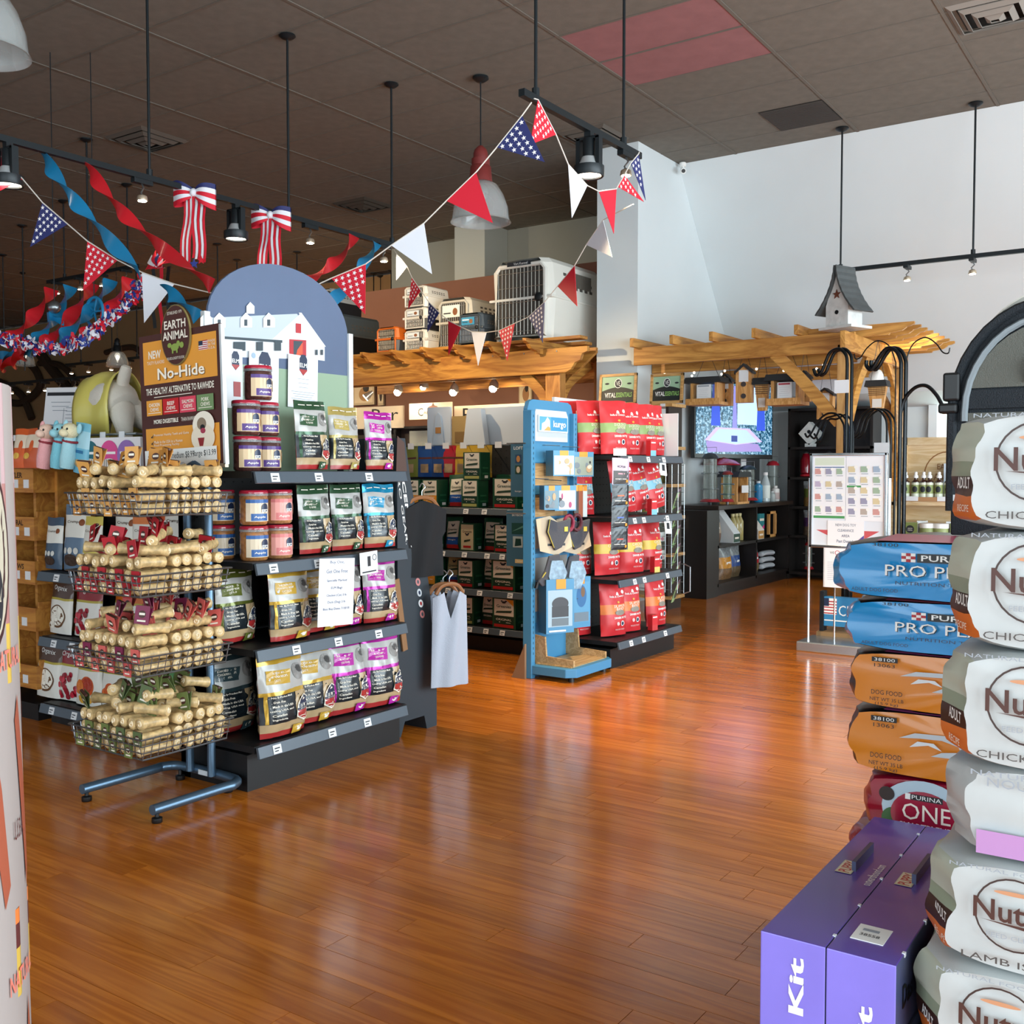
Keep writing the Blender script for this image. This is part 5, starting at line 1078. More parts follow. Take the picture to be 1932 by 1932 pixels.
def kbox(W, H, D, photo, s):
    rn_ = random.Random(s); it = [('r', -.46, .05, .46, .8, M(photo, .4)), ('r', -.2, .8, .2, 1, ORB)]
    for k in range(7): u = rn_.uniform(-.35, .35); v = rn_.uniform(.15, .6); it.append(('e', u, v, rn_.uniform(.04, .14), rn_.uniform(.05, .16), M(rn_.choice(('#d8d0c2', '#2c2a30', '#9c3a6a', '#b59a78', '#6f7f8c')), .5)))
    return carton(W, H, D, KB, it, KT)
def hang(label, name, parts, y, z, x=-3.44, rz=0, cat='package'):
    o = put(parts, name, label, cat, (x, y, z), PI / 2 + rz)
    q = MB(); q.tube([(0, -.02, .0), (0, .16, .008)], .003, CHR, 5); h = q.build('peg_hook', KS); h.location = KS.matrix_world.inverted() @ Vector((x, y, z)) if False else (y - 5.655, -(x + 3.55), z + .19)
    return o
hang('blue carton with a pink harness photo, first in the upper row of the blue stand', 'harness_carton', kbox(.16, .16, .09, '#b9c4cc', 1), 5.56, 1.27, rz=-.45)
hang('blue carton with a green harness photo, second in the upper row of the blue stand', 'harness_carton', kbox(.16, .16, .09, '#8a9a92', 2), 5.8, 1.265, rz=-.45)
hang('teal carton turned edge on in the second row of the blue stand', 'harness_carton', kbox(.1, .15, .08, '#5f7f90', 3), 5.43, 1.06, rz=-.6)
hang('blue carton with a white dog photo in the second row of the blue stand', 'harness_carton', kbox(.16, .16, .09, '#c8cdd2', 4), 5.58, 1.05, rz=-.45)
for k in range(3):
    q = MB(); q.box(-.018, -.008, 0, .018, .008, .2, M(('#2c2420', '#8c4a2a', '#bcd0dc')[k], .4)); q.box(-.016, -.009, .17, .016, .009, .21, ORB); o = q.build('leash_card', bev=.003); o.location = (-3.42, 5.72 + k * .055, 1.0); o.rotation_euler = (0, 0, PI / 2 - .45); tag(o, ('dark', 'brown', 'pale blue')[k] + ' slim leash card hanging on the blue stand', 'package')
for k in range(2):
    q = MB(); q.tube([(.035 * math.cos(a), 0, .05 * math.sin(a)) for a in [i * .524 for i in range(12)]], .012, M(('#7c1638', '#4a0f22')[k], .6), 6, True); o = q.build('rolled_leash', smooth=True); o.location = (-3.4, 5.6 + k * .1, .97); o.rotation_euler = (0, 0, PI / 2 - .4); tag(o, ('crimson', 'maroon')[k] + ' coiled leash hanging under the cartons of the blue stand', 'leash')
def vest(label, y, z, low):
    t = T('dog_vest', label, 'dog vest', (-3.43, y, z), PI / 2 - .45); V = M('#474a52', .8, bump=.3, bscale=220); EY = M('#c9b94a', .6)
    if not low:
        q = MB(); q.prism([(-.15, .2), (-.12, .0), (.0, -.03), (.12, .02), (.1, .12), (-.05, .22)], .0, .006, M('#c8b79c', .7)); cd = q.build('dog_card', t)
        for s in (-1, 1): g = MB(); g.box(s * .05 - .015, -.002, .03, s * .05 + .015, 0, .045, BLACK); g.build('slot', cd)
        q = MB(); q.prism([(-.06, .2), (.0, .18), (.1, .2), (.09, .12), (.03, .02), (-.02, .0), (-.05, .06), (-.08, .12)], -.02, 0, V); q.build('vest_body', t, bev=.006)
        q = MB(); q.tube([(-.06, -.021, .2), (-.075, -.021, .12), (-.03, -.021, .02)], .003, EY, 5); q.box(.045, -.024, .12, .07, -.02, .15, EY); q.build('trim', t)
    else:
        q = MB(); q.prism([(-.05, .19), (.03, .2), (.02, .1), (-.02, .03), (-.1, .0), (-.13, .03), (-.08, .1)], -.02, 0, V); q.build('vest_body', t, bev=.006)
        q = MB(); q.prism([(-.04, .16), (.04, .16), (.075, .08), (.03, -.02), (-.03, -.02), (-.06, .06)], -.03, -.02, M('#7f9db4', .25, var=.4, vscale=30)); q.build('picture_card', t)
        q = MB(); q.tube([(-.12, -.01, .03), (-.08, -.025, .09)], .004, EY, 5); q.tube([(-.13, -.005, .03), (-.14, .0, -.01)], .012, BLACK, 6); q.build('strap', t)
vest('grey dog vest on a dog shaped card, first of the pair on the blue stand', 5.5, .8, False); vest('grey dog vest on a dog shaped card, next to the red food bags', 5.74, .79, False)
vest('small folded dog vest with a clear picture card under the first vest', 5.48, .58, True); vest('larger folded dog vest with a clear picture card next to the red food bags', 5.72, .56, True)
def cape(W, H, D, s):
    return carton(W, H, D, KB, [('r', -.44, .12, .44, .8, M('#98b4c4', .4)), ('e', 0, .55, .3, .12, M('#2c2f36', .4)), ('r', -.3, .3, .3, .5, M('#23262c', .4)), ('r', -.3, .14, .3, .28, M('#5e6e78', .4)), ('r', -.15, .82, .2, 1, ORB), ('r', -.4, .03, .2, .06, WHITE)], KT, None, ())
hang('large flat cargo cape carton with a car photo on the blue stand', 'cargo_carton', cape(.2, .34, .1, 1), 5.5, .283, -3.43, -.5)
hang('large flat cargo carton with a blue seat photo on the blue stand', 'cargo_carton', carton(.17, .33, .05, KB, [('r', -.44, .1, .44, .9, M('#4f8fb8', .4)), ('e', .05, .62, .25, .22, M('#1f5f94', .4)), ('e', .12, .7, .1, .1, M('#6b5138', .5)), ('r', -.3, .12, .4, .3, M('#5f7382', .4)), ('r', -.15, .86, .2, 1, ORB)], KT), 5.75, .285, -3.42, -.35)
for px0, px1, y0, y1, lb, its in ((966, 995, 835, 937, 'slim teal carton with two dog photos hanging on the side of the blue stand', [('t', 'LOFT', 0, .9, .6, .06, WHITE, 0, .02), ('r', -.2, .62, .2, .78, M('#2a4a6a', .4)), ('e', 0, .7, .12, .06, M('#c98a4a', .5)), ('r', -.2, .42, .2, .58, M('#2a4a3a', .4)), ('e', 0, .5, .12, .06, M('#d8c4a8', .5)), ('t', 'kurgo', 0, .1, .4, .035, WHITE)]), (958, 1000, 964, 1067, 'larger teal cargo carton with two car photos hanging on the side of the blue stand', [('t', 'SKYBOX', 0, .92, .5, .035, WHITE), ('r', -.26, .58, .26, .78, M('#1f4a44', .4)), ('p', [(-.26, .62), (.26, .7), (.26, .74)], M('#5a8a80', .4)), ('r', -.2, .34, .24, .54, M('#a8b8b8', .4)), ('p', [(-.12, .36), (.18, .38), (.16, .5), (-.08, .5)], M('#163a34', .4)), ('r', -.1, .06, .3, .13, M('#d8c48a', .5)), ('t', 'kurgo', .12, .095, .24, .035, WHITE)])):
    a, b = PY(px0, y1, 5.5), PY(px1, y0, 5.5); put(carton(b.x - a.x, b.z - a.z, .07, KT, its), 'hanging_carton', lb, 'carton', ((a.x + b.x) / 2, 5.52, a.z))
    q = MB(); q.cyl((-.29, -.0, 0), (-.29 + .16 * 0 - .02, .13, 0), .004, CHR, n=5); o = q.build('side_hook', KS); o.location = (0, .0, b.z - .01)
# ================================================================ red food bags on the second end shelf
RE = gondola('black end shelf unit stocked with red dog food bags', (-3.2, 6.385, 0), PI / 2, .96, .5, (1.405, .995, .587, .18), 1.72, .13, (-.475, .475), 3, seed=9)
q = MB(); q.box(-.48, .5, 1.4, .48, .52, 1.8, CONE); q.build('white_back_board', RE)
q = MB(); q.prism([(0, 1.41), (.3, 1.41), (.3, 1.72), (.1, 1.74)], .468, .474, M('#d8dde0', .3), ROT(0, 0, PI / 2) if False else None) if False else q.box(.474, .04, 1.41, .48, .4, 1.72, M('#dfe4e6', .3)); q.build('end_divider', RE)
q = MB(); q.tube([(-.47, .0, 1.39), (-.52, -.02, 1.41), (-.555, -.04, 1.41)], .004, CHR, 6); q.build('strip_hook', RE)
RDM = '#c92a30'; RD = M(RDM, .42, name='red_bag_paper'); 
def stella(band, name, s, W=.235, H=.36):
    B = M(band, .42)
    it = [('e', .1, .79, .035, .02, WHITE), ('p', [(.05, .755), (.07, .8), (.1, .815), (.14, .8), (.16, .755)], WHITE), ('e', .34, .8, .06, .035, WHITE), ('t', 'Stella & Chewy\'s', .08, .725, .6, .05, WHITE, 0, .015), ('e', .1, .62, .045, .02, M('#d9a03c', .5)), ('t', name[0], .14, .545, .5, .05, CRM), ('t', name[1], .16, .49, .34, .045, CRM), ('e', .12, .425, .2, .05, M('#8a8478', .5)), ('t', 'DINNER PATTIES', .14, .33, .56, .04, WHITE, 0, .02), ('e', .0, .22, .05, .035, M('#e8b8b4', .5)), ('e', .18, .22, .075, .05, WHITE), ('e', .18, .22, .055, .036, NAVY), ('t', 'FREEZE DRIED', .1, .11, .4, .025, M('#f0c8c4', .5))]
    return bag(W, H, .1, [(.4, RD), (.58, B), (1, RD)], it, s, 'pouch', .004)
ST = {'g': stella('#86a061', ('DUCK DUCK', 'GOOSE'), 101), 'b': stella('#7cb4c8', ('SURF &', 'TURF'), 102), 'y': stella('#d9b53c', ('CHICKEN', 'DINNER'), 103), 'o': stella('#e0762c', ('SUPER', 'BEEF'), 104)}
def red(key, y, z, x, rz, lb, rx=-.06, ry=0): put(ST[key], 'dog_food_bag', 'red bag with %s band, %s' % ({'g': 'a green', 'b': 'a pale blue', 'y': 'a yellow', 'o': 'an orange'}[key], lb), 'food bag', (x, y, z + .009 + abs(ry) * .17), PI / 2 + rz, None, rx, ry)
for y, x, rz, lb in ((6.12, -3.36, -.35, 'tallest at the front of the top shelf'), (6.36, -3.38, -.3, 'second along the front of the top shelf'), (6.57, -3.36, -.2, 'third along the front of the top shelf'), (6.72, -3.36, -.15, 'at the far end of the top shelf'), (5.99, -3.6, -.25, 'behind the blue stand on the top shelf'), (6.02, -3.48, -.3, 'beside the blue stand cartons on the top shelf')): red('g', y, 1.405, x, rz, lb)
for y, x, rz, ry, lb in ((6.03, -3.56, -.3, 0, 'behind the pouch strip on the second shelf'), (6.3, -3.37, -.25, R(-6), 'leaning beside the pouch strip, second shelf'), (6.52, -3.37, -.2, R(-9), 'leaning mid second shelf'), (6.74, -3.36, -.2, R(-10), 'leaning at the far end of the second shelf')): red('b', y, .995, x, rz, lb, -.08, ry)
for y, x, rz, lb in ((6.03, -3.58, -.3, 'behind the blue stand vests on the third shelf'), (6.14, -3.42, -.3, 'under the pouch strip on the third shelf'), (6.38, -3.36, -.3, 'in the middle of the third shelf'), (6.68, -3.35, -.1, 'at the far end of the third shelf')): red('y', y, .587, x, rz, lb)
for y, x, rz, lb in ((5.99, -3.56, -.3, 'next to the blue stand on the bottom shelf'), (6.12, -3.36, -.3, 'at the near front of the bottom shelf'), (6.34, -3.36, -.3, 'second along the front of the bottom shelf'), (6.7, -3.33, -.15, 'at the far end of the bottom shelf')): red('o', y, .18, x, rz, lb)
for y, z, c, lb in ((6.48, 1.406, '#7cb8cc', 'top'), (6.5, .996, '#7cb8cc', 'second'), (6.55, .588, '#d9c06a', 'third'), (6.52, .181, '#c93a3a', 'bottom')):
    put(carton(.06, .11, .04, RD, [('r', -.5, 0, .5, .35, M(c, .5)), ('r', -.4, .8, .4, .88, WHITE)]), 'small_carton', 'small red sample carton on the %s shelf of red bags' % lb, 'carton', (-3.265, y, z), PI / 2 - .2)
for y, z in ((6.52, 1.27), (6.6, .86)): sheet('shelf_sign', 'small white price sign hanging from the %s red bag shelf' % ('top' if z > 1 else 'second'), (-3.185, y, z), PI / 2, .1, .11, [('r', -.2, .3, .25, .7, INK)], rx=R(-8), ry=R(4))
t = T('pouch_strip', 'hanging strip of four dark sample pouches in front of the red bags', 'sample strip', (-3.16, 5.83, .78), PI / 2 - .45)
q = MB(); q.box(-.05, -.004, .62, .05, .0, .665, TAGW); q.tube([(0, 0, .62), (0, 0, .57)], .004, BLACK, 6); q.build('clip', t)
for k in range(4):
    z = .435 - k * .14 - (.0 if k == 0 else .0); q = MB(); tm_ = M('#b4a4bc', .35) if k == 0 else DARK
    sf_ = bagsurf(.135, .17, .015, 90 + k, 'pillow', .002)
    for sdd in (-1, 1): q.grid(lambda s_, t_: sf_((s_ - .5) * .135, t_ * .17, 0, sdd) + Vector((0, -.004 * (3 - k), z)), 8, 10, tm_)
    prints(lambda a_, b_, e_: sf_(a_, b_, e_) + Vector((0, -.004 * (3 - k), z)), .135, .17, ([('t', 'ACANA', 0, .68, .5, .09, INK, 0, .02), ('r', -.45, .02, .45, .52, M('#33302f', .4))] if k == 0 else [('r', -.48, .8, .48, .96, M('#3c5060', .4))]) + [('r', -.2, .38, .2, .43, M(('#c98a9a', '#d0643c', '#4a6ac0', '#c94a3c')[k], .5)), ('r', -.35, .2, .0, .22, CRM), ('r', .05, .2, .3, .22, CRM), ('r', .28, .08, .4, .18, ORB)], .001, q, 4)
    q.build('pouch', t)
# wire grid with pouches at the far side of the red shelf
t = T('wire_grid', 'chrome wire grid fixed at the far end of the red bag shelf', 'wire rack', (-3.42, 6.93, .4))
q = MB()
for k in range(9): q.tube([(-.2 + k * .05, 0, 0), (-.2 + k * .05, 0, .95)], .002, CHR, 4)
for k in range(15): q.tube([(-.2, 0, .02 + k * .066), (.2, 0, .02 + k * .066)], .002, CHR, 4)
q.build('mesh', t); q = MB(); q.tube([(.2, 0, -.0), (.25, 0, .02), (.25, 0, .2), (.2, 0, .22)], .005, CHR, 6); q.build('handle', t)
for k in range(12):
    p = PX(1298 + (k % 2) * 14 + (k // 2) * 1.0, 925 + (k // 2) * 36, -3.45); c = '#9cb486' if k % 2 else '#d6dcda'
    put(pouch2(c, c, '#6f5a6a', '', .12, .17, .02, 120 + k, None, [('r', -.4, .2, .4, .6, M('#3c4038', .5)), ('e', .1, .7, .2, .08, M('#c07a8a', .5))]) if k < 4 else PCH[k % 2], 'hanging_pouch', '%s treat pouch hanging on the wire grid past the red bags' % ('pale green', 'white')[1 - k % 2], 'treat pouch', (-3.36 + .0 * k, 7.02 + .09 * (k % 2) + .0, p.z - .1), PI / 2 + .5, ('green', 'white')[1 - k % 2] + ' pouches on the wire grid', .25) if k < 0 else None
PCH = [pouch2(c, c, '#6f5a6a', '', .14, .17, .02, 120 + k, None, [('r', -.4, .2, .4, .6, M('#3c4038', .5)), ('e', .1, .7, .2, .08, M('#c07a8a', .5))]) for k, c in enumerate(('#d6dcda', '#8aa874'))]
for k in range(12):
    p = PX(1298, 950 + (k // 2) * 33, -3.4); gn = ('white', 'pale green')[k % 2]
    put(PCH[k % 2], 'hanging_pouch', gn + ' treat pouch hanging on the wire grid past the red bags', 'treat pouch', (-3.42 + .07 * (k % 2), 6.955 + .06 * (k % 2), p.z - .1 + .06 * (k % 2)), PI / 2 + .3 * (k % 2), gn + ' pouches on the wire grid', .3 * (k % 2))
# ================================================================ timber pergola over the treat bar
TIM = wood('pergola_timber_x', '#c08a3e', '#8f5a22', 0, (.9, 9, 9), .55); TIMY = wood('pergola_timber_y', '#c08a3e', '#8f5a22', 1, (.9, 9, 9), .55); TIMZ = wood('pergola_timber_z', '#b98240', '#94602a', 2, (.9, 9, 9), .55)
def tailprof(h, L=.28):
    """scrolled rafter end, in (along, height): the tip is at along = 0"""
    return [(0, h), (0, h * .78), (.03, h * .66), (.06, h * .62), (.07, h * .5), (.1, h * .3), (.16, h * .2), (.2, h * .16), (.21, 0)]
t = T('timber_pergola', 'honey timber pergola carrying the dog crates over the treat bar', 'pergola', (-6.8, 8.5, 0)); ox = -6.8
q = MB(); h = .24; x1 = 1.95
q.prism([(-2.4, 2.25), (1.6, 2.25), (1.66, 2.28), (1.7, 2.34), (1.76, 2.36), (1.78, 2.42), (1.84, 2.44), (1.84, 2.49), (-2.4, 2.49)], 0, .045, TIM); q.build('front_beam', t, bev=.004)
q = MB(); q.prism([(-1.8, 2.25), (1.6, 2.25), (1.84, 2.44), (1.84, 2.49), (-1.8, 2.49)], .16, .2, TIM); q.build('second_beam', t)
q = MB(); q.box(-1.8, 1.1, 2.25, 1.55, 1.15, 2.49, TIM); q.build('rear_beam', t)
for x in (-7.92, -7.57, -7.16, -6.75, -6.35, -5.92, -5.48):
    q = MB(); pr = tailprof(.13)
    q.prism([(p[0] - .3, 2.46 + p[1] - .02) for p in pr] + [(1.4, 2.44), (1.4, 2.57)], -(x - ox) - .022, -(x - ox) + .022, TIMY, ROT(0, 0, PI / 2)); q.build('rafter', t, bev=.003)
for y in (.02, .45, .95):
    q = MB(); q.box(-1.8, y, 2.571, 1.55 + .2 * (y < .1), y + .14, 2.6, TIM); q.build('top_plank', t)
for x, y in ((1.42, .05), (-1.7, .05), (1.42, 1.0)):
    q = MB(); q.box(x - .085, y, 0, x + .085, y + .11, 2.46, TIMZ); q.build('post', t, bev=.006)
def brace(t, p0, p1, ctrl, w, th, mat, name='brace'):
    q = MB(); P = smoothp([p0, ctrl, p1], 8); d = (Vector(p1) - Vector(p0)); side = d.cross(Vector((0, 0, 1))).normalized() * th / 2
    vs = []
    for i, p in enumerate(P):
        a = P[min(i + 1, len(P) - 1)] - P[max(i - 1, 0)]; nrm = a.cross(side).normalized() * w / 2
        vs += [p + side + nrm, p - side + nrm, p - side - nrm, p + side - nrm]
    fs = [(i * 4 + a, i * 4 + b, i * 4 + 4 + b, i * 4 + 4 + a) for i in range(len(P) - 1) for a, b in ((0, 1), (1, 2), (2, 3), (3, 0))] + [(0, 3, 2, 1), tuple(len(vs) - 4 + i for i in range(4))]
    q.add(vs, fs, mat); return q.build(name, t)
brace(t, (1.42, .1, 1.75), (1.05, .1, 2.27), (1.28, .1, 2.06), .1, .06, TIM); brace(t, (1.42, .1, 1.8), (1.42, .75, 2.4), (1.42, .3, 2.15), .1, .06, TIMY)
for k in range(6):
    q = MB(); q.cyl((-.4 + k * .38, -.002, 2.46), (-.4 + k * .38, -.006, 2.46), .007, CHR, n=8); q.build('screw_head', t)
# treat bar behind: dark counter, pale sign panels, lamps
BAR = M('#241915', .6)
t = T('treat_bar', 'dark treat bar cabinet with glass front under the pergola', 'counter', (-7.4, 9.9, 0))
q = MB(); q.box(-2.3, .1, 0, 2.0, .5, 1.86, BAR); q.build('body', t)
for x in (-2.3, -1.2, 0, 1.0, 1.96): q = MB(); q.box(x, -.0, 0, x + .04, .1, 1.86, M('#141110', .4)); q.build('upright', t)
for z in (.4, .9, 1.35, 1.83): q = MB(); q.box(-2.3, 0, z, 2, .1, z + .03, M('#141110', .4)); q.build('shelf', t)
q = MB(); q.box(-.93, -.01, 1.4, -.5, .0, 1.8, M('#b9c4c0', .1, alpha=.35)); q.build('glass_door', t)
for k, (x, w, lb, c) in enumerate(((-.85, .1, 'green lidded treat jar in the treat bar', '#5f7a3c'), (-.72, .1, 'red and white treat jar in the treat bar', '#b0484a'), (-.6, .1, 'tan treat jar in the treat bar', '#b08a5a'))):
    q = MB(); q.lathe([(.05, 0), (.055, .02), (.055, .2), (.04, .23)], M(c, .3, var=.4, vscale=30), 14); q.lathe([(.045, .23), (.048, .235), (.048, .26), (.01, .265)], M('#3c5a34', .5), 14); o = q.build('treat_jar', smooth=True); o.location = (-7.4 + x, 9.95, 1.381); tag(o, lb, 'jar')
LITP = M('#efe8cf', .6)
def panel(px0, px1, y0, y1, Yp, word, lb, sz, dark=False):
    a, b = PY(px0, y1, Yp), PY(px1, y0, Yp); w, h = b.x - a.x, b.z - a.z
    t = T('bar_sign', lb, 'sign', ((a.x + b.x) / 2, Yp, a.z))
    q = MB(); q.box(-w / 2, 0, 0, w / 2, .03, h, M('#eadfc6', .6) if not dark else M('#e6dcd6', .6)); q.build('board', t)
    prints(flat(), w, h, sz, .001, None, 1).build('lettering', t)
panel(600, 760, 765, 812, 9.88, 'Bar', 'pale bar sign lettered Bar behind the shiny bags', [('t', 'Bar', .3, .62, .3, .55, INK)])
panel(772, 851, 758, 792, 9.6, 'C', 'white sign with a fancy capital C on the treat bar', [('t', 'C', -.22, .45, .12, .5, INK), ('t', 'ANNISTER', .1, .4, .5, .16, INK), ('e', .08, .68, .12, .14, M('#7a4a3a', .6)), ('p', [(.04, .8), (.12, .8), (.08, 1.0)], M('#5a3a2a', .6))])
panel(857, 1000, 760, 812, 9.88, 'Bar', 'pale bar sign lettered Bar behind the white cone collars', [('t', 'Bar', -.2, .62, .36, .55, INK)])
for px0, px1, lb, c in ((665, 705, 'small framed dog picture on the wall behind the bar lamps', '#b58a5a'), (712, 722, 'narrow dark dog picture on the wall behind the bar lamps', '#3a2a24'), (978, 1002, 'small framed cat picture beside the pergola post', '#a5764a')):
    a, b = PY(px0, 765, 10.55), PY(px1, 712, 10.55); t = T('wall_picture', lb, 'picture', ((a.x + b.x) / 2, 10.56, a.z))
    q = MB(); q.box(-(b.x - a.x) / 2, 0, 0, (b.x - a.x) / 2, .03, b.z - a.z, M('#cbb694', .6)); q.build('frame', t)
    prints(flat(), b.x - a.x, b.z - a.z, [('r', -.42, .08, .42, .92, M('#e0cfae', .6)), ('e', .05, .4, .26, .26, M(c, .6)), ('e', .12, .62, .14, .14, M('#2c221c', .6))], .001, None, 2).build('picture', t)
for px, py, pw in ((645, 748, 0), (690, 750, 0), (752, 740, 55), (800, 732, 0), (857, 740, 55), (932, 733, 90)):
    p = PY(px, py, 9.25); t = T('bar_lamp', {645: 'bar lamp turned away, beside the barn board post', 690: 'bar lamp turned away, in front of the framed dog picture', 752: 'bright bar lamp beside the fancy C sign', 800: 'small bright bar lamp above the fancy C sign', 857: 'bright bar lamp above the cone collars', 932: 'largest bright bar lamp next to the pergola brace'}[px], 'lamp', p)
    if px < 700:
        q = MB(); q.cyl((.0, .0, 0), (.07, .05, .07), .05, M('#d8d2c4', .25, .7), .02, 14); q.build('reflector', t, True); q = MB(); q.cyl((-.006, -.004, -.006), (.0, 0, 0), .045, M('#fff6e8', .3, emit=7), n=14); q.build('bulb', t, True)
    else:
        q = MB(); q.lathe([(.02, .1), (.05, .06), (.055, .0)], M('#c9bfae', .3, .6), 14); q.build('reflector', t, True); q = MB(); q.ball((0, -.02, 0), .045 if px != 800 else .028, .04, .045 if px != 800 else .028, LAMP); q.build('bulb', t, True)
    q = MB(); q.cyl((0, .0, .08), (0, .0, 2.45 - p.z), .008, BLK, n=6); q.build('stem', t)
    if pw: spotlight(p + Vector((0, -.08, -.03)), p + Vector((.1, -.7, -1)), pw, R(120))
    if pw: spotlight(p + Vector((0, .08, -.03)), p + Vector((0, .9, -.6)), pw * .18, R(130))
# pet crates on the pergola
def crate(label, x0, x1, z0, z1, y, D, body, low, door, sticker=None, vents=True, cat='pet crate'):
    W, H = x1 - x0, z1 - z0; t = T('pet_crate', label, cat, ((x0 + x1) / 2, y, z0)); B, Lw, Dm = M(body, .45), M(low, .5), M(door, .35, .7)
    c = W * .1; hs = H * .52
    def shell(q, za, zb, ta, tb, mat):      # tapered ring of the shell: wider at the middle seam
        o = lambda w, d, z: [(-w + c, -0, z), (w - c, 0, z), (w, c, z), (w, d - c, z), (w - c, d, z), (-w + c, d, z), (-w, d - c, z), (-w, c, z)]
        a, b = o(W / 2 * ta, D, za), o(W / 2 * tb, D, zb); n = 8
        q.add(a + b, [(i, (i + 1) % n, (i + 1) % n + n, i + n) for i in range(n) if i != 0] + [tuple(range(n))[::-1], tuple(range(n, 2 * n))], mat)
    q = MB(); shell(q, 0, hs, .92, 1, Lw); lo = q.build('lower_shell', t)
    q = MB(); shell(q, hs + .006, H * .94, 1, .9, B); shell(q, H * .94, H, .9, .78, B); up = q.build('upper_shell', t)
    q = MB(); q.box(-W * .5 - .008, -.012, hs - .012, W * .5 + .008, D + .01, hs + .014, B); q.build('seam_rim', t, bev=.006)
    q = MB(); q.box(-W * .36, .012, H * .07, W * .36, .02, H * .9, M('#4b4640', .8)); q.build('opening', t)
    q = MB()      # door frame
    fr = [(-W * .4, H * .06), (W * .4, H * .06), (W * .4, H * .86), (W * .33, H * .93), (-W * .33, H * .93), (-W * .4, H * .86)]
    q.tube([(p[0], -.006, p[1]) for p in fr], .016 * max(W, .3) / .5, B if body != low else Lw, 6, True); q.build('door_frame', t, True)
    q = MB(); n = 13
    for k in range(n): x = -W * .36 + W * .72 * k / (n - 1); q.tube([(x, -.004, H * .08), (x, -.004, H * .9)], .0032, Dm, 4)
    for k in range(5): z = H * (.12 + .18 * k); q.tube([(-W * .37, -.007, z), (W * .37, -.007, z)], .0032, Dm, 4)
    dr = q.build('wire_door', t); q = MB(); q.ball((W * .3, -.02, H * .52), .03 * W / .5, .014, .03 * W / .5, M('#15181a', .5)); q.build('latch', dr, True)
    if vents:
        q = MB()
        for i in range(6):
            for j in range(2 if H < .5 else 3):
                y0 = c + (D - 2 * c) * (.2 + .11 * i); z = H * (.66 + .075 * j); s_ = W / 2 * (1 - .1 * (z - hs) / (H * .94 - hs)) + .002; q.box(s_ - .004, y0, z, s_ + .001, y0 + D * .05, z + H * .035, M('#54504a', .8))
        q.build('vent_slots', t)
    if sticker:
        q = MB(); q.box(-W * .3, -.02, H * .62, W * .2, -.012, H * .86, M(sticker, .5)); prints(flat(TR(-W * .05, -.02, H * .62)), W * .5, H * .24, [('e', .25, .45, .14, .3, M('#8a5a3a', .5)), ('r', -.42, .6, .1, .75, WHITE), ('r', -.42, .3, .0, .4, INK)], .001, q, 1); q.build('sticker', t)
    return t
WH, GW = '#e6e4da', '#c9c5b8'
k = crate('large white dog kennel with a wire door on the pergola', -6.16, -5.42, 2.601, 3.41, 8.6, 1.05, WH, WH, '#b8b4a8')
q = MB(); q.box(-.14, -.035, .745, .14, -.02, .785, INK); prints(flat(TR(0, -.035, .745)), .28, .04, [('t', 'Vari Kennel', .08, .5, .6, .6, WHITE)], .0006, q, 1); q.build('name_badge', k)
q = MB()
for i in range(16): q.box(.36, .42 + i * .022, .56, .372, .43 + i * .022, .7, M('#6a655c', .7))
q.build('side_grille', k)
crate('grey white dog kennel beside the large one on the pergola', -6.98, -6.52, 2.601, 3.14, 8.75, .8, GW, GW, '#a8a49a', '#e6efe8')
crate('small dark slate pet carrier in front of the large white kennel', -6.52, -6.2, 2.601, 2.92, 8.52, .4, '#3a444c', '#2c343a', '#7a8288', '#3a8ab0')
for z, lb, lo in ((0, 'lowest of the three stacked white pet carriers', '#e2dfd6'), (.235, 'middle one of the three stacked pet carriers, with a black base', '#1d1e20'), (.47, 'topmost of the three stacked white pet carriers', '#e2dfd6')): crate(lb, -7.36, -7.04, 2.601 + z, 2.601 + z + .228, 8.65, .42, '#dcd9d0', lo, '#9c9a94', '#dfe8ee')
crate('orange and dark grey pet carrier on the pergola', -7.72, -7.4, 2.601, 2.88, 8.6, .42, '#d2691e', '#3c3f44', '#55524c')
crate('large dark grey pet kennel on the pergola behind the barn board', -8.75, -8.25, 2.601, 3.1, 8.62, .7, '#4a5458', '#15181a', '#6a7074')
crate('light grey topped pet carrier on the dark grey kennel', -8.75, -8.4, 3.105, 3.4, 8.65, .5, '#b9bdbb', '#202326', '#6a7074')
# wooden shelf unit with two green signs against the pillar
DKB = M('#2a1d16', .6)
t = T('wooden_shelf_unit', 'tan wooden shelf unit in front of the white pillar', 'shelf', (-4.7, 8.72, 0))
PIN2 = wood('pale_pine', '#d0a468', '#b08448', 0, (2, 16, 16), .5)
for x in (-.47, -.02, .45): q = MB(); q.box(x, .01, 0, x + .03, .3, 1.9, DKB); q.build('side_board', t)
for z in (.1, .5, .85, 1.15, 1.5, 1.9):
    q = MB(); q.box(-.47, 0, z, .52, .3, z + .03, PIN2); sh = q.build('shelf', t)
    for kk in range(3): g = MB(); g.box(.1 + kk * .15, -.003, z + .002, .15 + kk * .15, 0, z + .028, TAGW); g.build('price_tag', sh)
for kk, (x, z) in enumerate(((.12, 1.18), (.31, 1.18), (.2, .88), (.3, .53))): put(pouch2('#a9b070', '#b9bd84', '#8a9458', '', .17, .26, .06, 200 + kk, None, [('r', -.3, .4, .3, .6, M('#4c5a34', .5))]), 'treat_bag', 'olive treat bag on the tan wooden shelf unit, %s' % ('first on the upper shelf', 'second on the upper shelf', 'on the middle shelf', 'on the lower shelf')[kk], 'treat bag', (-4.66 + x, 8.83, z + .004))
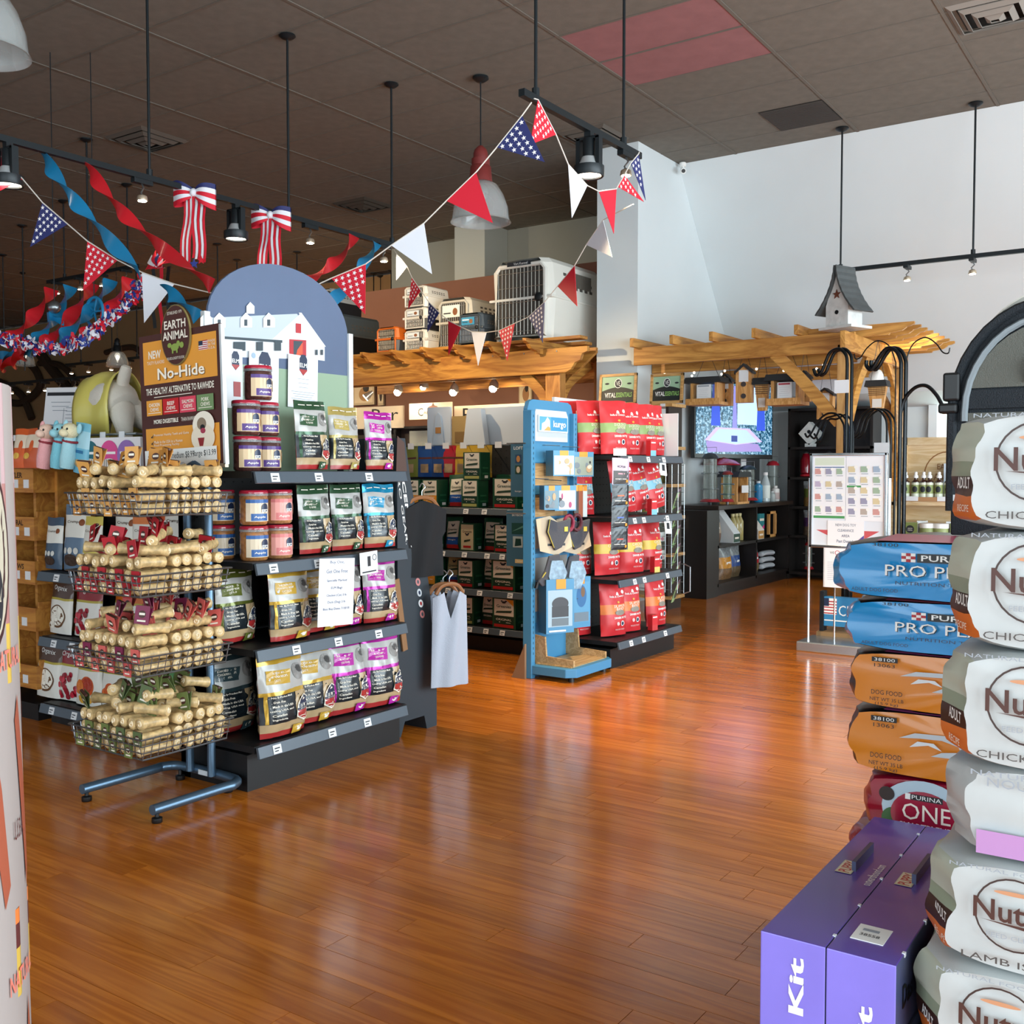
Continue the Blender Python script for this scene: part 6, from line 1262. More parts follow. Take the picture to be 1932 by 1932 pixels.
for px0, px1, lb in ((1132, 1202, 'green and black framed pet food sign left of its twin, by the pillar edge'), (1228, 1290, 'green and black framed pet food sign beside the television')):
    a, b = PY(px0, 790, 8.8), PY(px1, 703, 8.8); w, h = b.x - a.x, b.z - a.z; z0 = 1.932; h = b.z - z0
    t = T('framed_sign', lb.replace('left of its twin, by', 'standing against'), 'sign', ((a.x + b.x) / 2, 8.78, z0), 0, None, R(-5))
    for xa, za, xb, zb in ((-w / 2, 0, -w / 2 + .025, h), (w / 2 - .025, 0, w / 2, h), (-w / 2, h - .025, w / 2, h), (-w / 2, 0, w / 2, .025)): q = MB(); q.box(xa, -.012, za, xb, .012, zb, PIN2); q.build('frame_bar', t)
    q = MB(); q.box(-w / 2, 0, 0, w / 2, .008, h, M('#9cc0a0', .5)); q.build('board', t)
    arc = [(-.46, .05), (.46, .05), (.46, .45)] + [(.46 - .92 * kk / 10, .45 + .13 * math.sin(PI * kk / 10)) for kk in range(1, 10)] + [(-.46, .45)]
    prints(flat(), w, h, [('p', arc, M('#1c2423', .5)), ('e', 0, .7, .1, .15, WHITE), ('e', 0, .7, .085, .13, INK), ('t', 'VE', 0, .7, .11, .15, WHITE), ('e', -.3, .7, .06, .03, INK), ('e', .3, .68, .06, .03, INK), ('t', 'VITAL', -.2, .33, .3, .15, WHITE, 0, .02), ('t', 'ESSENTIALS', .17, .33, .42, .15, M('#8fc06a', .5), 0, .02)], .001, None, 1).build('print', t)
# ================================================================ corner pergola with feeders
t = T('corner_pergola', 'light timber corner pergola hung with wooden bird feeders', 'pergola', (-2.7, 9.0, 0)); LT, LTY = wood('light_timber_x', '#d39a4c', '#a8702e', 0, (.9, 8, 8), .55), wood('light_timber_y', '#d39a4c', '#a8702e', 1, (.9, 8, 8), .55); LTZ = wood('light_timber_z', '#d0a062', '#ab7a40', 2, (.9, 8, 8), .55)
q = MB(); q.box(-2.03, 0, 2.33, .1, .045, 2.5, LT); q.build('front_beam', t, bev=.004)
q = MB(); q.box(-2.03, .4, 2.28, .0, .44, 2.44, LT); q.build('inner_beam', t); q = MB(); q.box(-2.03, 2.2, 2.3, .0, 2.25, 2.45, LT); q.build('rear_beam', t)
q = MB(); q.box(.08, -.35, 2.31, .125, 1.75, 2.47, LTY); q.build('side_beam', t, bev=.004)
for k, x in enumerate((-2.0, -1.58, -1.18, -.77, -.38)):
    q = MB(); q.box(x - .02, -.1, 2.5, x + .02, 2.35, 2.585, LTY); q.build('rafter', t, bev=.003)
for k in range(8):
    y = .16 + k * .23; q = MB(); pr = tailprof(.1)
    q.prism([(.55 - p[0], 2.47 + p[1]) for p in pr] + [(-.45, 2.47), (-.45, 2.57)], y, y + .035, LT); q.build('rafter_tail', t)
for x, y in ((.0, .05), (.05, 1.65)): q = MB(); q.box(x - .05, y - .05, 0, x + .05, y + .05, 2.4, LTZ); q.build('post', t, bev=.006)
brace(t, (-.03, .03, 1.72), (-.62, .03, 2.36), (-.36, .03, 2.1), .1, .045, LT); brace(t, (.03, .1, 1.75), (.1, .5, 2.36), (.08, .22, 2.12), .09, .045, LTY); brace(t, (.06, 1.6, 1.5), (.1, 1.0, 2.36), (.08, 1.38, 2.1), .1, .045, LTY); brace(t, (.08, 1.6, 1.2), (-.2, 1.65, 2.2), (.0, 1.65, 1.8), .09, .045, LT)
for k in range(12): q = MB(); p = Vector((-1.9 + k * .16, .42 + .3 * (k % 2), 2.27)); q.ball(p, .012, .012, .012, M('#fff4dc', .4, emit=3), 8, 5); q.build('fairy_bulb', t, True)
# birdhouse on the corner
t = T('birdhouse', 'weathered white birdhouse with a steep ridged roof on the corner pergola', 'birdhouse', (-2.66, 8.87, 2.505), R(-22))
WW = M('#d7d9d6', .8, var=.12, vscale=14, bump=.3, bscale=40); RF = M('#5a5f60', .5, .4, var=.2)
q = MB(); q.box(-.17, -.11, 0, .17, .16, .022, WW); q.build('base', t)
q = MB(); q.prism([(-.115, .022), (.115, .022), (.115, .2), (.0, .5), (-.115, .2)], -.085, .1, WW); bd = q.build('body', t)
q = MB(); q.cyl((0, -.09, .14), (0, -.084, .14), .018, BLACK, n=16); q.build('entrance_hole', bd)
q = MB(); q.prism(starpts(.042, 0, .29), -.092, -.085, M('#7a4a38', .6, .3)); q.build('rust_star', bd)
for s in (-1, 1):
    pts = [Vector((s * (.012 + .03 * u + .165 * u ** 2.1), 0, .535 - .4 * u)) for u in [k / 14 for k in range(15)]]
    q = MB()
    vs = []
    for i, p in enumerate(pts): w = .004 * (i % 2); vs += [(p.x + s * w, -.12, p.z), (p.x + s * w, .13, p.z), (p.x - s * .012, .13, p.z - .006), (p.x - s * .012, -.12, p.z - .006)]
    fs = [(i * 4 + a, i * 4 + b, i * 4 + 4 + b, i * 4 + 4 + a) for i in range(14) for a, b in ((0, 1), (1, 2), (2, 3), (3, 0))] + [(0, 3, 2, 1), (56, 57, 58, 59)]
    q.add(vs, fs, RF); q.build('roof_side', t)
# hanging feeders
CED = wood('cedar_feeder', '#d9a566', '#b8803f', 2, (3, 22, 22), .55); DRF = M('#1e2124', .6)
def feeder(px, ptop, pbot, w, lb, kind, Yp=9.2, rz=0):
    c = PY(px, pbot, Yp); zt = PY(px, ptop, Yp).z; h = zt - c.z; t = T('bird_feeder', lb, 'bird feeder', (c.x, Yp, c.z), rz); d = w * .55
    if kind == 'tall':
        q = MB(); q.prism([(-w / 2, .02), (w / 2, .02), (w / 2, h * .82), (0, h), (-w / 2, h * .82)], -d / 2, d / 2, CED); b = q.build('body', t)
        for k in range(2): q = MB(); q.cyl((.0, -d / 2 - .006, h * (.22 + .3 * k)), (0, -d / 2, h * (.22 + .3 * k)), w * .16, M('#3a3230', .5), n=12); q.build('port', b)
        q = MB(); q.box(-w * .3, -d / 2 - .003, h * .58, w * .3, -d / 2 - .001, h * .88, TAGW); q.build('label', b)
    elif kind == 'suet':
        q = MB(); q.prism([(-w * .28, 0), (w * .28, 0), (w * .5, h * .9), (-w * .5, h * .9)], -.02, .03, CED); b = q.build('body', t)
        q = MB()
        for k in range(6): q.box(-w * .42, -.03, h * (.5 + .06 * k), w * .42, -.022, h * (.5 + .06 * k) + .006, M('#6b4a2c', .6))
        q.build('suet_bars', b); q = MB(); q.box(-w * .22, -.026, h * .1, w * .25, -.022, h * .38, M('#e2dcd4', .5)); q.build('label', b)
    else:
        for x in (-w * .4, w * .4 - .025): q = MB(); q.box(x, -d / 2, .03, x + .025, d / 2, h * .8, CED); q.build('side_post', t)
        q = MB(); q.box(-w / 2, -d * .7, 0, w / 2, d * .7, .03, CED); q.build('tray', t); q = MB(); q.box(-w / 2, -d * .7, .03, w / 2, -d * .6, .06, CED); q.build('tray_lip', t)
        q = MB(); q.box(-w * .34, -.02, .05, w * .34, .02, h * .72, M('#c9d6d6', .1, alpha=.4)); q.build('seed_window', t)
        q = MB(); q.box(-w * .2, -d / 2 - .006, h * .18, w * .22, -d / 2, h * .72, TAGW); prints(flat(TR(0, -d / 2 - .006, h * .18)), w * .42, h * .54, [('r', -.4, .85, .4, .95, M('#b0384a', .5) if kind == 'house2' else GRYT)] + lines(.7, 5, .12, GRYT, .7), .0006, q, 1); q.build('paper_tag', t)
    q = MB(); rw = w * .58
    q.prism([(-rw, h * .78), (rw, h * .78), (rw * .86, h * .98), (-rw * .86, h * .98)] if kind != 'tall' else [(-rw, h * .78), (0, h * .98), (rw, h * .78), (rw, h * .84), (0, h * 1.05), (-rw, h * .84)], -d * .75, d * .75, DRF); q.build('roof', t)
    q = MB()
    for s in (-1, 1): q.tube([(s * w * .35, 0, h * .97), (0, 0, 2.45 - c.z)], .0022, BLK, 4)
    q.build('hanger', t)
feeder(1335, 712, 765, .34, 'wide cedar bird feeder with a white paper notice, in front of the television', 'house')
feeder(1370, 708, 770, .12, 'narrow cedar bird feeder tucked behind the one with the paper notice', 'tall', 9.35)
feeder(1405, 690, 764, .15, 'tall cedar bird feeder with two ports and a white label', 'tall', 9.2, .1)
feeder(1438, 712, 775, .14, 'tapered cedar suet feeder with a wire front', 'suet')
feeder(1486, 706, 765, .32, 'wide cedar bird feeder with a red and white tag', 'house2')
feeder(1518, 702, 762, .11, 'narrow cedar feeder with ports next to the timber brace', 'tall', 9.35)
feeder(1558, 735, 795, .15, 'cedar bird feeder with ports behind the black garden hooks', 'tall', 9.8)
feeder(1655, 717, 775, .17, 'tapered cedar suet feeder hanging between the pergola posts', 'suet', 9.3)
p = PY(1655, 710, 9.6); t = T('clip_lamp', 'white clip lamp under the corner pergola beam', 'lamp', p); q = MB(); q.lathe([(.02, .06), (.07, .0), (.072, -.02)], WHITE, 16, ROT(.5, .6)); q.build('shade', t, True); q = MB(); q.ball((0, 0, -.0), .03, .03, .03, M('#fff4e0', .4, emit=5)); q.build('bulb', t, True); q = MB(); q.cyl((0, 0, .05), (.05, 0, 2.34 - p.z), .01, BLK, n=6); q.build('stem', t)
# television
t = T('television', 'large television showing a blue bird feeder scene under the corner pergola', 'television', (-4.45, 10.9, 1.44), R(77))
q = MB(); q.box(-.74, 0, 0, .74, .05, .85, M('#0b0c0e', .25)); q.build('case', t, bev=.006)
sm = bpy.data.materials.new('tv_screen'); sm.use_nodes = True; nt = sm.node_tree; b = nt.nodes['Principled BSDF']; b.inputs['Base Color'].default_value = (0, 0, 0, 1); b.inputs['Roughness'].default_value = .2
tc = nt.nodes.new('ShaderNodeTexCoord'); vo = nt.nodes.new('ShaderNodeTexNoise'); vo.inputs['Scale'].default_value = 26; vo.inputs['Detail'].default_value = 5; vo.inputs['Roughness'].default_value = .75
cr = nt.nodes.new('ShaderNodeValToRGB'); cr.color_ramp.elements[0].position = .4; cr.color_ramp.elements[0].color = (.004, .02, .05, 1); cr.color_ramp.elements[1].position = .62; cr.color_ramp.elements[1].color = (.55, .8, 1, 1)
e = cr.color_ramp.elements.new(.5); e.color = (.04, .2, .35, 1)
nt.links.new(tc.outputs['Object'], vo.inputs['Vector']); nt.links.new(vo.outputs[0], cr.inputs[0]); nt.links.new(cr.outputs[0], b.inputs['Emission Color']); b.inputs['Emission Strength'].default_value = .8
q = MB(); q.box(-.715, -.004, .05, .715, 0, .83, sm); q.build('screen', t)
EM = lambda c: M(c, .4, emit=.8)
prints(flat(None, -.004), 1.43, .85, [('r', .02, .45, .3, .95, EM('#a9c4ea')), ('p', [(-.05, .3), (-.03, .95), (.0, .95), (.02, .3)], EM('#7a7ac0')), ('p', [(-.32, .42), (-.3, .95), (-.22, .95), (-.2, .42)], EM('#2a48b8')), ('p', [(.28, .38), (.3, .95), (.38, .95), (.4, .38)], EM('#2a48b8')), ('p', [(-.38, .22), (.3, .2), (.36, .1), (-.36, .08)], EM('#8a78b0')), ('p', [(-.4, .23), (-.26, .4), (.18, .4), (.36, .23), (.0, .18)], EM('#b0a0d8')), ('p', [(-.35, .23), (-.22, .38), (.14, .38), (.3, .23), (.0, .19)], EM('#9fb8f0')), ('r', -.06, .22, .02, .3, EM('#26367a'))], .001, None, 1).build('picture', t)
q = MB(); q.cyl((0, .05, .4), (-.12, .3, .4), .03, BLK, n=8); q.build('wall_arm', t)
q = MB(); q.box(-4.735, 10.9, 0.95, -4.70, 12.3, 2.1, M('#4d5052', .7)); struct(q.build('trim_1'))
# dark bird supply cabinet
DK = M('#191412', .45, var=.15, name='espresso_wood')
t = T('bird_cabinet', 'dark espresso cabinet with open cubbies under the television', 'cabinet', (-4.25, 11.04, 0), PI / 2); L = 1.07
q = MB(); q.box(-L, .03, 0, L, .46, .1, DK); q.build('plinth', t)
for z in (.1, .5): q = MB(); q.box(-L, 0, z, L, .46, z + .03, DK); q.build('shelf', t)
q = MB(); q.box(-L - .08, -.04, .9, L + .02, .46, .945, M('#2c211c', .35)); q.build('counter_top', t, bev=.005)
q = MB(); q.box(-L, .44, 0, L, .46, .9, DK); q.build('back_panel', t)
for x in (-L, -.0, L - .03): q = MB(); q.box(x, 0, .1, x + .03, .45, .9, DK); q.build('divider', t)
q = MB(); q.box(-L - .28, .0, 0, -L, .46, .9, DK); q.build('end_panel', t)
# tall dark shelf
t = T('tall_shelf', 'tall dark shelf of bird feeders beside the television', 'shelf', (-3.78, 12.12, 0))
for x in (-.5, .47): q = MB(); q.box(x, 0, 0, x + .03, .36, 2.05, DK); q.build('side_board', t)
q = MB(); q.box(-.5, .34, 0, .5, .36, 2.05, DK); q.build('back_board', t)
for z in (.06, .5, .85, 1.2, 1.56, 2.02): q = MB(); q.box(-.5, 0, z, .5, .34, z + .03, DK); q.build('shelf', t)
def seedbag(c1, c2, s, W=.24, H=.3): return bag(W, H, .12, [(.35, M(c1, .35, var=.4, vscale=60)), (.7, M(c2, .3, var=.2)), (1, M('#8a9092', .2, var=.3, vscale=40))], [('r', -.3, .36, .3, .66, M(c2, .35)), ('r', -.2, .48, .2, .55, WHITE)], s, 'pouch', .006, 10, 14)
def onshelf(prt, lb, x, y, z, rz=PI / 2, nm='seed_bag', cat='seed bag'): put(prt, nm, lb, cat, (x, y, z + .001), rz)
onshelf(seedbag('#6b4a30', '#a89a86', 301, .3, .32), 'clear bag of brown nuts in the upper cubby of the dark cabinet', -4.4, 10.2, .53)
onshelf(seedbag('#7a5a3a', '#c98a2a', 302, .3, .34), 'clear seed bag with a yellow and red label in the lower cubby', -4.4, 10.5, .13)
onshelf(seedbag('#5a4a34', '#2c4a86', 303, .3, .34), 'blue labelled seed bag leaning in the lower cubby', -4.42, 10.8, .13)
onshelf(seedbag('#6a4a34', '#6a3a2a', 304, .24, .2), 'small slumped brown seed bag at the end of the lower cubby', -4.38, 10.12, .13)
onshelf(seedbag('#7a6a4a', '#b0242c', 305, .32, .33), 'red banded clear seed bag in the far lower cubby', -4.4, 11.3, .13)
for k in range(3):
    q = MB(); q.tube(smoothp([(-.2, 0, .05), (-.1, 0, .06), (.1, .01, .055), (.2, 0, .05)], 4), [.03] + [.05] * 11 + [.03], M('#c9cdd2', .6), 10, flat=.6); o = q.build('folded_sack', smooth=True); o.location = (-4.42, 11.8, .12 + k * .075); o.rotation_euler = (0, 0, PI / 2); tag(o, 'folded white sack lying in the lower cubby, %s of the pile' % ('bottom', 'middle', 'top')[k], 'sack')
def wedge(c, items):
    q = MB(); q.prism([(0, 0), (.2, 0), (.2, .1), (0, .36)], -.09, .09, M(c, .5), ROT(0, 0, -PI / 2) @ TR(-.1, 0, 0)); p = prints(flat(None, -.1), .18, .1, items, .001, None, 1); return [('carton', q.mesh('carton')), ('print', p.mesh('print'))]
for y, c, lb in ((10.5, '#dfe3e4', 'white magazine style display carton with a green front in the upper cubby'), (11.22, '#e2dcd2', 'white display carton with a tan front in the far upper cubby')): put(wedge(c, [('r', -.48, .05, .48, .95, M('#2c4a3c' if y < 11 else '#b98a4a', .5)), ('r', -.3, .4, .3, .6, CRM)]), 'display_carton', lb, 'carton', (-4.36, y, .531), PI / 2)
def bottle(label, x, y, z, r, h, c, cap, lab=None, sh=.7):
    t = T('bottle', label, 'bottle', (x, y, z)); q = MB(); q.lathe([(r * .9, 0), (r, .006), (r, h * sh), (r * .45, h * .88), (r * .4, h * .92)], M(c, .15, coat=.4), 14); q.build('body', t, True)
    q = MB(); q.lathe([(r * .45, h * .9), (r * .48, h * .91), (r * .48, h), (r * .2, h * 1.005)], M(cap, .4), 12); q.build('cap', t, True)
    if lab: q = MB(); q.lathe([(r + .0006, h * .12), (r + .001, h * .13), (r + .001, h * .55), (r + .0006, h * .56)], M(lab, .45), 14); q.build('label', t, True)
for k, y in enumerate((10.72, 10.82, 10.92)): bottle('yellow topped glass seed jar beside the display carton, %s' % ('first', 'second', 'third')[k], -4.4, y, .531, .045, .3, '#a89a62', '#d9cf9a')
put(carton(.16, .28, .1, M('#2c7f86', .4), [('p', [(-.5, .1), (.5, .4), (.5, .55), (-.5, .3)], M('#d0307a', .5)), ('r', -.4, .7, .4, .8, CRM)]), 'seed_carton', 'teal and pink carton in the far upper cubby', 'carton', (-4.38, 11.42, .531), PI / 2)
t = T('photo_holder', 'empty honey wooden frame in the far upper cubby', 'frame', (-4.3, 11.7, .531), PI / 2)
for a in ((-.12, 0, -.09, .3), (.09, 0, .12, .3), (-.12, .27, .12, .3), (-.12, 0, .12, .03)): q = MB(); q.box(a[0], 0, a[1], a[2], .03, a[3], CED); q.build('frame_bar', t)
# on the counter
CT = .946
bottle('blue shampoo bottle on the dark cabinet', -4.35, 11.35, CT, .05, .24, '#2f8fc0', '#d8e4ea', '#2a7fb5', .8); bottle('clear liquid bottle with a white label on the dark cabinet', -4.33, 11.52, CT, .055, .34, '#b9c6c8', '#f0f0f0', '#dfe8e2', .6)
bottle('small clear jar beside the clear bottle on the dark cabinet', -4.3, 11.66, CT, .04, .12, '#a9b4b4', '#d8dcdc'); bottle('small white pot with a red label on the dark cabinet', -4.33, 11.85, CT, .05, .18, '#e6e6e2', '#f0efec', '#b9a8a4', .8)
def tubefeeder(lb, x, y, z, r, h, cap, fill='#8f9a92'):
    t = T('tube_feeder', lb, 'bird feeder', (x, y, z)); q = MB(); q.lathe([(r, .05), (r, h * .9)], M(fill, .08, trans=.5, alpha=.6), 18); q.build('tube', t, True)
    q = MB(); q.lathe([(r * 1.5, .03), (r * 1.55, .035), (r * 1.2, .06), (r, .06)], M('#9c1f28', .3), 18); q.lathe([(r * .3, 0), (r * .4, .03)], CHR, 10); q.build('base', t, True)
    q = MB(); q.lathe([(r * 1.25, h * .88), (r * 1.3, h * .89), (r * .9, h * .97), (r * .2, h)], M(cap, .3), 18); q.tube([(-r, 0, h * .92), (-r, 0, h * 1.1), (r, 0, h * 1.1), (r, 0, h * .92)], .003, CHR, 5); q.build('cap', t, True)
    for k in range(2): q = MB(); q.cyl((-r - .03, 0, h * (.3 + .3 * k)), (r + .03, 0, h * (.3 + .3 * k)), .008, CHR, n=6); q.build('perch', t)
tubefeeder('red capped tube bird feeder at the far end of the dark cabinet', -4.4, 11.95, CT, .06, .48, '#a51f2e'); tubefeeder('clear tall tube feeder behind the red lidded feeder on the dark cabinet', -4.32, 10.95, CT, .075, .42, '#23383f'); tubefeeder('clear tube feeder near the end panel of the dark cabinet', -4.42, 10.15, CT, .07, .55, '#2c3438'); tubefeeder('slim clear tube feeder with a bright label on the dark cabinet', -4.28, 10.28, CT, .045, .36, '#8a2a24', '#5a8a7a')
t = T('house_feeder', 'cedar house bird feeder with a dark roof on the dark cabinet', 'bird feeder', (-4.33, 10.6, CT), PI / 2)
for x in (-.16, .13): q = MB(); q.box(x, -.09, 0, x + .03, .09, .3, CED); q.build('side_post', t)
q = MB(); q.box(-.17, -.1, 0, .17, .1, .025, CED); q.build('base', t); q = MB(); q.box(-.13, -.01, .03, .13, .01, .29, M('#8a6a44', .4)); q.build('seed_window', t); q = MB(); q.box(-.03, -.095, .12, .16, -.09, .2, TAGW); q.build('paper_tag', t); q = MB(); q.prism([(-.2, .29), (.2, .29), (.15, .35), (-.15, .35)], -.12, .12, DRF); q.build('roof', t)
t = T('dome_feeder', 'red domed bird feeder lid standing behind the cedar feeder', 'bird feeder', (-4.52, 10.7, CT)); q = MB(); q.lathe([(.2, .42), (.205, .43), (.15, .47), (.05, .5), (.01, .51)], M('#9c1424', .2, coat=.5), 26); q.build('dome', t, True); q = MB(); q.cyl((0, 0, .0), (0, 0, .44), .05, CLR, n=14); q.build('tube', t, True)
sheet('info_tag', 'tall white card with a bird drawing behind the shampoo bottle', (-4.55, 11.4, CT), PI / 2, .16, .5, [('p', [(-.2, .75), (.1, .85), (.3, .8), (.0, .7)], INK)] + lines(.5, 5, .08, GRYT, .5))
# goods on the tall shelf
t = T('diamond_birdhouse', 'white diamond shaped birdhouse on the tall dark shelf', 'birdhouse', (-4.05, 12.2, 1.592)); q = MB(); q.prism([(0, .02), (.13, .16), (0, .3), (-.13, .16)], -.0, .14, WW); q.box(-.05, 0, 0, .05, .12, .04, WW); q.build('body', t); q = MB(); q.cyl((0, -.003, .18), (0, 0, .18), .022, BLACK, n=12); q.build('entrance_hole', t)
for k, (x, lb) in enumerate(((-4.1, 'red glass nectar feeder on the tall dark shelf, beside the television panel'), (-3.82, 'red glass nectar feeder on the tall dark shelf behind the humming bird card'), (-3.62, 'red glass nectar feeder on the tall dark shelf by the price card'))):
    t = T('nectar_feeder', lb, 'bird feeder', (x, 12.25, 1.232)); q = MB(); q.lathe([(.03, .02), (.06, .05), (.065, .2), (.04, .26), (.03, .28)], M('#a0142a', .1, trans=.5), 16); q.build('bottle', t, True); q = MB(); q.lathe([(.05, 0), (.07, .01), (.06, .03), (.02, .04)], M('#b0202c', .3), 16); q.build('dish', t, True); q = MB(); q.lathe([(.03, .28), (.035, .29), (.01, .31)], CHR, 10); q.build('cap', t, True)
sheet('picture_card', 'white card with a humming bird between the red nectar feeders', (-3.72, 12.16, 1.232), 0, .22, .28, [('p', [(-.2, .6), (.1, .8), (.35, .75), (.0, .55)], INK), ('e', 0, .4, .3, .2, M('#e0b8b0', .5))]); sheet('price_card', 'small white price card on the tall dark shelf', (-3.5, 12.15, 1.232), 0, .16, .12, lines(.7, 3, .2, GRYT, .6))
onshelf(seedbag('#8a6a3a', '#5a6a2a', 311), 'clear seed bag with a yellow green label on the tall dark shelf', -4.0, 12.24, .88, 0); onshelf(seedbag('#6a5a4a', '#4a2c5a', 312), 'purple labelled seed bag on the tall dark shelf', -4.0, 12.24, .53, 0)
tubefeeder('clear tube feeder with a red base on the bottom of the tall dark shelf', -4.05, 12.24, .091, .04, .36, '#9c1f28'); tubefeeder('red based feeder behind the poster stand on the tall dark shelf', -3.6, 12.24, .091, .06, .3, '#9c1f28')
# ================================================================ garden hooks
HK = M('#14191c', .25, .5, name='black_enamel_hook')
def hook(lb, x, y, ztop, pts, r=.011, side=None, tagz=None, dbl=1):
    t = T('garden_hook', lb, 'garden hook', (x, y, 0))
    for k in range(dbl):
        q = MB(); q.tube([(.03 * k, .02 * k, 0), (.03 * k, .02 * k, ztop)] + smoothp([(.03 * k, .02 * k, ztop)] + [(a + .03 * k, .02 * k, b) for a, b in pts], 6)[1:], r, HK, 8); q.build('pole', t, True)
    if side: q = MB(); q.tube(smoothp([(a, 0, b) for a, b in side], 6), r * .9, HK, 8); q.build('side_arm', t, True)
    if tagz: q = MB(); q.box(-.09, -.02, tagz, .02, -.016, tagz + .1, TAGW); q.build('price_tag', t)
hook('black double garden hook with a price tag in front of the pergola brace', PY(1597, 800, 8.0).x, 8.0, 2.12, [(-.01, 2.19), (-.06, 2.24), (-.13, 2.22), (-.17, 2.14), (-.2, 2.07), (-.24, 2.05), (-.26, 2.1)], .013, None, 1.9, 2)
x0 = PY(1697, 900, 7.9).x
hook('black garden hook with a second arm reaching to the pet carrier', x0, 7.9, 2.06, [(-.005, 2.12), (-.04, 2.19), (-.1, 2.21), (-.15, 2.16), (-.19, 2.09), (-.22, 2.06), (-.25, 2.09), (-.25, 2.13)], .015, [(0, 1.72), (.03, 1.83), (.1, 1.91), (.18, 1.92), (.25, 1.85), (.3, 1.76), (.34, 1.74), (.37, 1.79)], None, 2)
for k in range(3): hook('short black garden hook behind the poster stand, %s' % ('nearest the tall hook', 'middle one', 'farthest from the tall hook')[k], PY(1592 + k * 2, 900, 8.05).x + k * .012, 8.05 + .05 * k, 1.6 - .02 * k, [(-.01, 1.67), (-.06, 1.74), (-.13, 1.75 - .02 * k), (-.2, 1.7), (-.26, 1.6 - .03 * k), (-.29, 1.57), (-.31, 1.6)], .008)
for k in range(3): hook('low black garden hook with a rounded top beside the tall pole, %s' % ('with a price tag', 'inner one', 'outermost one')[k], PY(1672 + k * 5, 900, 8.2).x, 8.2 + .05 * k, 1.62, [(-.01, 1.7), (-.06, 1.77), (-.13, 1.78), (-.2, 1.72), (-.24, 1.6), (-.29, 1.56)], .008, None, 1.42 if k == 0 else None)
for px, lb, s in ((1690, 'thin black scroll hook above the taller garden hooks', -1), (1708, 'thin black scroll hook pointing at the pet carrier', 1)):
    x = PY(px, 700, 8.3).x; hook(lb, x, 8.3, 2.14, [(s * .05, 2.27), (s * .14, 2.32), (s * .22, 2.27), (s * .27, 2.2), (s * .31, 2.19), (s * .32, 2.23)], .005)
# ================================================================ chrome poster stand
t = T('poster_stand', 'chrome floor stand with sale flyers and a dog toy clearance notice', 'poster stand', (-2.185, 7.45, 0)); CH2 = M('#cfd5d8', .12, .95, name='polished_chrome')
for x in (-.285, .285): q = MB(); q.cyl((x, .02, .07), (x, .02, 1.25), .011, CH2, n=10); q.build('upright', t, True)
q = MB(); q.box(-.31, -.17, 0.0, .31, .19, .07, M('#b4bbc0', .25, .8)); q.build('base', t, bev=.008)
for a in ((-.275, .745, -.255, 1.43), (.255, .745, .275, 1.43), (-.275, 1.41, .275, 1.43), (-.275, .745, .275, .765)): q = MB(); q.box(a[0], -.018, a[1], a[2], .012, a[3], CH2); q.build('frame_bar', t, bev=.003)
q = MB(); q.box(-.255, -.005, .765, .255, .005, 1.41, M('#dfe6ee', .3)); bk = q.build('poster_panel', t)
rn2 = random.Random(9)
def goods(W0, n, cols):
    it = []
    for r_ in range(n):
        for c_ in range(3):
            u = -.34 + c_ * .33; v = .1 + r_ * (.82 / n); it += [('r', u - .1, v, u + .08, v + .09, M(rn2.choice(cols), .5)), ('e', u + .1, v + .08, .05, .028, WHITE), ('r', u - .08, v - .03, u + .1, v - .02, GRYT)]
    return it
pc = ('#b5aaa0', '#9fb2c6', '#cf9a94', '#9db59c', '#9a9ab2', '#d6c8a0', '#bcb0c8')
q = MB(); q.box(-.25, -.0075, .96, -.015, -.006, 1.405, PAPER); prints(flat(TR(-.1325, -.0075, .96)), .235, .445, [('r', -.45, .86, .45, .98, M('#d4e0cc', .5)), ('r', -.45, .82, .45, .835, M('#4a6a9a', .5)), ('r', -.48, .0, .48, .04, M('#4a9a5a', .5))] + goods(.2, 4, pc), .0004, q, 1, .0001); q.build('flyer', bk)
q = MB(); q.box(-.012, -.0085, .945, .252, -.007, 1.405, PAPER); prints(flat(TR(.12, -.0085, .945)), .262, .46, [('r', -.48, .52, -.1, .55, M('#4a9a5a', .5))] + goods(.2, 5, pc), .0004, q, 1, .0001); q.build('flyer', bk)
q = MB(); prints(flat(TR(0, -.0055, .77)), .5, .19, [('p', [(-.45, .55), (.45, .55), (.15, .1), (.25, -.0), (-.2, 0), (-.1, .12)], M('#c9565c', .5))], .0004, q, 1); q.build('red_star', bk)
q = MB(); q.box(-.14, -.0115, .76, .12, -.0095, .945, PAPER); prints(flat(TR(-.01, -.0115, .76)), .26, .185, [('t', 'NEW DOG TOY', 0, .83, .56, .1, TXB), ('t', 'CLEARANCE', 0, .62, .44, .1, TXB), ('t', 'AREA', 0, .41, .22, .1, TXB), ('t', 'Past Dental', -.02, .2, .44, .11, TXB), ('p', [(.3, .2), (.5, .45), (.5, .0)], M('#5a4a9a', .5))], .0004, q, 1); q.build('clearance_notice', bk)
t = T('puppy_notice', 'white notice reading We love puppies below the poster frame', 'notice', (-2.21, 7.43, .46)); q = MB(); q.box(-.13, 0, 0, .13, .003, .28, PAPER); q.build('sheet', t); prints(flat(), .26, .28, [('t', 'WE', -.3, .9, .12, .06, INK), ('o', -.15, .9, .07, .06, .25, M('#c05a6a', .5)), ('t', 'PUPPIES', .18, .9, .42, .06, INK), ('e', .28, .55, .16, .18, M('#8a90a8', .5)), ('e', .3, .66, .1, .08, M('#5a5a6a', .5))] + [('r', -.42, .2 + k * .05, .05, .206 + k * .05, GRYT) for k in range(10)], .0005, None, 1).build('print', t)
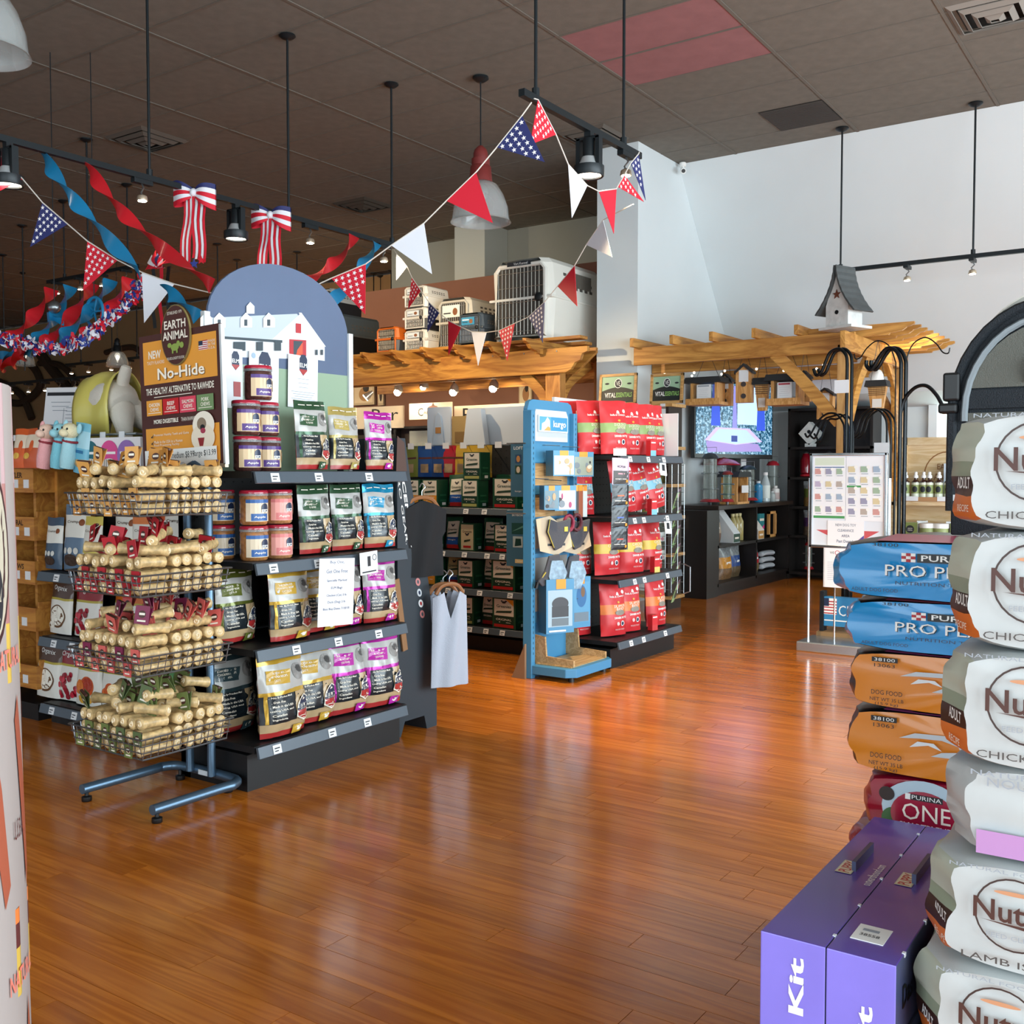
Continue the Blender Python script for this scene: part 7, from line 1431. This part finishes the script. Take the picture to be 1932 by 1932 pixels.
q = MB(); q.box(-.14, .004, .0, .14, .01, .3, M('#dfe4e8', .3)); q.build('holder', t); q = MB(); q.cyl((-.06, .012, -.46), (-.06, .012, .0), .006, CH2, n=6); q.build('leg', t)
t = T('low_banner', 'blue banner box lettered Classic behind the poster stand', 'banner', (-2.2, 7.68, .0)); q = MB(); q.box(-.24, 0, .14, .24, .06, .36, M('#2f7fae', .5)); q.build('board', t); prints(flat(TR(0, 0, .14)), .48, .22, [('t', 'Classic H', .1, .55, .66, .36, WHITE), ('r', -.48, .4, -.26, .95, WHITE), ('r', -.48, .68, -.38, .95, NAVY)] + [('r', -.48 + (.1 if k > 2 else 0), .42 + k * .1, -.26, .46 + k * .1, BRED) for k in range(5)] + [('r', -.45, .18, .1, .22, WHITE), ('e', .3, .1, .12, .08, BRED)], .001, None, 1).build('print', t)
q = MB(); q.box(-.26, -.05, .0, .26, .25, .1, M('#8a6a44', .6)); q.build('plinth', t); q = MB(); q.box(-.25, -.01, .1, -.22, .07, .4, BLK); q.build('side_rail', t)
# ================================================================ pale wooden shelf with sprays
PL = wood('pale_birch', '#dcc39c', '#c9a878', 0, (2, 14, 14), .5)
t = T('birch_shelf', 'pale birch shelf stocked with spray bottles and tubs', 'shelf', (-1.55, 8.35, 0))
for x in (-.56, .53): q = MB(); q.box(x, 0, 0, x + .03, .3, 1.06, PL); q.build('side_board', t)
for z in (.2, .68, 1.035): q = MB(); q.box(-.56, 0, z, .56, .3, z + .03, PL); sh = q.build('shelf', t)
q = MB(); q.box(-.53, .28, .2, .53, .3, 1.06, PL); q.build('back_board', t)
q = MB(); q.box(-.54, -.004, 1.066, .5, .012, 1.1, M('#b0845a', .6)); rl = q.build('front_rail', t)
for k in range(3): g = MB(); g.box(-.46 + k * .24, -.006, 1.07, -.36 + k * .24, -.004, 1.105, TAGW); g.build('price_tag', rl)
def spray(x, lb):
    t = T('spray_bottle', lb, 'bottle', (x, 8.405, 1.067)); q = MB(); q.lathe([(.028, 0), (.031, .005), (.031, .15), (.012, .17), (.012, .18)], M('#3a1c12', .15, coat=.4), 14); q.build('bottle', t, True)
    q = MB(); q.lathe([(.0316, .025), (.032, .03), (.032, .14), (.0316, .145)], M('#d9dcc8', .5), 14); q.lathe([(.0322, .06), (.0324, .062), (.0324, .125), (.0322, .127)], M('#8a965a', .5), 14); prints(lambda a, b_, e: Vector((math.sin(a / .0326) * (.0326 + e), -math.cos(a / .0326) * (.0326 + e), b_)), .05, .15, [('e', 0, .62, .4, .16, INK)], .0004, q, 4); q.build('label', t)
    q = MB(); q.lathe([(.018, .18), (.02, .182), (.018, .2), (.012, .205), (.012, .225), (.003, .23)], WHITE, 12); q.build('pump_cap', t, True)
for k, px in enumerate((1708, 1727, 1742, 1753, 1771, 1789)): spray(PY(px, 940, 8.4).x, 'brown spray bottle with a white pump on the birch shelf, %s' % ('first in the row', 'second in the row', 'third in the row', 'fourth in the row', 'fifth in the row', 'last in the row')[k])
for k, px in enumerate((1803, 1817)): bottle('small dark vial with a black cap on the birch shelf%s' % ('', ', beside the large bag stack')[k], PY(px, 940, 8.4).x, 8.4, 1.066, .026, .1, '#23242a', '#0d0e10', '#8a965a', .75)
for k, px in enumerate((1750, 1775)):
    t = T('tub', 'white tub with a round green label on the birch shelf, %s' % ('left of its twin, by the open carton', 'by the green carton')[k].replace('left of its twin, ', ''), 'tub', (PY(px, 1010, 8.4).x, 8.4, .711)); q = MB(); q.lathe([(.055, 0), (.058, .005), (.058, .15), (.055, .155)], M('#8f9a62', .45), 18); q.build('body', t, True); q = MB(); q.lathe([(.06, .15), (.061, .155), (.061, .185), (.02, .19)], WHITE, 18); q.build('lid', t, True); prints(lambda a, b_, e: Vector((math.sin(a / .0585) * (.0585 + e), -math.cos(a / .0585) * (.0585 + e), b_)), .1, .15, [('e', 0, .5, .34, .3, INK), ('t', 'EARTH', 0, .54, .3, .1, CRM), ('t', 'ANIMAL', 0, .42, .34, .1, CRM)], .0004, None, 4).build('label', t)
for k, px in enumerate((1718, 1808)): put(carton(.11, .19, .08, M('#dfe2e0', .5), [('r', -.5, .45, .5, 1, M('#7d8a4c', .5)), ('e', 0, .72, .28, .16, INK), ('t', 'EARTH', 0, .75, .3, .05, CRM), ('t', 'ANIMAL', 0, .68, .34, .05, CRM), ('e', 0, .2, .3, .08, M('#c98a5a', .5))]), 'remedy_carton', 'white and olive carton with a round badge on the birch shelf, %s' % ('beside the poster stand', 'beside the tubs')[k], 'carton', (PY(px, 1010, 8.4).x, 8.42, .711))
for k, px in enumerate((1740, 1795)): put(carton(.06, .2, .1, M('#eef0f0', .5), [('r', -.3, .2, .3, .3, GRYT)]), 'white_carton', 'narrow plain white carton on the birch shelf, %s' % ('left of the tubs', 'after the tubs')[k].replace('left of', 'before'), 'carton', (PY(px, 1005, 8.5).x, 8.5, .711))
t = T('wooden_crate', 'pale wooden display crate branded with an animal seal on the birch shelf', 'crate', (-1.78, 8.55, 1.066)); q = MB(); q.box(-.26, 0, 0, .26, .04, .5, PL); q.build('front_board', t, bev=.004); q = MB(); q.prism([(-.26, .44), (.26, .44), (.3, .5), (-.3, .5)], -.02, .06, PL); q.box(-.3, -.02, .0, -.26, .06, .5, PL); q.build('frame', t); prints(flat(), .52, .5, [('o', .08, .42, .34, .36, .05, M('#8a5a2c', .6)), ('t', 'EARTH', .08, .54, .3, .09, M('#8a5a2c', .6)), ('t', 'ANIMAL', .08, .38, .4, .11, M('#8a5a2c', .6)), ('p', starpts(.05, .08, .24), M('#8a5a2c', .6))], .001, None, 1).build('brand_mark', t)
put(carton(.16, .24, .06, M('#c9d6e2', .5), [('e', 0, .7, .4, .26, WHITE), ('e', .1, .7, .12, .1, M('#7a8a9a', .5)), ('r', -.4, .2, .4, .24, TXB), ('r', -.4, .1, .2, .13, TXB)]), 'leaflet_box', 'white cut out leaflet holder in front of the wooden crate', 'leaflet', (PY(1795, 900, 8.35).x, 8.5, 1.12))
# ================================================================ foreground: bag stacks, boxes, carrier
def lying(W, H, L, seed, mats, crink=.012, ch=.19):
    """a filled sack lying down: front end faces -Y, long side along Y; mats = (end, left side, top)"""
    q = MB(); N = 20; K = 16; nz = noise.noise
    def ring(t):
        k = 1 - .06 * max(0, 2 * t - 1) ** 3 - ch * max(0, 1 - t / .125); r = []
        for i in range(4 * N):
            sd, s = divmod(i, N); s /= N
            if sd == 0: x, z = -.5 + s, 0
            elif sd == 1: x, z = .5, s
            elif sd == 2: x, z = .5 - s, 1
            else: x, z = -.5, 1 - s
            b = 1 - abs(2 * (z - .5)) ** 4; bx = math.copysign(1, x) * .045 * b * (abs(x) / .5) ** 6
            cz = (z - .5); edge = (abs(x) * 2) ** 6; zz_ = z - cz * .5 * edge * .3
            p = Vector((x * W * k + bx * W * .6, t * L, zz_ * H))
            n = nz(Vector((p.x * 9 + seed, p.y * 9, p.z * 16))) + .5 * nz(Vector((p.x * 26, p.y * 24 + seed, p.z * 40)))
            d = Vector((x, 0, z - .5)).normalized()
            r.append(p + d * n * crink * (.08 if abs(z - .5) > .47 else 1))
        return r
    rings = [ring(t) for t in [0, .03] + [j / K for j in range(1, K)] + [.985, 1]]
    for i, p in enumerate(rings[0]): p.z = (p.z - H / 2) * .95 + H / 2
    M4 = 4 * N; vs = [p for r in rings for p in r]; q.v = [tuple(p) for p in vs]
    for j in range(len(rings) - 1):
        for i in range(M4):
            sd = i // N; mat = mats[1] if sd == 3 else mats[2]
            if sd == 1: mat = mats[1]
            if sd == 3 and callable(mats[3]): mat = mats[3](1 - (i % N) / N, j / (len(rings) - 2)) or mat
            q.f.append([j * M4 + i, j * M4 + (i + 1) % M4, (j + 1) * M4 + (i + 1) % M4, (j + 1) * M4 + i]); q.m.append(q.mi(mat))
    # end caps: concentric grid so the face can crease
    for sgn, r0, base in ((-1, rings[0], 0), (1, rings[-1], (len(rings) - 1) * M4)):
        c = sum(r0, Vector()) / M4; prev = list(range(base, base + M4))
        for s in (.75, .5, .25):
            cur = []
            for i, p in enumerate(r0):
                v = c + (p - c) * s; v.y += sgn * (.006 * (1 - s) + crink * .35 * nz(Vector((v.x * 22 + seed, v.z * 22, seed)))); cur.append(len(q.v)); q.v.append(tuple(v))
            for i in range(M4): f = [prev[i], prev[(i + 1) % M4], cur[(i + 1) % M4], cur[i]]; q.f.append(f if sgn > 0 else f[::-1]); q.m.append(q.mi(mats[0]))
            prev = cur
        q.f.append(prev); q.m.append(q.mi(mats[0]))
    return q
NW = M('#bcc2c2', .38, var=.03, vscale=20, name='white_woven_sack'); NBR = M('#3b2118', .4); NOR = M('#d8722e', .4); NGR = M('#8f9a84', .4); NGR2 = M('#b9bfae', .4)
def nside(z, t): 
    if t > .75: return NW
    return NOR if z < .3 else NBR if z < .48 else NGR if z < .62 else NGR2
def nutro(x, y, z, H, line, lb, s, W=.48, L=.55, plain=False):
    t = T('food_sack', lb, 'food sack', (x + W / 2, y, z))
    lying(W, H, L, s, (NW, NW, NW, nside if not plain else None)).build('sack', t, True, ang=33)
    sf = lambda a, b, e: Vector((a, -.012 - e, b))
    if plain: it = [('r', -.4, .06, .4, .32, M('#b98ac0', .5)), ('t', 'NOURRITURE', -.2, .86, .34, .1, GRYT), ('t', 'NATURAL', -.3, .95, .24, .06, GRYT)]
    else:
        u = -.235
        it = [('o', u, .58, .34 * H / .48, .34, .05, M('#3b2a26', .5)), ('t', 'Nutro', u, .6, .27 * H / .187, .2, M('#4a2a22', .5), 0, .015), ('p', [(u - .1, .5), (u + .04, .46), (u + .12, .42), (u + .12, .45), (u + .04, .49)], M('#4a2a22', .5)), ('t', 'FEED CLEAN', u, .37, .16, .045, GRYT), ('e', u - .0, .78, .06, .02, M('#c9906a', .5)), ('t', line, .0, .13, .78, .07, M('#4a4644', .5)), ('t', 'NATURAL FOOD', -.28, .97, .3, .035, GRYT)]
    prints(sf, W, H, it, .001, None, 1).build('end_print', t)
    if not plain:
        q = MB(); prints(lambda a, b, e: Vector((-W / 2 + .028 + a * .5 - e * .86, .026 - a * .86 - e * .5, b)), .06, H, [('t', 'ADULT', .0, .4, .9, .1, WHITE, 0, .02), ('t', 'RECIPE', .0, .18, .8, .06, CRM)], .016, q, 1); q.build('side_print', t)
NZ = [(1.208, 1.393), (1.02, 1.207), (.836, 1.019), (.69, .835), (.52, .689), (.345, .519), (.17, .344), (0.001, .169)]
NL = ('topmost white dog food sack of the tall stack', 'second white dog food sack from the top of the tall stack', 'third white dog food sack from the top of the tall stack', 'white sack with a purple band in the tall stack', 'lamb recipe white sack under the purple banded one', 'white chicken recipe sack beside the purple cartons', 'white sack near the floor under the chicken recipe sack', 'lowest white sack of the tall stack, on the floor')
for k, ((z0, z1), lb) in enumerate(zip(NZ, NL)):
    x = (-.35, -.35, -.355, -.35, -.37, -.385, -.385, -.385)[k]
    nutro(x, 1.75 - (.0, .0, .01, .0, .02, .03, .03, .03)[k], z0, z1 - z0 - .001, 'LAMB IS THE #1 INGREDIENT' if k == 4 else 'CHICKEN IS THE #1 INGREDIENT', lb, 400 + k * 7, plain=(k == 3))
# coloured sacks behind
PB, PBd = M('#1a94d6', .25, coat=.3, name='blue_foil_sack'), M('#0f1418', .3); PO = M('#dd841f', .3, coat=.2, name='orange_foil_sack'); PR = M('#9c1030', .28, coat=.3, name='crimson_foil_sack'); PK2 = M('#d96a86', .35)
def psack(kind, z0, z1, lb, s, x=-.74):
    W, L, H = .6, .42, z1 - z0 - .001; t = T('food_sack', lb, 'food sack', (x + W / 2, 2.53, z0))
    C = {'b': PB, 'o': PO, 'r': PR}[kind]; sdm = {'b': PB, 'o': M('#2a1710', .35), 'r': PR}[kind]; tp = {'b': PBd, 'o': PBd, 'r': PR}[kind]
    lying(W, H, L, s, (C, sdm, tp, None), .026 if kind == 'b' else .016, .07).build('sack', t, True, ang=50)
    sf = lambda a, b, e: Vector((a, -.014 - e, b)); u0 = -.13
    CK = [('r', u0 - .13 + .018 * i, .66 + .05 * j, u0 - .112 + .018 * i, .71 + .05 * j, (WHITE, BRED)[(i + j) % 2]) for i in range(3) for j in range(3)]
    if kind == 'b': it = CK + [('r', u0 - .07, .66, u0 + .16, .81, BLACK), ('t', 'PURINA', u0 + .045, .735, .2, .1, WHITE, 0, .015), ('t', 'PRO PLAN', u0 + .003, .5, .38, .19, INK), ('t', 'PRO PLAN', u0, .51, .38, .19, WHITE), ('t', 'NUTRITION THAT PERFORMS', u0 + .08, .3, .46, .06, NAVY), ('t', 'ADULT DOG FOOD', -.36, .16, .18, .06, NAVY), ('t', '38100', -.32, .94, .1, .06, BLACK)]
    elif kind == 'o': it = [('r', -.41, .83, -.31, .91, BLACK), ('t', '38100', -.36, .87, .08, .055, WHITE), ('t', '13063', -.36, .77, .08, .06, BLACK), ('t', 'DOG FOOD', -.35, .3, .12, .08, INK), ('t', 'NET WT 35 LB', -.35, .18, .13, .06, INK), ('t', '(15.9 kg)', -.35, .1, .09, .06, INK), ('p', [(x - .14, y) for x, y in [(-.16, .62), (-.1, .72), (.02, .74), (.12, .66), (.13, .5), (.08, .42), (-.04, .4), (.0, .48), (.07, .52), (.06, .6), (-.0, .66), (-.08, .65)]], M('#c3cbd0', .3)), ('p', [(x - .14, y) for x, y in [(-.12, .5), (-.05, .56), (.0, .5), (-.03, .6), (-.09, .6)]], M('#dfe4e6', .3))]
    else: it = [('e', -.13, .52, .16, .5, M('#b9d0dc', .4)), ('e', -.24, .3, .05, .2, M('#3f6a3c', .5)), ('e', .0, .32, .07, .22, M('#4a7a4c', .5)), ('e', -.13, .42, .125, .42, PR), ('r', -.2, .68, -.18, .78, WHITE), ('r', -.18, .68, -.06, .78, BLACK), ('t', 'PURINA', -.12, .73, .11, .07, WHITE), ('t', 'ONE', -.12, .48, .18, .28, CRM), ('t', 'SMARTBLEND', -.12, .24, .2, .1, WHITE, 0, .02), ('e', -.27, .72, .03, .12, M('#2a1c18', .5))]; it = [(k_[0],) + ((k_[1], k_[2] - .14) if k_[0] == 't' else (k_[1] - .14,)) + tuple(k_[3:] if k_[0] == 't' else (k_[2], k_[3] - .14) + tuple(k_[4:]) if k_[0] == 'r' else k_[2:]) for k_ in it]
    prints(sf, W, H, it, .001, None, 1).build('end_print', t)
    if kind in 'bo':
        q = MB(); q.grid(lambda a, b: Vector((-.22 + a * .26, .0 + b * .2, H + .006 - .006 * (1 - b))), 4, 4, PK2 if kind == 'b' else M('#c45a9a', .35)); q.build('top_print', t)
for kd, z0, z1, lb, s in (('b', .995, 1.135, 'upper blue foil dog food sack', 501), ('b', .87, .994, 'lower blue foil dog food sack', 508), ('o', .73, .869, 'upper orange dog food sack under the blue ones', 515), ('o', .572, .729, 'lower orange dog food sack above the crimson one', 522), ('r', .43, .571, 'crimson dog food sack with a round picture above the purple cartons', 529), ('r', .285, .429, 'crimson dog food sack just below the one with the picture in view', 536), ('r', .143, .284, 'crimson dog food sack second from the floor', 543), ('r', .001, .142, 'crimson dog food sack on the floor behind the purple cartons', 550)):
    psack(kd, z0, z1, lb, s, {'upper blue foil dog food sack': -.755, 'crimson dog food sack with a round picture above the purple cartons': -.69}.get(lb, -.73))
# purple agility kit cartons
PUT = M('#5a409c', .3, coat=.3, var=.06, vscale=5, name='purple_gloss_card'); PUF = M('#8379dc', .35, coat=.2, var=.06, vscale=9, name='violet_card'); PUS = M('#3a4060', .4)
def kit(x0, lb, words):
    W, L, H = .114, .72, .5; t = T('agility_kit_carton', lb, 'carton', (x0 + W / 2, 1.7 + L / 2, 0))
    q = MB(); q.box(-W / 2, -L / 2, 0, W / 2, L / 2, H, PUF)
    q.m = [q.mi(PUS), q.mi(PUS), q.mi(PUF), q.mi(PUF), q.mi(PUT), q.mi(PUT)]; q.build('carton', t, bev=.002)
    pmn = MB(); prints(flat(None, -L / 2), W, H, words, .0012, pmn, 1); pmn.build('front_print', t)
    Xt = TR(0, 0, H) @ ROT(R(-90), 0, 0); up = lambda a, b, e: Vector((a, b - L / 2, H + e))
    rot = lambda items: items
    pmn = MB(); prints(up, W, L, [('r', -.28, .47, .0, .57, M('#d8d2b0', .4)), ('r', -.26, .475, -.02, .565, M('#efe6c8', .4)), ('t', 'PUPPY', -.14, .52, .085, .2, M('#c9483c', .5), 1, .02), ('t', 'outwardhound.com', .34, .5, .17, .16, WHITE, 1)], .0012, pmn, 1, .0002); pmn.build('top_print', t)
    q = MB(); q.box(-.004, .0, H, .004, .13, H + .02, PUS); q.build('carry_handle', t)
    q = MB()
    for k in range(5): q.box(W / 2 - .004, -L / 2 + .15 * k + .05, H - .006, W / 2 + .0012, -L / 2 + .15 * k + .058, H + .0012, M('#dfe4ea', .2))
    q.build('tape', t); return t
a = kit(-.64, 'purple agility kit carton standing on the floor, outer one', [('t', 'Agility Kit', .1, .6, .68, .3, WHITE, 1, .03), ('t', 'for all sizes!', .36, .28, .3, .13, WHITE, 1)])
b = kit(-.525, 'purple agility kit carton with a white price sticker beside the sacks', [('t', 'Agility Kit', .1, .5, .68, .3, WHITE, 1, .03)])
q = MB(); q.box(-.035, -.3, .5, .02, -.235, .5012, WHITE); prints(lambda u, v, e: Vector((u - .008, v - .3, .5012 + e)), .055, .065, [('r', -.3, .6, .2, .75, GRYT), ('t', '38558', 0, .35, .6, .16, INK)], .0006, q, 1); q.build('price_sticker', b)
q = MB(); prints(lambda u, v, e: Vector((.057 + e, u - .05, v)), .6, .5, [('t', 'Dash', -.38, .86, .14, .08, BLACK, 0, .02)] + [('r', -.45, .72 - k * .06, -.1, .735 - k * .06, M('#20263a', .5)) for k in range(7)], .0012, q, 1); q.build('side_print', b)
# pet carrier backpack on the coloured sacks
NVY = M('#141b22', .75, bump=.4, bscale=300, name='navy_canvas'); MSH = M('#6a6a62', .6, alpha=.75, bump=.4, bscale=400, name='grey_mesh'); TRIM2 = M('#7d858a', .4); STR = M('#c9c3b8', .7)
t = T('pet_carrier', 'dark navy mesh pet carrier backpack on top of the coloured sacks', 'pet carrier', (-.33, 2.72, 1.142))
w, hh = .215, .56; dome = [(-w, .02), (w, .02), (w, .3)] + [(w * math.cos(a), .3 + .26 * math.sin(a)) for a in [PI * k / 18 for k in range(1, 18)]] + [(-w, .3)]
q = MB(); q.prism([(-w, 0), (w, 0)] + dome[2:], 0, .26, NVY); q.build('body', t, bev=.012)
arc = lambda s, y, dz=0: [(-w * s, y, .06 + dz), (-w * s, y, .3)] + [(w * s * math.cos(PI - a), y, .3 + .26 * s * math.sin(a)) for a in [PI * k / 18 for k in range(1, 18)]] + [(w * s, y, .3), (w * s, y, .06 + dz)]
q = MB(); q.tube(arc(1.0, -.004), .012, NVY, 6); q.tube(arc(.86, -.012, .22), .008, TRIM2, 6); q.build('piping', t, True)
q = MB(); q.prism([(-w * .84, .36)] + [(w * .84 * math.cos(PI - a), .3 + .21 * math.sin(a)) for a in [PI * k / 18 for k in range(3, 16)]] + [(w * .84, .36)], -.008, -.003, MSH); q.build('upper_window', t)
q = MB(); q.box(-w * .86, -.01, .31, w * .86, -.003, .355, NVY); q.build('cross_band', t)
q = MB(); q.prism([(-w * .84, .12), (w * .84, .12), (w * .84, .3), (-w * .84, .3)], -.007, -.003, MSH); lw = q.build('lower_window', t)
q = MB(); q.prism([(-.1, .12), (-.02, .13), (-.02, .22), (-.05, .27), (-.08, .24)], -.01, -.007, M('#0d1014', .6)); q.prism([(-.09, .125), (-.03, .125), (-.03, .16), (-.07, .17)], -.012, -.01, STR); q.build('inner_toy', t)
q = MB(); q.box(-w, -.012, .085, w, -.002, .1, M('#d6dce0', .4)); q.build('reflective_band', t)
q = MB(); q.tube(smoothp([(-.045, -.012, .37), (-.045, -.02, .41), (-.02, -.025, .43), (.02, -.025, .43), (.045, -.02, .41), (.045, -.012, .37)], 4), .006, BLACK, 6); q.build('grab_loop', t, True)
q = MB(); q.box(-w - .02, -.02, .33, -w + .02, .02, .4, BLACK); q.box(-w - .03, -.022, .3, -w + .015, .02, .325, BLACK); q.build('buckle', t, bev=.006)
q = MB(); q.tube(smoothp([(-w * .95, .05, .38), (-w * .6, .06, .53), (-.02, .08, .6), (.1, .1, .64)], 6), .03, STR, 6, flat=.12); q.build('shoulder_strap', t, True)
q = MB(); q.tube(smoothp([(.02, .05, .56), (.06, .04, .62), (.12, .04, .64), (.18, .05, .6)], 5), .022, BLACK, 8); q.build('top_handle', t, True)
